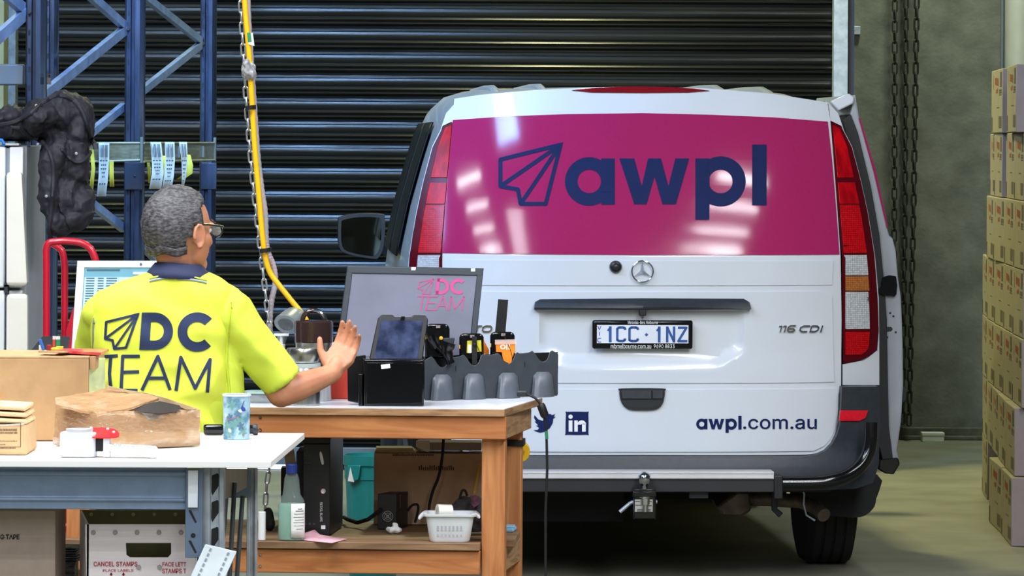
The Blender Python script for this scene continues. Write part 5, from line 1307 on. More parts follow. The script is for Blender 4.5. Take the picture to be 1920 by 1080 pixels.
obj('stickers', MB().hull([mon_pt(*uv_scr(x, y), -0.001) for x, y in ((883, 503), (891, 503), (891, 509), (883, 509))] + [mon_pt(*uv_scr(x, y), 0.002) for x, y in ((883, 503), (891, 503), (891, 509), (883, 509))]).hull([mon_pt(*uv_scr(x, y), -0.001) for x, y in ((771, 501), (780, 501), (779, 507), (771, 507))] + [mon_pt(*uv_scr(x, y), 0.002) for x, y in ((771, 501), (780, 501), (779, 507), (771, 507))]), mat('silver_sticker', (206, 210, 222), 0.3), mon)
c = mon_pt(0.5, 0.9, 0.05)
obj('stand', MB().box((c.x, c.y + 0.03, BZ + 0.12), (0.08, 0.03, 0.24)).box((c.x, c.y + 0.0, BZ + 0.008), (0.26, 0.17, 0.015)), black_plastic, mon, bevel=0.004)
# black terminal box with rugged tablet
g = bz(735, 762); d = g.y; k = mpp(d)
t = thing('dock_box', 'glossy black box holding a rugged tablet at the front of the workbench', 'box', (P(735, 762, d).x, d + 0.06, BZ))
f0, f1 = P(682, 762, d), P(795, 757, d); zt_, zt2 = P(682, 674, d).z, P(795, 676, d).z
yb = d + 0.16
def pr(px, py, dd): return P(px, py, dd)
m = MB().rings([[Vector((f0.x, d, z)), Vector((f1.x, d + 0.005, z)), Vector((f1.x - 0.004, yb, z + e)), Vector((f0.x - 0.02, yb, z + e))] for z, e in ((BZ + 0.001, 0), (zt_, 0.004))])
obj('case', m, gloss_black, t, bevel=0.004)
obj('front_plate', MB().hull([P(x, y, d - o) for x, y in ((688, 680), (792, 681), (792, 756), (687, 758)) for o in (0, 0.003)]), mat('piano_black', (10, 10, 13), 0.1, coat=0.5, var=0.05), t, bevel=0.001)
obj('side_tray', MB().hull([P(x, y, dd) for x, y in ((651, 668), (686, 666), (682, 758), (652, 752)) for dd in (d + 0.07, d + 0.09)]).box((P(676, 700, d).x, d + 0.05, BZ + 0.05), (0.012, 0.1, 0.098)), gloss_black, t, bevel=0.002)
obj('label', MB().hull([P(x, y, d - o) for x, y in ((714, 684), (731, 682), (732, 690), (715, 692)) for o in (0.002, 0.0035)]), paper, t)
td_ = d + 0.07
tab = thing('rugged_tablet', 'tablet in a black rugged case leaning in the black dock box', 'tablet', P(748, 672, td_))
tq = [(708, 590), (804, 591), (792, 676), (692, 674)]
def tp(u, v, o):
    a = Vector(tq[0]).lerp(Vector(tq[1]), u); b = Vector(tq[3]).lerp(Vector(tq[2]), u); p = a.lerp(b, v); return P(p.x, p.y, td_ + 0.035 * (1 - v) + o)
out = smoothpoly([(0.02, 0.08), (0.08, 0.0), (0.3, 0.0), (0.34, 0.05), (0.66, 0.05), (0.7, 0.0), (0.93, 0.0), (1.0, 0.1), (1.0, 1.0), (0.0, 1.0)], 1)
obj('case', MB().prism(out, lambda a, b: tp(a, b, 0), lambda a, b: tp(a, b, 0.018)), black_plastic, tab, bevel=0.003)
obj('screen', MB().hull([tp(u, v, o) for u in (0.09, 0.9) for v in (0.12, 1.0) for o in (-0.002, 0.001)]), mat('smeared_dark_screen', (26, 34, 60), 0.15, rgb2=(74, 84, 118), scale=16, detail=6, emit=0.12), tab)
obj('camera_bump', MB().hull([tp(u, v, o) for u in (0.46, 0.54) for v in (0.03, 0.11) for o in (-0.004, 0.001)]), gloss_black, tab, bevel=0.001)
# four slot charger cradle
cd0, cd1 = bz(800, 750).y - 0.005, bz(1047, 741).y - 0.05
cyw = math.atan2(P(1047, 700, cd1).x - P(800, 700, cd0).x, 1)
cr_t = thing('charger_cradle', 'dark grey four slot charger cradle overhanging the right end of the workbench', 'charger', (P(920, 740, cd0).x, (cd0 + cd1) / 2, BZ))
def cp(px, py, o=0.0):
    f = (px - 796) / 251; d_ = cd0 + (cd1 - cd0) * f + o
    p = P(px, py, d_); p.z = max(p.z, BZ + 0.001); return p
charc = mat('charcoal_cradle', (60, 65, 72), 0.42, var=0.08, scale=40)
cx_ = [829, 889, 953, 1018]
prof2 = [(796, 752), (796, 676)]
for i, x in enumerate(cx_):
    yt = 668 - 3.5 * i
    prof2 += [(x - 26, yt + 3), (x - 20, yt), (x - 14, yt + 6), (x - 9, yt + 14), (x - 5, yt + 19), (x, yt + 21), (x + 5, yt + 19), (x + 9, yt + 14), (x + 13, yt + 2), (x + 17, yt - 1), (x + 22, yt + 2)]
prof2 += [(1047, 664), (1045, 742)]
obj('front_shell', MB().rings([[cp(a, b, -0.02) for a, b in prof2], [cp(a, b, 0.0) for a, b in prof2]]), charc, cr_t, bevel=0.002)
back = [(796, 752), (796, 680), (1046, 662), (1045, 742)]
m = MB()
for i in range(5):
    x = (797, 857, 921, 985, 1044)[i]
    m.hull([cp(x + a, y, o) for a in (-2, 2) for y in (672 - 2 * i, 748 - 2 * i) for o in (-0.001, 0.09)])
m.hull([cp(796, 752 - 0, 0.09), cp(1045, 742, 0.09), cp(796, 668, 0.09), cp(1046, 660, 0.09), cp(796, 752, 0.1), cp(1045, 742, 0.1), cp(796, 668, 0.1), cp(1046, 660, 0.1)])
m.hull([cp(a, b, o) for a, b in ((796, 730), (1045, 722), (796, 751), (1045, 741)) for o in (0, 0.09)])
obj('slot_body', m, mat('cradle_black', (20, 21, 23), 0.5, var=0.1), cr_t)
for i, x in enumerate(cx_):
    y0, y1 = 702 - 1.6 * i, 751 - 1.8 * i
    m = MB(); rows = []
    for j in range(8):
        f = j / 7; y = y0 + (y1 - y0) * f; hw_ = 17 + 5 * f - (6 if j == 0 else 0); bul = 0.03 * math.sin(min(1, f * 1.6 + 0.15) * math.pi / 2) + 0.012 * f
        rows.append([cp(x + (1 - 2 * q / 8) * -hw_, y, -0.021 - bul * (1 - abs(1 - 2 * q / 8) ** 4 * 0.7)) for q in range(9)] + [cp(x + hw_, y, -0.018), cp(x - hw_, y, -0.018)])
    obj('slot_tongue', MB().rings(rows), mat('tongue_grey', (92, 98, 108), 0.35, var=0.05, scale=40), cr_t)
for x, y in ((855, 691), (984, 683)): obj('split_line', MB().hull([cp(x + a, y + b, o) for a in (-0.7, 0.7) for b in (-5, 5) for o in (-0.0215, -0.019)]), seam, cr_t)
# hand terminals in the cradle
yl = mat('yellow_label', (216, 204, 40), 0.4, rgb2=(190, 178, 30), scale=30)
def terminal(px, ptop, pbot, wpx, lab, grip=False, label=False):
    f = (px - 796) / 251; d_ = cd0 + (cd1 - cd0) * f + 0.045
    t = thing('hand_terminal', lab, 'hand terminal', P(px, pbot, d_), 0, 'hand terminals in the charger cradle')
    k = mpp(d_)
    out = [(-1, 1), (-1, -0.7), (-0.9, -0.88), (-0.7, -1), (0.7, -1), (0.9, -0.88), (1, -0.7), (1, 1)]
    cyp, hh = (ptop + pbot) / 2, (pbot - ptop) / 2
    obj('case', MB().prism(out, lambda a, b: P(px + a * wpx / 2, cyp + b * hh, d_ - 0.02), lambda a, b: P(px + a * wpx / 2, cyp + b * hh, d_ + 0.03)), gloss_black, t, bevel=0.006)
    obj('top_window', MB().hull([P(px + a * wpx / 2, ptop + b, d_ - 0.024 + o) for a, b in ((-0.1, 3), (0.25, 3), (0.22, 8), (-0.1, 8)) for o in (0, 0.006)]), mat('warm_grey_window', (150, 136, 136), 0.2, coat=0.4), t)
    obj('side_button', MB().box(P(px - wpx / 2 + 1, ptop + 25, d_ - 0.014), (0.003, 0.014, 0.012)), mat('amber_button', (236, 176, 30), 0.4), t)
    if label:
        lb_ = obj('yellow_label', MB().hull([P(px + a, ptop + b, d_ - o) for a, b in ((-8, 14), (18, 13), (19, 34), (-9, 37)) for o in (0.021, 0.024)]), yl, t)
        obj('barcode', MB().hull([P(px + a, ptop + b, d_ - o) for a, b in ((-6, 21), (0, 21), (0, 37), (-6, 37)) for o in (0.0245, 0.0255)]), paper, lb_)
        obj('hand_strap', MB().hull([P(px + a, ptop + b, d_ - o) for a, b in ((1, 6), (10, 6), (11, 60), (1, 62)) for o in (0.026, 0.032)]), rubber, t, bevel=0.001)
        obj('strap_stud', MB().ell(P(px + 6, ptop + 22, d_ - 0.033), (0.004, 0.003, 0.006)), gloss_black, t)
    m = MB().tube(sp([(px + 2, ptop + 5), (px + 10, ptop + 22), (px + 18, ptop + 45), (px + 16, ptop + 60), (px + 4, ptop + 56)] if not grip else [(px - 20, ptop + 18), (px - 12, ptop + 40), (px + 2, ptop + 54), (px + 14, ptop + 48)], d_ - 0.034), 0.0012, 6)
    obj('tether', m, rubber, t)
    return t, d_
t, d_ = terminal(884, 625, 676, 46, 'black hand terminal with yellow label in the second slot', label=True)
t, d_ = terminal(942, 622, 672, 46, 'black hand terminal wrapped with an orange strap in the third slot')
orange = mat('orange_fabric', (250, 134, 10), 0.55, var=0.06, scale=30)
t2 = t
o = obj('orange_strap', MB().hull([P(x, y, d_ - 0.03 - o) for x, y in ((929, 640), (966, 638), (966, 661), (930, 660)) for o in (0, 0.003)]), orange, t2, bevel=0.001)
obj('strap_tail', MB().rings([[P(x0, y, d_ - 0.028), P(x1, y, d_ - 0.028), P(x1, y, d_ - 0.034), P(x0, y, d_ - 0.034)] for x0, x1, y in ((941, 964, 660), (942, 962, 668), (945, 959, 678), (947, 956, 685))]), orange, t2)
a_ = Art().arc((943, 650.5), 2.2, 4.6, ex=1.2).rect(949, 645, 951.5, 656).rect(953.5, 645, 956, 650).rect(953.5, 652, 956, 656)
obj('strap_mark', lay(a_, lambda x, y: P(x, y, d_ - 0.0345)), mat('pale_peach_print', (250, 226, 206), 0.6), o, smooth=False)
obj('clear_sleeve', MB().hull([P(x, y, d_ - 0.036 - o) for x, y in ((928, 637), (968, 636), (968, 645), (928, 646)) for o in (0, 0.001)]), mat('clear_vinyl', (230, 222, 214), 0.1, alpha=0.35), t2)
t, d_ = terminal(820, 607, 672, 46, 'black hand terminal with pistol grip in the slot next to the dock box', grip=True)
obj('pistol_grip', MB().tube(sp([(815, 626), (824, 645), (832, 655)], d_ - 0.04, 4), 14 * mpp(d_), 16, radii=[16 * mpp(d_)] * 3 + [14 * mpp(d_)] * 3 + [13 * mpp(d_)] * 3).tube(sp([(842, 642), (838, 660), (846, 682)], d_ - 0.055, 4), 0.01, 14, radii=[13 * mpp(d_)] * 3 + [11 * mpp(d_)] * 3 + [8 * mpp(d_)] * 3), gloss_black, t)
obj('trigger', MB().ell(P(827, 634, d_ - 0.068), (0.006, 0.004, 0.006)), mat('amber_button', (236, 176, 30), 0.4), t)
obj('finger_guard', MB().hull([P(x, y, d_ - 0.06 + o) for x, y in ((830, 634), (853, 633), (850, 648), (828, 652)) for o in (0, 0.02)]), dark_plastic, t, bevel=0.003)
# orange lanyard behind, black strip standing behind
m = MB().hull([P(x, y, cp(905, 650, 0.12).y + o) for x, y in ((901, 630), (904, 632), (917, 656), (917, 664), (901, 664)) for o in (0, 0.006)])
single('orange_lanyard', m, orange, 'folded orange lanyard standing between the second and third terminals', 'lanyard')
dd = cp(930, 650, 0.13).y
m = MB().hull([P(x, y, dd + o) for x, y in ((934, 561), (953, 562), (942, 690), (922, 690)) for o in (0, 0.006)])
m.hull([P(x, 690, dd + o) for x in (922, 942) for o in (0, 0.006)] + [Vector((P(x, 690, dd + o).x, dd + o, BZ + 0.001)) for x in (915, 938) for o in (0, 0.01)])
single('black_strap', m, rubber, 'upright black strip standing behind the charger cradle', 'strip', bevel=0.001)
# charger lead over the bench end
t = thing('charger_lead', 'black charger lead hanging off the right end of the workbench', 'cable', P(1023, 1080, br.y + 0.1))
pts = sp([(978, 733), (990, 735), (1003, 741), (1012, 752), (1017, 764)], br.y + 0.12)
pts = [Vector((p.x, br.y - 0.03 + 0.0 * i, p.z)) for i, p in enumerate(pts)]
YL = br.y - 0.03
lead = [P(1016, 762, YL), P(1020, 780, YL), P(1024, 800, YL), P(1025, 830, YL), P(1026, 880, YL), P(1023, 960, YL), P(1023, 1080, YL), P(1024, 1200, YL), Vector((P(1024, 1200, YL).x, YL, 0.006)), Vector((P(1070, 1200, YL).x, YL + 0.1, 0.006))]
obj('lead', MB().tube(pts + lead[1:], 0.0042, 10), black_plastic, t)
obj('ferrite_bead', MB().tube([P(1013, 758, YL), P(1015, 762, YL), P(1021, 778, YL), P(1023, 782, YL)], 0.01, 16, radii=[7 * mpp(YL), 8 * mpp(YL), 8 * mpp(YL), 6 * mpp(YL)]), black_plastic, t)
obj('green_sleeve', MB().cyl(P(1024.2, 808, YL), P(1025.2, 823, YL), 0.0048, n=12), mat('green_heat_shrink', (30, 120, 90), 0.5), t)
obj('plug', MB().box(pts[0], (0.03, 0.02, 0.016)), dark_plastic, t, bevel=0.003)

# ------------------------------------------------------------------ on the lower shelf
g = sz(595, 1006); d = g.y
t = thing('computer_tower', 'slim black computer standing on the lower shelf of the workbench', 'computer', (P(600, 1006, d).x, d + 0.15, SZ))
zt_ = az0 - 0.012
fx0, fx1 = P(569, 900, d).x, P(619, 900, d).x; sx1 = P(643, 900, d + 0.32).x
m = MB().rings([[Vector((fx0, d, z)), Vector((fx1, d, z)), Vector((sx1, d + 0.32, z)), Vector((sx1 - (fx1 - fx0), d + 0.32, z))] for z in (SZ + 0.004, zt_)])
obj('case', m, mat('matt_black_steel', (24, 23, 23), 0.45, var=0.12), t, bevel=0.002)
obj('front_bezel', MB().hull([P(x, y, d - o) for x, y in ((570, 832), (618, 832), (618, 1004), (570, 1004)) for o in (0, 0.006)]), mat('fine_black_plastic', (20, 21, 23), 0.35, var=0.1), t, bevel=0.002)
obj('power_button', MB().lathe(P(606, 921, d - 0.006), [(0, 0), (5 * kb, 0), (4.2 * kb, 0.003), (2.6 * kb, 0.002), (0, 0.002)], axis=(0, -1, 0), n=20), mat('pinkish_silver', (206, 190, 190), 0.3, 0.4), t)
m = MB()
for x in (573, 581, 589): m.lathe(P(x, 982, d - 0.006), [(0, 0), (2.6 * kb, 0), (2.6 * kb, 0.002), (1.4 * kb, 0.002), (0, 0.001)], axis=(0, -1, 0), n=12)
obj('audio_sockets', m, dark_plastic, t)
obj('white_sticker', MB().hull([P(x, y, d - 0.006 - o) for x, y in ((602, 985), (610, 985), (610, 992), (602, 992)) for o in (0, 0.001)]), paper, t)
a_ = Art().poly(smoothpoly([(599.5, 848), (602, 847), (605, 855), (607, 866), (606.5, 871), (603, 870), (600, 858)], 2))
obj('maker_mark', lay(a_, lambda x, y: P(x, y, d - 0.0075)), mat('pale_grey_print', (196, 198, 196), 0.5), t, smooth=False)
tx = fit2d(text2d('RETAIL BLADE', 1, 0.008), 0, 0, 36, 4.6)
obj('maker_mark', lay(tx, lambda x, y: P(600 + y, 942 + x, d - 0.0075)), mat('pale_grey_print', (196, 198, 196), 0.5), t, smooth=False)
m = MB()
for y in (855, 868):
    m.box(P(574, y, d - 0.007), (2.5 * kb, 0.002, 0.0015)).box(P(580, y, d - 0.007), (2.5 * kb, 0.002, 0.0015))
obj('drive_lines', m, mat('dark_grey_line', (70, 72, 74), 0.5), t)
# second dark box beside it (half hidden)
d2 = d + 0.1
m = MB().box((P(563, 900, d2).x, d2 + 0.12, (SZ + P(563, 846, d2).z) / 2), (16 * kb, 0.24, P(563, 846, d2).z - SZ - 0.003))
single('binder', m, mat('navy_binder', (28, 34, 62), 0.5, var=0.15), 'dark navy binder standing between the spray bottle and the computer', 'binder', bevel=0.003)
# spray bottle
g = sz(545, 1016); c = Vector((g.x, g.y + 0.04, SZ + 0.001)); k = mpp(c.y); zt = lambda py: P(545, py, c.y).z - SZ
t = thing('spray_bottle', 'clear bottle of pale green cleaner with blue cap on the lower shelf', 'bottle', c)
obj('bottle', MB().lathe(c, [(0, 0), (24 * k, 0), (25.5 * k, 0.004), (25.5 * k, zt(950)), (24 * k, zt(938)), (17 * k, zt(928)), (15.5 * k, zt(915)), (14 * k, zt(898)), (10.5 * k, zt(888)), (9 * k, zt(884)), (0, zt(884))], n=30, sy=0.6), mat('clear_bottle_plastic', (190, 206, 200), 0.08, alpha=0.16, coat=0.5), t)
obj('cleaner', MB().lathe(c, [(0, 0.003), (23.4 * k, 0.003), (24.4 * k, 0.006), (24.4 * k, zt(951)), (23.2 * k, zt(944)), (0, zt(944))], n=30, sy=0.55), mat('pale_green_cleaner', (134, 180, 164), 0.2, coat=0.3, var=0.06), t)
obj('blue_cap', MB().lathe(c, [(0, zt(888)), (10.5 * k, zt(888)), (10.5 * k, zt(872)), (9.6 * k, zt(871)), (0, zt(871))], n=24), mat('blue_cap_plastic', (30, 52, 120), 0.35), t)
lb_ = []
for j in range(5):
    z = zt(1008) + (zt(944) - zt(1008)) * j / 4
    lb_.append([c + Vector((math.sin(a) * 25.8 * k, -math.cos(a) * 25.8 * k * 0.6 - 0.0008, z)) for a in [R(0 + 11 * i) for i in range(8)]])
o = obj('label', MB().sheet(lb_), paper, t, solid=0.0006)
m = MB()
for j, (z, w_) in enumerate(((953, 8), (957, 14), (963, 18), (969, 20), (974, 16), (979, 20), (985, 18), (991, 12))):
    m.sheet([[c + Vector((math.sin(a) * 26 * k, -math.cos(a) * 26 * k * 0.6 - 0.0014, zt(z + dz_))) for a in [R(40 - w_ * 1.5 + w_ * 3 * i / 5) for i in range(6)]] for dz_ in (0, 1.6 if j < 2 else 0.8)])
obj('label_print', m, mat('grey_print', (70, 74, 72), 0.8), o)
# paper cups behind the bottle
d3 = d + 0.4
t = thing('stacked_cups', 'stack of white foam cups lying behind the blue capped bottle', 'cups', P(552, 885, d3)); t.location.z = SZ; INV[t.name] = Matrix.Translation(t.location).inverted()
zc = P(552, 858, d3).z
obj('cups', MB().lathe(P(534, 862, d3), [(0.0, 0), (0.02, 0), (0.028, 0.025), (0.029, 0.033), (0.0, 0.033)], axis=(1, 0.1, 0.15), n=24), mat('cream_foam', (206, 200, 186), 0.7, var=0.04), t)
obj('cup_box', MB().box((P(548, 900, d3).x, d3 + 0.02, (SZ + zc - 0.03) / 2), (0.07, 0.08, zc - 0.03 - SZ - 0.002)), mat('dark_box_card', (40, 44, 52), 0.7), t)
# white tube and dark coil on the left of the shelf
g = sz(489, 1016); m = MB().cyl((g.x, g.y + 0.05, SZ + 0.001), (g.x, g.y + 0.05, SZ + 54 * kb), 7.2 * kb, n=20)
single('cardboard_tube', m, mat('white_tube', (226, 228, 230), 0.6), 'short white tube standing at the left of the lower shelf', 'tube', bevel=0.001)
m = MB().ell(Vector((P(503, 985, d + 0.2).x, d + 0.2, SZ + 0.037)), (0.018, 0.03, 0.036)).ell(Vector((P(508, 995, d + 0.2).x, d + 0.18, SZ + 0.022)), (0.014, 0.03, 0.021))
me = blob(m, 0.004, 3, lambda p: 0.003 * noise.noise(p * 90)); o = mesh_obj('cable_coil', me, rubber); c0 = Vector((P(504, 990, d).x, d + 0.2, SZ)); o.data.transform(Matrix.Translation(-c0)); o.location = c0
tag(o, 'dark bundled cable beside the short white tube', 'cable')
# pink sheet
g = sz(590, 1018)
pts = [(548, 1010, 0.03), (590, 994, 0.16)]
m = MB(); rows = []
A_, B_, C_, D_ = sz(552, 1013), sz(622, 1019), sz(654, 1012), sz(600, 1007)
m = MB()
m.sheet([[A_ + Vector((0, 0, 0.004)), A_.lerp(B_, 0.5) + Vector((0, 0, 0.002)), B_ + Vector((0, -0.005, 0.002)), B_.lerp(C_, 0.9) + Vector((0.0, 0, 0.003))], [P(549, 1009, A_.y + 0.02), P(575, 1004, A_.y + 0.05), P(603, 1010, A_.y + 0.03), D_.lerp(C_, 0.8) + Vector((0, 0, 0.003))], [P(560, 1003, A_.y + 0.06), P(580, 998, A_.y + 0.08), P(598, 1002, A_.y + 0.06), D_.lerp(C_, 0.5) + Vector((0, 0, 0.004))], [P(572, 999, A_.y + 0.09), P(590, 993, A_.y + 0.1), P(596, 999, A_.y + 0.09), D_ + Vector((0, 0.02, 0.004))]])
single('pink_sheet', m, mat('pink_paper', (232, 176, 190), 0.8, var=0.03), 'curled pink paper sheet at the front of the lower shelf', 'paper', solid=0.0008)
# teal bin beyond the bench
bd_ = br.y + BDp + 0.75; k = mpp(bd_)
c = Vector((P(700, 900, bd_).x, bd_, 0.0)); zt = lambda py: P(690, py, bd_).z
teal = mat('teal_plastic', (22, 128, 128), 0.35, var=0.06, scale=12, coat=0.2)
t = thing('waste_bin', 'round teal plastic waste bin on the floor behind the workbench', 'bin', c)
z1 = zt(852)
obj('bin_wall', MB().lathe(c, [(0, 0.0), (38 * k, 0.0), (52 * k, zt(898)), (54 * k, zt(896)), (54 * k, zt(872)), (57 * k, zt(870)), (57.5 * k, z1), (54.5 * k, z1), (53 * k, zt(870)), (48 * k, zt(900)), (36 * k, 0.02), (0, 0.02)], n=44), teal, t)
h_ = [(650, 872), (676, 872), (672, 900), (660, 905), (652, 898)]
obj('handle', MB().hull([P(x, y, bd_ - 52 * k * math.cos(math.asin(min(1, abs((x - 700) / 57)))) - o) for x, y in h_ for o in (0.0, 0.02)]), teal, t, bevel=0.004)
obj('paper_scrap', MB().hull([P(x, y, bd_ - 52 * k * math.cos(math.asin(min(1, abs((x - 700) / 57)))) - 0.022 - o) for x, y in ((657, 875), (664, 904), (652, 902)) for o in (0, 0.002)]), paper, t)
# large carton behind
d4 = br.y + 0.62
t = thing('shelf_carton', 'large dull brown carton at the back of the lower shelf', 'carton', (P(800, 980, d4).x, d4 + 0.05, SZ))
xl, xr = P(701, 900, d4).x, P(914, 900, d4).x; z1 = P(800, 850, d4).z
obj('carton_body', MB().box(((xl + xr) / 2, d4 + 0.05, (SZ + z1) / 2 + 0.001), (xr - xl, 0.1, z1 - SZ - 0.002)), card_dark, t, bevel=0.002)
m = MB()
for j in range(4): m.box((P(742, 840, d4).x - 0.002 * j, d4 + 0.06, z1 + 0.002 + 0.004 * j), (78 * mpp(d4) - 0.006 * j, 0.1, 0.003), R(2 * j - 3))
obj('loose_flaps', m, mat('cream_card', (206, 186, 140), 0.8, var=0.08, scale=30), t)
a_ = Art()
for x in range(785, 850, 4): a_.rect(x, 874 + random.uniform(-2, 2), x + 2.2, 882)
for x in range(736, 812, 3): a_.rect(x, 851 + random.uniform(0, 1), x + 2, 855)
flat_art('faded_lettering', a_, d4, mat('faded_brown_print', (92, 66, 54), 0.8), t)
m = MB().box((P(842, 836, d4).x, d4 + 0.06, z1 + 0.022), (122 * mpp(d4), 0.12, 0.026)); 
o = single('flat_carton', m, mat('grey_card', (150, 134, 118), 0.85, var=0.06), 'flat grey brown carton lying on the large shelf carton', 'carton', bevel=0.002)
obj('open_flap', MB().hull([P(780, 826, d4 - 0.002), P(806, 826, d4 - 0.002), P(806, 846, d4 - 0.012), P(802, 848, d4 - 0.012), P(780, 838, d4 - 0.002), P(780, 826, d4), P(806, 826, d4)]), mat('pale_card', (214, 200, 176), 0.8), o)
# black power supply with fan grille
g = sz(732, 993); d = g.y; k = mpp(d)
t = thing('power_supply', 'small black power unit with round fan grille on the lower shelf', 'power supply', (P(732, 990, d).x, d + 0.05, SZ))
x0, x1, x2 = P(708, 950, d).x, P(744, 950, d).x, P(765, 950, d + 0.1).x; z1 = P(725, 926, d).z
obj('case', MB().rings([[Vector((x0, d, z)), Vector((x1, d, z)), Vector((x2, d + 0.1, z)), Vector((x2 - (x1 - x0), d + 0.1, z))] for z in (SZ + 0.001, z1)]), black_plastic, t, bevel=0.002)
m = MB(); c = P(727, 968, d - 0.003)
for r_ in (9.5, 6, 2.5): m.tube([c + Vector((math.cos(a) * r_ * k, 0, math.sin(a) * r_ * k)) for a in [2 * math.pi * i / 24 for i in range(24)]], 0.0012, 6, closed=True)
for a in (45, 135): m.cyl(c + Vector((math.cos(R(a)) * 10 * k, 0, math.sin(R(a)) * 10 * k)), c - Vector((math.cos(R(a)) * 10 * k, 0, math.sin(R(a)) * 10 * k)), 0.0012, n=6)
obj('fan_grille', m, mat('grille_grey', (176, 180, 180), 0.35, 0.2), t)
obj('side_label', MB().hull([P(x, y, d + 0.03 + o) + Vector((0.003, 0, 0)) for x, y in ((746, 928), (749, 928), (749, 952), (746, 952)) for o in (0, 0.02)]), mat('grey_label', (150, 148, 140), 0.6), t)
m = MB().tube([P(715, 955, d - 0.005), P(706, 962, d - 0.02), P(690, 974, d - 0.01), P(670, 980, d + 0.05), P(652, 974, d + 0.1), P(645, 970, d + 0.2)], 0.0065, 10)
single('power_lead', m, rubber, 'thick black lead from the power unit towards the computer', 'cable')
m = MB().tube(sp([(764, 958), (772, 948), (782, 946), (784, 956), (778, 980)], d + 0.07), 0.004, 8)
single('signal_lead', m, rubber, 'short black lead looped on the right of the power unit', 'cable')
m = MB().tube(sp([(832, 818), (829, 858), (822, 895), (812, 920), (805, 948), (802, 985)], d + 0.08), 0.0048, 10)
single('drop_lead', m, rubber, 'black lead hanging in front of the large shelf carton', 'cable')
# tissue, basket, roll
g = sz(738, 1002)
m = MB().ell(g + Vector((0, 0.02, 0.012)), (0.024, 0.02, 0.012), nu=14, nv=8).ell(g + Vector((0.004, 0.02, 0.026)), (0.009, 0.008, 0.013), nu=10, nv=6)
me = blob(m, 0.003, 2, lambda p: 0.006 * noise.noise(p * 80)); o = mesh_obj('crumpled_tissue', me, paper); o.data.transform(Matrix.Translation(-g)); o.location = g
tag(o, 'crumpled white tissue in front of the power unit', 'tissue')
g = sz(843, 1018); k = mpp(g.y); c = g + Vector((0, 0.07, 0.001)); zt = lambda py: P(846, py, g.y).z - SZ
t = thing('plastic_basket', 'white slotted plastic basket near the front leg of the workbench', 'basket', c)
m = MB()
def rr(hw_, hd_, z, n=5):
    pts = []
    for (sx_, sy_) in ((1, 1), (-1, 1), (-1, -1), (1, -1)):
        cxx, cyy = sx_ * (hw_ - 0.02), sy_ * (hd_ - 0.02); a0 = {(1, 1): 0, (-1, 1): 90, (-1, -1): 180, (1, -1): 270}[(sx_, sy_)]
        pts += [c + Vector((cxx + 0.02 * math.cos(R(a0 + 90 * i / n)), cyy + 0.02 * math.sin(R(a0 + 90 * i / n)), z)) for i in range(n + 1)]
    return pts
hwb, hwt, hdb, hdt = 38 * k, 47 * k, 0.055, 0.07; hz = zt(967)
m.rings([rr(hwb - 0.004, hdb, 0.0), rr(hwb, hdb + 0.003, 0.006), rr(hwt - 0.003, hdt - 0.003, hz - 0.004), rr(hwt + 0.004, hdt + 0.004, hz - 0.004), rr(hwt + 0.005, hdt + 0.005, hz + 0.003), rr(hwt - 0.006, hdt - 0.006, hz + 0.003), rr(hwb - 0.005, hdb - 0.003, 0.005)])
obj('basket_wall', m, white_pl, t)
m = MB()
for r_ in range(2):
    for j in range(7):
        if r_ == 0 and j == 6: pass
        x = -0.036 + j * 0.0118; z = 0.016 + r_ * 0.02
        hw_ = hdb + (hdt - hdb) * z / hz
        m.box(c + Vector((x, -hw_ - 0.0008, z + 0.007)), (0.0055, 0.003, 0.014))
obj('slots', m, mat('slot_grey', (160, 164, 172), 0.5), t)
obj('handle', MB().tube([c + Vector((-hwt - 0.003, -0.03, hz)), c + Vector((-hwt - 0.016, -0.03, hz - 0.012)), c + Vector((-hwt - 0.016, 0.03, hz - 0.012)), c + Vector((-hwt - 0.003, 0.03, hz))], 0.005, 8).tube([c + Vector((hwt + 0.003, -0.03, hz)), c + Vector((hwt + 0.012, -0.03, hz - 0.008)), c + Vector((hwt + 0.012, 0.03, hz - 0.008)), c + Vector((hwt + 0.003, 0.03, hz))], 0.005, 8), white_pl, t)
cc = c + Vector((-0.02, 0.0, hz + 0.004))
t = thing('tape_roll', 'clear tape roll lying in the white plastic basket', 'tape', cc - Vector((0, 0, 0.02)))
obj('roll', MB().lathe(cc + Vector((-0.02, 0, 0)), [(0.012, 0), (0.024, 0), (0.024, 0.045), (0.012, 0.045), (0.012, 0)], axis=(1, 0.3, -0.05), n=28), mat('cream_tape', (224, 222, 212), 0.25, coat=0.4), t)
# trainer shoe behind the basket
d = br.y + 0.29
sh = lambda px, py, o=0: P(px, py, d + o)
m = MB().ell(sh(858, 962), (0.045, 0.04, 0.03)).ell(sh(872, 948), (0.036, 0.036, 0.03)).ell(sh(890, 950), (0.03, 0.034, 0.036)).ell(sh(908, 966), (0.04, 0.045, 0.05)).ell(sh(925, 972), (0.04, 0.045, 0.045)).box((sh(890, 975).x, d, (SZ + sh(0, 960).z) / 2 + 0.004), (0.14, 0.06, sh(0, 960).z - SZ - 0.014))
me = blob(m, 0.005, 6, lambda p: 0.003 * noise.noise(p * 60)); o = mesh_obj('gym_bag', me, mat('black_quilted_fabric', (34, 33, 36), 0.75, rgb2=(58, 54, 58), scale=26, bump=0.3)); c0 = Vector((sh(890, 0).x, d, SZ)); o.data.transform(Matrix.Translation(-c0)); o.location = c0; INV[o.name] = Matrix.Translation(-c0)
tag(o, 'black quilted bag with pink lining behind the bench leg', 'bag')
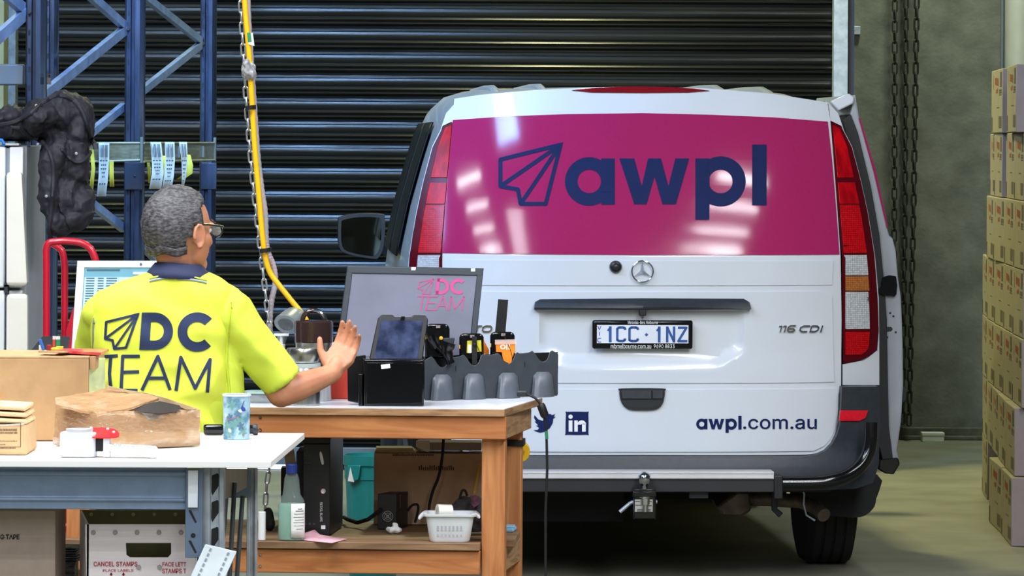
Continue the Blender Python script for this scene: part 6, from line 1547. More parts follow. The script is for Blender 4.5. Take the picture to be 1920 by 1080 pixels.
obj('pink_lining', MB().hull([P(x, y, d - 0.046 + oo) for x, y in ((882, 930), (893, 928), (900, 944), (889, 952), (883, 944)) for oo in (0, 0.01)]), mat('dusty_pink_fabric', (128, 66, 96), 0.7, rgb2=(60, 40, 52), scale=40), o)
obj('carry_loop', MB().tube(sp([(862, 934), (866, 921), (872, 920), (876, 930)], d - 0.02), 0.004, 8), rubber, o)
m = MB().tube([P(893, 868, d4 - 0.02), P(886, 922, d4 - 0.04)], 0.0035, 8)
single('yellow_stick', MB().hull([P(x, y, d4 - 0.03 + oo) for x, y in ((899, 868), (902, 868), (891, 926), (887, 926)) for oo in (0, 0.005)]), mat('yellow_handle', (216, 170, 30), 0.5), 'thin yellow stick leaning on the large shelf carton beside the bench leg', 'stick')
g = onz(955, 998, SZ)
m = MB().box(g + Vector((0, 0.03, 0.007)), (0.036, 0.08, 0.012), R(-8)).box(g + Vector((0.002, 0.03, 0.016)), (0.03, 0.07, 0.006), R(-4))
single('blue_cloth', m, mat('pale_blue_cloth', (132, 178, 206), 0.8, var=0.06), 'folded pale blue cloth at the right end of the lower shelf', 'cloth', bevel=0.003)

# ------------------------------------------------------------------ left side: white monitor, document tray, fridge, hand truck, jacket
wd_ = 12.75
# white monitor: stands on the workbench at the left
wdm = br.y + 0.2
mon2 = thing('monitor', 'white framed monitor with teal stock list screen left of the worker', 'monitor', (P(215, 700, wdm).x, wdm, BZ))
wq = [(145, 489), (300, 489), (298, 700), (131, 700)]
def wm(u, v, o=0.0):
    a = Vector(wq[0]).lerp(Vector(wq[1]), u); b = Vector(wq[3]).lerp(Vector(wq[2]), u); p = a.lerp(b, v); return P(p.x, p.y, wdm + 0.04 * (1 - v) + o)
m = MB()
def fr2(u0, v0, u1, v1): m.hull([wm(u, v, o) for u in (u0, u1) for v in (v0, v1) for o in (0, 0.03)])
fr2(0, 0, 1, 0.06); fr2(0, 0.9, 1, 1); fr2(0, 0.05, 0.09, 0.91); fr2(0.91, 0.05, 1, 0.91)
obj('bezel', m, white_pl, mon2, bevel=0.003)
obj('back_shell', MB().hull([wm(u, v, o) for uu, vv, o in ((0, 0, 0.03), (0.15, 0.15, 0.09)) for u in (uu, 1 - uu) for v in (vv, 1 - vv)]), white_pl, mon2)
s2 = obj('screen', MB().hull([wm(u, v, o) for u in (0.085, 0.915) for v in (0.055, 0.905) for o in (0.004, 0.012)]), mat('teal_screen', (86, 140, 158), 0.3, emit=0.5, var=0.04), mon2)
obj('list_panel', MB().hull([wm(u, v, o) for u in (0.1, 0.9) for v in (0.145, 0.6) for o in (0.002, 0.0045)]), mat('pale_list', (168, 200, 220), 0.3, emit=0.55, rgb2=(150, 186, 206), scale=40, stretch=(1, 1, 6)), s2)
m = MB()
for j in range(20):
    v = 0.15 + j * 0.0225
    for u0, u1_ in ((0.12, 0.22), (0.26, 0.33), (0.36, 0.36 + random.uniform(0.06, 0.28)), (0.7, 0.78)):
        m.hull([wm(u, vv, o) for u in (u0, u1_) for vv in (v, v + 0.009) for o in (0.0005, 0.0015)])
for v in (0.075, 0.63, 0.655, 0.68, 0.705): m.hull([wm(u, vv, o) for u in (0.12, 0.12 + (0.4 if v < 0.1 else 0.12)) for vv in (v, v + 0.012) for o in (0.0015, 0.003)])
obj('list_text', m, mat('dark_teal_text', (44, 84, 104), 0.4, emit=0.15), s2)
obj('blank_field', MB().hull([wm(u, v, o) for u in (0.68, 0.9) for v in (0.1, 0.12) for o in (0.001, 0.0035)]), mat('white_field', (214, 226, 240), 0.3, emit=0.6), s2)
obj('maker_mark', MB().lathe(wm(0.77, 0.03, -0.001), [(0, 0), (0.004, 0), (0.004, 0.0012), (0, 0.0012)], axis=(0, -1, 0), n=14), mat('grey_mark', (96, 104, 120), 0.4), mon2)
obj('stand', MB().box((wm(0.5, 0.9).x, wdm + 0.07, BZ + 0.1), (0.07, 0.04, 0.2)).box((wm(0.5, 0.9).x, wdm + 0.07, BZ + 0.008), (0.2, 0.18, 0.014)), white_pl, mon2, bevel=0.003)
# black document tray
d = br.y + 0.06; k = mpp(d)
m = MB().hull([P(54, 664, d), P(126, 664, d), P(132, 633, d + 0.08), P(80, 632, d + 0.08), P(54, 661, d), P(126, 661, d), P(132, 630, d + 0.08), P(80, 630, d + 0.08)])
zz_ = P(90, 664, d).z
m.box((P(98, 700, d).x, d + 0.035, (BZ + zz_) / 2), (40 * k, 0.05, zz_ - BZ - 0.002)).box((P(48, 662, d).x, d + 0.02, zz_ + 0.001), (14 * k, 0.03, 0.005))
single('document_tray', m, mat('black_tray', (36, 38, 42), 0.45, var=0.1), 'sloping black document tray left of the white monitor', 'tray', bevel=0.003)
# fridge
FRD = 14.6; k = mpp(FRD)
zt_ = P(60, 273, FRD).z
fr_ = thing('fridge', 'tall white two door fridge with long handles at the left edge', 'fridge', (P(30, 700, FRD).x, FRD + 0.3, 0))
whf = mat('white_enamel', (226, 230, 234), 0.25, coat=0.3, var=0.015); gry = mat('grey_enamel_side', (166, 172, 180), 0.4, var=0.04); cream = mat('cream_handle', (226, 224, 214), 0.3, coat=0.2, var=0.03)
x0, x1, x2 = P(-160, 400, FRD).x, P(46, 400, FRD).x, P(82, 400, FRD + 0.6).x
obj('cabinet', MB().rings([[Vector((x0, FRD + 0.06, z)), Vector((x1, FRD + 0.06, z)), Vector((x2, FRD + 0.66, z)), Vector((x2 - (x1 - x0), FRD + 0.66, z))] for z in (0.03, zt_)]), gry, fr_, bevel=0.004)
zs = P(30, 542, FRD).z
for nm, za, zb_ in (('freezer_door', zs + 0.005, zt_ - 0.005), ('fridge_door', 0.05, zs - 0.005)):
    xg = P(10, 400, FRD).x
    dr = obj(nm, MB().box(((x0 + xg) / 2, FRD + 0.02, (za + zb_) / 2), (xg - x0, 0.07, zb_ - za)), whf, fr_, bevel=0.006)
    obj('door_edge', MB().box(((P(19, 1, FRD).x + P(44, 1, FRD).x) / 2, FRD + 0.03, (za + zb_) / 2), (25 * k, 0.05, zb_ - za)), whf, dr, bevel=0.004)
    ht, hb = (zb_ - 0.085 if za > zs - 0.1 and nm == 'freezer_door' else zs - 0.015), (zs + 0.012 if nm == 'freezer_door' else zs - 0.55)
    if nm == 'freezer_door':
        hp_ = [(17, ht), (45, ht), (57, hb), (18, hb)]
    else: hp_ = [(18, ht), (57, ht), (60, hb), (18, hb)]
    obj('handle', MB().hull([Vector((P(px, 1, FRD).x, FRD - 0.05 + o, z)) for px, z in hp_ for o in (0, 0.05)]), cream, dr, bevel=0.012)
    obj('gasket', MB().box((P(14.5, 1, FRD).x, FRD + 0.035, (za + zb_) / 2), (8 * k, 0.04, zb_ - za - 0.01)), mat('gasket_grey', (140, 152, 164), 0.6), dr)
    obj('hinge', MB().box((P(15, 1, FRD).x, FRD, (zs + 0.005) if nm == 'fridge_door' else zs + 0.012), (6 * k, 0.05, 18 * k if nm == 'fridge_door' else 0.006)), dark_plastic, dr)
obj('hinge_cap', MB().box((P(20, 1, FRD).x, FRD + 0.05, zt_ + 0.004), (32 * k, 0.08, 0.008)), whf, fr_, bevel=0.002)
# red hand truck
HTD = 13.95; k = mpp(HTD)
ht_ = thing('hand_truck', 'red tubular hand truck parked against the fridge', 'hand truck', (P(110, 1000, HTD).x, HTD, 0))
redp = mat('red_enamel', (186, 22, 46), 0.3, coat=0.3, var=0.05)
r_ = 6.8 * k
def pz(px, py, d): return P(px, py, d)
gl = lambda px, d: Vector((P(px, 900, d).x, d, 0.12))
m = MB().tube(sp([(87, 640), (87, 560), (87, 500), (87, 466), (93, 455), (106, 453), (122, 452), (150, 455), (168, 465), (178, 484), (181, 500)], HTD, 5)[::-1] + [gl(87, HTD)], r_, 14)
obj('frame', m, redp, ht_)
obj('frame', MB().tube([P(181, 500, HTD), P(182, 560, HTD), gl(182, HTD)], r_, 14), redp, ht_)
m = MB().tube(sp([(98, 457), (108, 463), (117, 473), (121, 500), (121, 560), (121, 640)], HTD + 0.12, 5) + [gl(121, HTD + 0.02)], r_ * 0.95, 14)
obj('back_brace', m, redp, ht_)
for px, zc in ((640, 0.45), (700, 0.75)):
    obj('cross_bar', MB().cyl(Vector((P(87, 1, HTD).x, HTD, zc)), Vector((P(182, 1, HTD).x, HTD, zc)), r_ * 0.8, n=12), redp, ht_)
obj('toe_plate', MB().box((P(134, 1, HTD).x, HTD - 0.1, 0.02), (0.2, 0.22, 0.012)).box((P(134, 1, HTD).x, HTD, 0.1), (0.18, 0.014, 0.16)), redp, ht_, bevel=0.003)
obj('red_guard', MB().hull([P(x, y, HTD + 0.08 + o) for x, y in ((124, 660), (124, 620), (136, 580), (140, 575), (140, 660)) for o in (0, 0.01)]), redp, ht_)
for px in (80, 190):
    obj('wheel', MB().lathe(Vector((P(px, 1, HTD).x - 0.02, HTD + 0.1, 0.121)), [(0.03, 0), (0.1, 0), (0.12, 0.012), (0.12, 0.03), (0.1, 0.042), (0.03, 0.042)], axis=(1, 0, 0), n=28), rubber, ht_)
# jacket hung over the fridge
jk = mat('dark_quilted_nylon', (50, 49, 58), 0.62, rgb2=(34, 34, 42), scale=14, bump=0.25, bscale=50, spec=0.3)
JD = FRD + 0.02
def J(px, py, o=0.0): return P(px, py, JD + o)
k = mpp(JD)
m = MB()
def lump(px, py, rx, ry, o=0.0, rd=0.08, rot=0): m.ell(J(px, py, o), (rx * k, rd, ry * k), m=Matrix.Rotation(R(rot), 3, 'Y'), nu=24, nv=14)
lump(30, 238, 60, 30, 0.15, 0.22, -12); lump(85, 224, 50, 36, 0.1, 0.2, -15); lump(-20, 240, 60, 30, 0.2, 0.25); lump(20, 222, 40, 18, 0.1, 0.18, -14)
lump(128, 215, 42, 40, 0.08, 0.14); lump(148, 240, 25, 56, 0.08, 0.12); lump(120, 195, 34, 20, 0.06, 0.1, -8)
lump(110, 290, 32, 60, 0.06, 0.12); lump(140, 300, 32, 70, 0.06, 0.1); lump(95, 350, 17, 100, -0.0, 0.07); lump(128, 370, 40, 58, 0.06, 0.1); lump(150, 380, 22, 42, 0.06, 0.09); lump(105, 420, 24, 30, 0.02, 0.08, -10); lump(140, 408, 32, 22, 0.05, 0.08, -18)
def folds(p):
    q = Vector((p.x * 9 + p.z * 2.0, p.y * 4, p.z * 5 - p.x * 3))
    r1 = 1 - abs(noise.noise(q)); r2 = 1 - abs(noise.noise(q * 2.7 + Vector((3, 1, 7)))); r3 = noise.noise(p * 60)
    return 0.034 * (r1 - 0.7) + 0.022 * (r2 - 0.72) + 0.004 * r3 + 0.006 * (1 - abs(noise.noise(q * 6 + Vector((8, 2, 1)))) - 0.7)
me = blob(m, 0.006, 6, folds)
for v in me.vertices:      # the cloth lies on the fridge's top and side
    f_ = (v.co.y - FRD - 0.06) / 0.6
    if -0.05 < f_ < 1.1:
        sx_ = x1 + (x2 - x1) * max(0, min(1, f_)) + 0.006
        if v.co.z < zt_ + 0.014 and v.co.x < sx_:
            if sx_ - v.co.x < zt_ + 0.014 - v.co.z: v.co.x = sx_
            else: v.co.z = zt_ + 0.014
o = mesh_obj('jacket', me, jk); c0 = J(110, 445); o.data.transform(Matrix.Translation(-c0)); o.location = c0; INV[o.name] = Matrix.Translation(-c0)
tag(o, 'dark padded jacket with hood draped over the corner of the fridge', 'jacket')
bv = bvh_of(me)
def on_j(px, py, lift=0.003):
    s_ = P(px, py, 12.5) - c0; dr = (P(px, py, 15.5) - P(px, py, 12.5)).normalized(); h = bv.ray_cast(s_, dr)
    return (h[0] if h[0] else J(px, py) - c0) + c0 - dr * lift
def jseam(name, pts, r, m_):
    P_ = [on_j(x, y, r * 0.4) for x, y in smoothpoly(pts, 4)[:-(4)]]
    obj(name, MB().tube(P_, r, 8), m_, o)
jseam('hood_edge', [(0, 243), (30, 228), (58, 212), (82, 192), (104, 180), (126, 182), (148, 200), (160, 225), (168, 255), (168, 282)], 0.009, jk)
jseam('front_placket', [(20, 250), (60, 256), (85, 272), (98, 300), (100, 335), (97, 380), (92, 430), (92, 440)], 0.008, jk)
jseam('hood_seam', [(168, 282), (158, 300), (142, 304), (124, 290), (118, 276)], 0.006, jk)
m = MB()
for x, y in ((71, 271), (143, 288), (87, 368), (68, 198)): 
    p = on_j(x, y, 0.002); m.lathe(p, [(0, 0), (0.006, 0), (0.005, 0.004), (0, 0.005)], axis=(0, -1, 0), n=12)
obj('snap_studs', m, mat('dull_snap', (150, 152, 158), 0.4, 0.4), o)
m = MB().tube([P(-6, 262, FRD - 0.02), P(4, 263, FRD - 0.02), P(7, 268, FRD - 0.02), P(6, 276, FRD)], 0.006, 8)
single('blue_strap', m, mat('bright_blue_webbing', (20, 120, 214), 0.5), 'bright blue strap on top of the fridge at the left edge', 'strap')
# ------------------------------------------------------------------ the worker
PD = 12.0
k = mpp(PD)
def H(px, py, o=0.0): return P(px, py, PD + o)
base = H(300, 800); base.z = 0
person = thing('person', 'person in yellow hi-vis vest seen from behind, right forearm raised over the workbench', 'person', base)
skin = mat('skin', (206, 146, 112), 0.5, rgb2=(190, 124, 94), scale=9)
fy = R(44); fwd = Vector((math.sin(fy), math.cos(fy), 0)); rgt = Vector((math.cos(fy), -math.sin(fy), 0)); upv = Vector((0, 0, 1))
HMx = Matrix((rgt, fwd, upv)).transposed()
Cc = H(333, 421)
def hd(r, f, u): return Cc + rgt * r + fwd * f + upv * u
m = MB()
m.ell(Cc, (0.080, 0.098, 0.100), m=HMx, nu=28, nv=18)
m.ell(hd(0, 0.035, -0.055), (0.068, 0.062, 0.085), m=HMx, nu=24, nv=14)
m.ell(hd(0, 0.062, -0.112), (0.042, 0.036, 0.03), m=HMx)
m.ell(hd(0.046, 0.045, -0.045), (0.026, 0.04, 0.03), m=HMx); m.ell(hd(-0.046, 0.045, -0.045), (0.026, 0.04, 0.03), m=HMx)
m.cap(hd(0, 0.096, -0.02), hd(0, 0.116, -0.05), 0.009, 0.014); m.ell(hd(0.012, 0.108, -0.054), (0.009, 0.01, 0.008), m=HMx); m.ell(hd(-0.012, 0.108, -0.054), (0.009, 0.01, 0.008), m=HMx)
m.ell(hd(0, 0.086, 0.0), (0.06, 0.016, 0.012), m=HMx)
m.ell(hd(0, 0.093, -0.082), (0.024, 0.012, 0.008), m=HMx)
# ears: rim and lobe
for s in (1, -1):
    e = [hd(s * 0.083, 0.006 + 0.018 * math.cos(a), -0.03 + 0.032 * math.sin(a)) + rgt * s * 0.006 - fwd * 0.004 for a in [R(x) for x in range(-100, 215, 30)]]
    m.tube(e, 0.006, 8); m.ell(hd(s * 0.080, 0.004, -0.03), (0.008, 0.018, 0.028), m=HMx); m.ell(hd(s * 0.083, 0.012, -0.058), (0.008, 0.009, 0.011), m=HMx)
# neck, shoulders and trunk core
nb = H(334, 520, 0.0)
m.cap(hd(0, -0.012, -0.07), nb + Vector((0, 0.015, 0)), 0.056, 0.054)
m.cap(nb - upv * 0.05 + Vector((0, 0.02, 0)), H(304, 620, 0.02), 0.05, 0.1); m.cap(H(304, 620, 0.02), H(298, 830, 0.03), 0.1, 0.1)
SHR, SHL = H(432, 582, 0.01), H(190, 588, 0.02)
ELR, WRR = H(527, 738, 0.06), H(624, 700, 0.2)
ELL, WRL = H(182, 712, 0.16), H(205, 700, 0.4)
m.cap(H(334, 570, 0.02), SHR, 0.05, 0.045); m.cap(H(290, 575, 0.02), SHL, 0.05, 0.042)
m.cap(SHR, ELR, 0.045, 0.04); m.cap(SHL, ELL, 0.042, 0.038)
m.cap(ELR, ELR.lerp(WRR, 0.35), 0.040, 0.041); m.cap(ELR.lerp(WRR, 0.35), WRR, 0.041, 0.027); m.cap(ELL, WRL, 0.041, 0.027)
def hand(W_, d, side, n_):
    """W_: wrist, d: pointing direction, side: towards the thumb, n_: palm normal"""
    d = d.normalized(); side = (side - d * side.dot(d)).normalized(); n_ = d.cross(side)
    def h(a, b, c): return W_ + d * a + side * b + n_ * c
    m.cap(h(0.0, 0, 0), h(0.03, 0, 0), 0.027, 0.026)
    m.hull([h(a, b, c) for a, b, c in ((0.01, 0.022, 0.014), (0.01, -0.022, 0.014), (0.01, 0.022, -0.014), (0.01, -0.022, -0.014), (0.085, 0.038, 0.011), (0.08, -0.038, 0.010), (0.085, 0.038, -0.011), (0.08, -0.038, -0.010), (0.05, 0.043, 0.013), (0.05, -0.04, 0.012), (0.05, 0.043, -0.013), (0.05, -0.04, -0.012))])
    for b, L, c1, r_ in ((0.031, 0.070, 0.25, 0.0092), (0.0105, 0.080, 0.3, 0.0095), (-0.0105, 0.074, 0.36, 0.009), (-0.031, 0.058, 0.45, 0.008)):
        p = h(0.082, b, 0); a_ = 0.12 + c1 * 0.5; fan = b * 2.2
        for q, f_ in enumerate((0.45, 0.32, 0.23)):
            dr = (d * math.cos(a_) + n_ * math.sin(a_) + side * fan * 0.6).normalized(); e = p + dr * L * f_
            m.cap(p, e, r_ * (1 - 0.06 * q), r_ * (0.95 - 0.08 * q), 10); p = e; a_ += c1
    p = h(0.02, 0.03, 0.004); e = p + (d * 0.62 + side * 0.72 + n_ * 0.25).normalized() * 0.042; e2 = e + (d * 0.85 + side * 0.4 + n_ * 0.3).normalized() * 0.032
    m.cap(p, e, 0.014, 0.0105, 10); m.cap(e, e2, 0.0105, 0.0085, 10)
hand(WRR, Vector((0.42, 0.3, 0.85)), Vector((-0.75, 0.3, 0.3)), None)
hand(WRL, Vector((0.3, 0.9, -0.15)), Vector((0.9, -0.2, 0.2)), None)
# legs in the same body
hipz = 0.86
for s in (-1, 1):
    hp = Vector((base.x + s * 0.085, PD + 0.03, hipz)); kn = Vector((base.x + s * 0.095, PD + 0.05, 0.47)); an = Vector((base.x + s * 0.1, PD + 0.02, 0.09))
    m.cap(hp, kn, 0.085, 0.06); m.cap(kn, an, 0.056, 0.04); m.cap(an + Vector((0, 0.02, -0.03)), an + Vector((s * 0.02, 0.15, -0.045)), 0.038, 0.035)
me = blob(m, 0.0042, 5)
body_me = me
body = mesh_obj2('body', me, skin, person)
# eyes and brows
m = MB()
for s in (1, -1): m.ell(hd(s * 0.032, 0.084, -0.016), (0.012, 0.012, 0.010), m=HMx)
obj('eyes', m, mat('eye_white', (226, 222, 216), 0.2), person)
m = MB()
for s in (1, -1): m.ell(hd(s * 0.032, 0.095, -0.016), (0.005, 0.003, 0.005), m=HMx, nu=10, nv=6)
obj('irises', m, mat('dark_iris', (40, 28, 22), 0.2), person)
m = MB()
for s in (1, -1): m.tube([hd(s * 0.018, 0.099, 0.006), hd(s * 0.034, 0.098, 0.011), hd(s * 0.05, 0.09, 0.006)], 0.004, 8)
obj('eyebrows', m, mat('dark_brow', (60, 56, 54), 0.8), person)
m = MB(); m.ell(hd(0, 0.101, -0.079), (0.021, 0.005, 0.0035), m=HMx).ell(hd(0, 0.1, -0.087), (0.018, 0.005, 0.004), m=HMx)
obj('lips', m, mat('lip', (172, 100, 90), 0.5), person)
# short grey hair
hm = bpy.data.materials.new('salt_and_pepper_hair'); hm.use_nodes = True; nt = hm.node_tree; bs = nt.nodes['Principled BSDF']
tc = nt.nodes.new('ShaderNodeTexCoord'); mp = nt.nodes.new('ShaderNodeMapping'); mp.inputs['Scale'].default_value = (60, 60, 130)
nz = nt.nodes.new('ShaderNodeTexNoise'); nz.inputs['Scale'].default_value = 1.4; nz.inputs['Detail'].default_value = 5
rp = nt.nodes.new('ShaderNodeValToRGB'); rp.color_ramp.elements[0].color = lin((46, 44, 48)); rp.color_ramp.elements[1].color = lin((108, 106, 110)); rp.color_ramp.elements[0].position = 0.4; rp.color_ramp.elements[1].position = 0.72
bp = nt.nodes.new('ShaderNodeBump'); bp.inputs['Strength'].default_value = 0.6; bp.inputs['Distance'].default_value = 0.004
for a, b in ((tc.outputs['Object'], mp.inputs[0]), (mp.outputs[0], nz.inputs['Vector']), (nz.outputs[0], rp.inputs[0]), (rp.outputs[0], bs.inputs['Base Color']), (nz.outputs[0], bp.inputs['Height']), (bp.outputs[0], bs.inputs['Normal'])): nt.links.new(a, b)
bs.inputs['Roughness'].default_value = 0.55
m = MB(); NU, NV = 72, 40
vs = []
for i in range(NV + 1):
    th = math.pi * i / NV
    row = []
    for j in range(NU):
        ph = 2 * math.pi * j / NU
        r_, f_, u_ = math.sin(th) * math.cos(ph), math.sin(th) * math.sin(ph), math.cos(th)
        flat = 0.0
        p = hd(r_ * 0.0885, f_ * 0.106 - 0.002, u_ * 0.109)
        p += (p - Cc).normalized() * (0.0025 * noise.noise(p * 55) + 0.0012 * noise.noise(p * 150))
        row.append(p)
    vs.append(row)
def inhair(p):
    q = p - Cc; f_, u_, r_ = q.dot(fwd), q.z, abs(q.dot(rgt))
    if u_ < -0.080: return False
    if f_ > 0.022 and u_ < 0.048 + (f_ - 0.022) * 0.6: return False
    if f_ > -0.012 and f_ <= 0.022 and u_ < -0.002: return False
    if f_ > -0.03 and u_ < -0.04: return False
    return True
bmv = {}
for i in range(NV):
    for j in range(NU):
        ids = [(i, j), (i, (j + 1) % NU), (i + 1, (j + 1) % NU), (i + 1, j)]
        if all(inhair(vs[a][b]) for a, b in ids):
            f = []
            for q in ids:
                if q not in bmv: bmv[q] = m.bm.verts.new(vs[q[0]][q[1]])
                f.append(bmv[q])
            m._f(f)
bmesh.ops.remove_doubles(m.bm, verts=m.bm.verts[:], dist=1e-5)
obj('hair', m, hm, person, solid=0.007)
# lower back of the hair tapering into the neck
m = MB(); rows = []
for i in range(4):
    u_ = -0.062 - i * 0.0075
    rows.append([hd(math.cos(a) * (0.0775 - i * 0.0016), math.sin(a) * (0.088 - i * 0.0036) - 0.006, u_ - 0.004 * math.sin(a * 7)) for a in [R(x) for x in range(192, 349, 8)]])
obj('hair', m.sheet(rows), hm, person, solid=0.006)
# glasses
gl_ = mat('black_frame', (20, 20, 24), 0.3)
m = MB()
for s in (1, -1):
    m.tube([hd(s * 0.0895, -0.012, -0.012), hd(s * 0.0895, 0.004, 0.002), hd(s * 0.086, 0.05, 0.0), hd(s * 0.07, 0.11, -0.006)], 0.0028, 8)
    m.tube([hd(s * 0.036 + 0.027 * math.cos(a), 0.113, -0.016 + 0.018 * math.sin(a)) for a in [2 * math.pi * i / 20 for i in range(20)]], 0.0022, 6, closed=True)
m.tube([hd(-0.01, 0.114, -0.01), hd(0, 0.117, -0.007), hd(0.01, 0.114, -0.01)], 0.002, 6)
gob = obj('glasses', m, gl_, person)
m = MB()
for s in (1, -1): m.lathe(hd(s * 0.036, 0.112, -0.016), [(0, 0), (0.025, 0), (0.025, 0.0015), (0, 0.0015)], axis=fwd, n=20, sy=0.7)
obj('lenses', m, mat('spectacle_glass', (210, 220, 220), 0.05, alpha=0.25), gob)
# trunk garment
hv = mat('fluorescent_yellow_fabric', (236, 244, 84), 0.7, bump=0.12, bscale=12, rgb2=(230, 242, 70), scale=4)
hv2 = mat('fluorescent_yellow_shirt', (220, 234, 78), 0.7, bump=0.12, bscale=12, rgb2=(210, 228, 70), scale=4)
prof_v = [(511, 333, 56, 0.08), (520, 330, 82, 0.094), (530, 326, 100, 0.1), (542, 320, 117, 0.105), (555, 312, 128, 0.11), (572, 306, 134, 0.114), (600, 303, 133, 0.116), (640, 302, 129, 0.122), (690, 302, 126, 0.125), (740, 300, 124, 0.125), (800, 298, 121, 0.125), (860, 296, 119, 0.125), (900, 296, 120, 0.127)]
def supell(cx, hwpx, hdp, py, n=56, ex=2.5, grow=0.0):
    c = H(cx, py, 0.02); pts = []
    for i in range(n):
        a = 2 * math.pi * i / n; ca, sa = math.cos(a), math.sin(a)
        pts.append(c + Vector((math.copysign(abs(ca) ** (2 / ex), ca) * (hwpx * k + grow), math.copysign(abs(sa) ** (2 / ex), sa) * (hdp + grow), 0)))
    return pts
def fold(p):
    d_ = 0.0
    q = p - H(302, 600)
    low = max(0, min(1, (-q.z - 0.02) / 0.15))
    d_ += 0.011 * low * noise.noise(Vector((p.x * 16, p.y * 8, p.z * 9))) + 0.007 * noise.noise(Vector((p.x * 9 + p.z * 9, 3, p.z * 14)))
    d_ += 0.009 * (0.6 - abs(noise.noise(Vector((p.x * 7 - p.z * 5, 8, p.z * 8 + p.x * 5)))))
    return d_
m = MB(); rings = []
dense = []
for (a, b) in zip(prof_v, prof_v[1:]):
    for q in range(4): dense.append(tuple(a[i] + (b[i] - a[i]) * q / 4 for i in range(4)))
dense.append(prof_v[-1])
for py, cx, hw_, hdp in dense: rings.append(supell(cx, hw_, hdp, py, 72))
m.rings(rings)
me = blob(m, 0.006, 10, fold)
vest_w = me.copy()
vest = mesh_obj2('vest', me, hv, person)
vb = bvh_of(vest_w)
# shirt sleeves
m = MB()
m.cap(H(420, 572, 0.02), H(428, 590, 0.015), 0.064, 0.068)
hemR = H(530, 716, 0.06)
m.tube([H(405, 560, 0.02), H(432, 588, 0.02), H(465, 632, 0.035), H(500, 678, 0.05), hemR], 0.05, 22, radii=[0.05, 0.069, 0.066, 0.061, 0.057])
m.ell(SHL, (0.05, 0.055, 0.052)); m.ell(SHR, (0.06, 0.062, 0.06))
m.tube([H(215, 565, 0.03), H(190, 592, 0.03), H(178, 650, 0.1), H(180, 690, 0.15)], 0.05, 22, radii=[0.05, 0.052, 0.053, 0.052])
m.rings([supell(cx, hw_ - 5, hdp - 0.01, py, 48) for py, cx, hw_, hdp in prof_v[2:]])
m.cap(H(418, 640, 0.02), H(424, 760, 0.04), 0.045, 0.05)
def fold2(p):
    return 0.013 * (0.75 - abs(noise.noise(Vector((p.x * 8 + p.z * 6, p.y * 8, p.z * 7))))) + 0.004 * noise.noise(Vector((p.x * 20, p.y * 9, p.z * 20))) - 0.003
me = blob(m, 0.006, 6, fold2)
sb_ = bvh_of(me)
mesh_obj2('shirt', me, hv2, person)
# vest edge piping at the right armhole
def on_vest(px, py, lift=0.002, shirt=False):
    o_ = P(px, py, 10.5); dr = (P(px, py, 13) - o_).normalized(); h = vb.ray_cast(o_, dr)
    if shirt:
        g_ = sb_.ray_cast(o_, dr)
        if g_[0] and (not h[0] or g_[3] < h[3]): h = g_
    return (h[0] - dr * lift) if h[0] else H(px, py, -0.09)
hv3 = mat('yellow_binding', (206, 222, 60), 0.6)
for pts in ([(434, 578), (430, 600), (426, 640), (425, 680), (429, 720), (432, 760), (434, 800)], [(177, 606), (175, 620), (176, 680), (179, 740)]):
    V = [on_vest(x, y, 0.001, True) for x, y in smoothpoly(pts, 3)[:-3]]
    obj('armhole_binding', MB().tube(V, 0.0035, 8), hv3 if pts[0][0] > 300 else mat('grey_binding', (128, 138, 126), 0.6), person)
# collar
nav = mat('navy_collar', (38, 46, 82), 0.7, bump=0.1, bscale=90)
m = MB(); rows = []
for j, (py, hw_, hdp, lift) in enumerate(((524, 68, 0.102, 0), (512, 58, 0.094, 0.006), (500, 48, 0.08, 0.01), (496, 45, 0.075, 0.008), (503, 43, 0.07, 0.0))):
    c = H(335, py - 3, 0.0) + Vector((0, 0.012, 0))
    rows.append([c + Vector((math.cos(a) * hw_ * k, math.sin(a) * hdp, 0.010 * math.cos(a) * -0.4 - 0.006 * (1 + math.sin(a)))) for a in [2 * math.pi * i / 48 for i in range(48)]])
m.rings(rows, cap=False)
obj('collar', m, nav, person, solid=0.004)
for dy, nm, m_, r_ in ((6, 'collar_piping', hv3, 0.0028), (11, 'collar_piping', mat('grey_reflective', (150, 160, 164), 0.4), 0.0036)):
    V = [on_vest(x, y, 0.003) for x, y in [(274 + i * 6, 512 + dy + ((i - 10) / 10) ** 2 * 9 - (3 if i < 10 else 0)) for i in range(1, 20)]]
    obj(nm, MB().tube(V, r_, 8), m_, person)
# print on the back
pr = Art(); tip = (259, 589)
pl = [(199, 604), (197, 635), (211, 638), (214, 654), (236, 652)]
pr.stroke([tip] + pl, 4.6, True); pr.stroke([pl[1], tip], 4.4); pr.stroke([pl[3], tip], 4.2)
pr.poly([(262, 586), (244, 594), (256, 604)])
pr.poly([(266, 586), (284, 586), (280, 656), (261, 656)]).arc((290, 621), 17.5, 35, -90, 90, 30, 0.98).rect(279, 586, 291, 603.5).rect(277, 638.5, 291, 656)
pr.arc((370, 622.5), 19, 37, 46, 318, 44)
for pts in ([(192, 669), (221, 667)], [(207.5, 669), (205, 700), (208, 735)], [(262, 668), (230, 668), (227, 732), (258, 732)], [(229, 698), (261, 697)], [(266, 732), (296, 668), (319, 731)], [(276, 709), (308, 709)], [(330, 733), (339, 670), (366, 728), (394, 674), (389, 736)]):
    pr.stroke(pts, 6.2)
obj('team_print', lay(pr, lambda x, y: on_vest(x, y, 0.003), 5), mat('dark_navy_print', (34, 48, 86), 0.75), person, smooth=False)
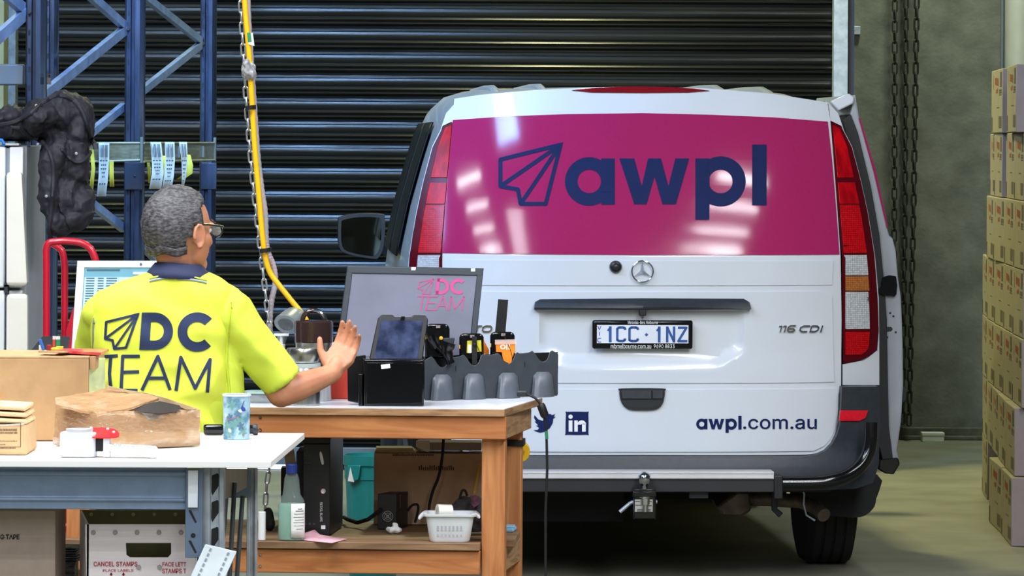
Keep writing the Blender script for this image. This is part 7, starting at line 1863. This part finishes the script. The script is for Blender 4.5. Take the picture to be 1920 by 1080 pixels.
# trousers and shoes
m = MB()
m.rings([supell(296, 118, 0.12, py, 32) for py in (845, 880)])
for s in (-1, 1):
    m.tube([Vector((base.x + s * 0.075, PD + 0.03, 0.9)), Vector((base.x + s * 0.09, PD + 0.04, 0.7)), Vector((base.x + s * 0.097, PD + 0.05, 0.45)), Vector((base.x + s * 0.1, PD + 0.03, 0.06))], 0.1, 20, radii=[0.105, 0.1, 0.078, 0.07])
me = blob(m, 0.009, 6, lambda p: 0.005 * noise.noise(Vector((p.x * 14, p.y * 14, p.z * 9))))
mesh_obj2('trousers', me, mat('navy_trousers', (32, 36, 52), 0.8, var=0.1), person)
for s in (-1, 1):
    m = MB().cap(Vector((base.x + s * 0.1, PD - 0.02, 0.05)), Vector((base.x + s * 0.115, PD + 0.17, 0.045)), 0.048, 0.044).cap(Vector((base.x + s * 0.1, PD + 0.0, 0.05)), Vector((base.x + s * 0.1, PD + 0.02, 0.1)), 0.046, 0.05).box((base.x + s * 0.107, PD + 0.075, 0.018), (0.095, 0.28, 0.032), R(-4 * s))
    mesh_obj2('shoe', blob(m, 0.006, 4), rubber, person)

# ------------------------------------------------------------------ carton stack on the right
cside = mat('carton_side_lamp_tint', (148, 137, 112), 0.85, var=0.05, scale=12); cfront = mat('carton_front_cool_tint', (150, 138, 138), 0.85, var=0.05, scale=12)  # same board: yellowish and cool lamplight put into side and front colours
RH = 0.2945
stackg = 'cartons stacked at the right edge'
words = ['bottom', 'second', 'third', 'fourth', 'fifth', 'sixth', 'top']
def g0(px, py): return onz(px, py, 0.0)
# each row: list of (x of near left edge, x of far left edge) from near to far, with the near depth
rows_ = [
    (0, [(1898, 1879, 18.2, .55), (1879, 1856, 18.8, .6), (1852, 1843, 20.6, .45)]),
    (1, [(1903, 1884, 18.25, .55), (1884, 1872, 18.85, .5), (1872, 1861, 19.4, .5), (1861, 1851, 19.95, .5), (1851, 1843, 20.55, .45)]),
    (2, [(1916, 1898, 18.2, .55), (1898, 1880, 18.8, .5), (1880, 1863, 19.35, .5), (1863, 1850, 19.9, .5), (1850, 1842, 20.5, .45)]),
    (3, [(1918, 1898, 18.25, .5), (1898, 1881, 18.8, .5), (1881, 1864, 19.35, .5), (1864, 1850, 19.9, .5), (1850, 1842, 20.5, .45)]),
    (4, [(1919, 1899, 18.2, .5), (1899, 1882, 18.75, .5), (1882, 1861, 19.3, .5), (1861, 1849, 19.85, .5)]),
    (5, [(1918, 1900, 18.3, .5), (1900, 1885, 18.85, .5), (1877, 1863, 19.45, .5), (1863, 1855, 20.0, .4)]),
    (6, [(1903, 1886, 18.3, .7), (1877, 1857, 19.3, .8)])]
ordn = ['nearest the camera', 'second from the front', 'third from the front', 'furthest back']
marks = mat('dark_carton_print', (92, 84, 68), 0.8); reds = mat('red_carton_print', (164, 96, 74), 0.8)
CBT = 1020
for ri, lst in rows_:
    z0_ = ri * RH + 0.001 + (0.0 if ri else 0.0); z1_ = (ri + 1) * RH - 0.001
    for ci, (xn, xf, dn, ln) in enumerate(lst):
        zm = (z0_ + z1_) / 2
        A = Vector((P(xn, 600, dn).x, dn, z0_)); Bf = Vector((P(xf, 600, dn + ln).x, dn + ln, z0_))
        u = (Bf - A); L = u.length; u.normalize(); v = Vector((u.y, -u.x, 0)); wd = 0.42
        yaw = math.atan2(u.y, u.x) - math.pi / 2
        which = ordn[ci] if not (ci == len(lst) - 1 and ci > 0) else ordn[3]
        if dn > 20.4: which = 'behind the others, furthest left'
        elif ci + 1 < len(lst) and lst[ci + 1][2] > 20.4 and ci: which = 'fourth from the front' if ci == 3 else 'second from the front'
        t = thing('carton', 'buff carton in the %s layer of the right hand stack, %s' % (words[ri], which), 'carton', A + v * wd / 2 + u * L / 2, yaw, stackg)
        Hh = z1_ - z0_
        mm = MB(); c0 = A + v * wd / 2 + u * L / 2 + Vector((0, 0, Hh / 2)); mm.box(c0, (wd, L, Hh), yaw)
        for f in mm.bm.faces: f.material_index = 0
        bmesh.ops.recalc_face_normals(mm.bm, faces=mm.bm.faces[:])
        for f in mm.bm.faces:
            f.normal_update()
            if abs(f.normal.dot(u)) > 0.9: f.material_index = 1
        obj('carton_body', mm, [cside, cfront], t, bevel=0.004)
        def sidept(a, b, o=0.0012): return A + u * (L * a) + Vector((0, 0, Hh * b)) - v * o
        mm = MB()
        def q4_(a0, b0, a1, b1): mm.sheet([[sidept(a0, b0), sidept(a1, b0)], [sidept(a0, b1), sidept(a1, b1)]])
        q4_(0.04, 0.72, 0.2, 0.95); q4_(0.06, 0.08, 0.3, 0.26); q4_(0.9, 0.03, 0.98, 0.26); q4_(0.05, 0.62, 0.28, 0.65); q4_(0.05, 0.66, 0.28, 0.68); q4_(0.05, 0.59, 0.28, 0.605)
        q4_(0.25, 0.395, 0.5, 0.405)
        obj('dark_print', mm, marks, t, smooth=False)
        mm = MB()
        for j in range(6): q4_(0.34 + j * 0.055, 0.74 + 0.006 * j, 0.375 + j * 0.055, 0.86 + 0.004 * j)
        for j in range(3): q4_(0.4 + j * 0.06, 0.63, 0.44 + j * 0.06, 0.69 + 0.02 * (j == 0))
        q4_(0.78, 0.7, 0.8, 0.93)
        obj('red_print', mm, reds, t, smooth=False)
        if ci == 0 or ri == 6 or (ri == 5 and ci == 2):
            # line drawing of a valve on the front face
            def fp(a, b): return A + v * (wd * a) + Vector((0, 0, Hh * b)) - u * 0.0012
            a_ = Art()
            a_.poly([(0.14, 0.7), (0.3, 0.8), (0.34, 0.72), (0.2, 0.6)]).poly([(0.26, 0.58), (0.44, 0.72), (0.46, 0.6), (0.3, 0.52)]).rect(0.24, 0.48, 0.3, 0.6)
            ring_ = [(0.27 + 0.13 * math.sin(x), 0.34 + 0.17 * math.cos(x)) for x in [R(-10 - 25 * i) for i in range(9)]]
            a_.stroke(ring_, 0.018); a_.stroke([(p[0] * 0.7 + 0.1, p[1] * 0.75 + 0.09) for p in ring_], 0.018)
            a_.stroke([(0.27, 0.48), (0.34, 0.4), (0.33, 0.3), (0.4, 0.2)], 0.018); a_.stroke([(0.3, 0.48), (0.38, 0.38), (0.5, 0.3)], 0.018)
            obj('red_drawing', lay(a_, fp), red_ink, t, smooth=False)
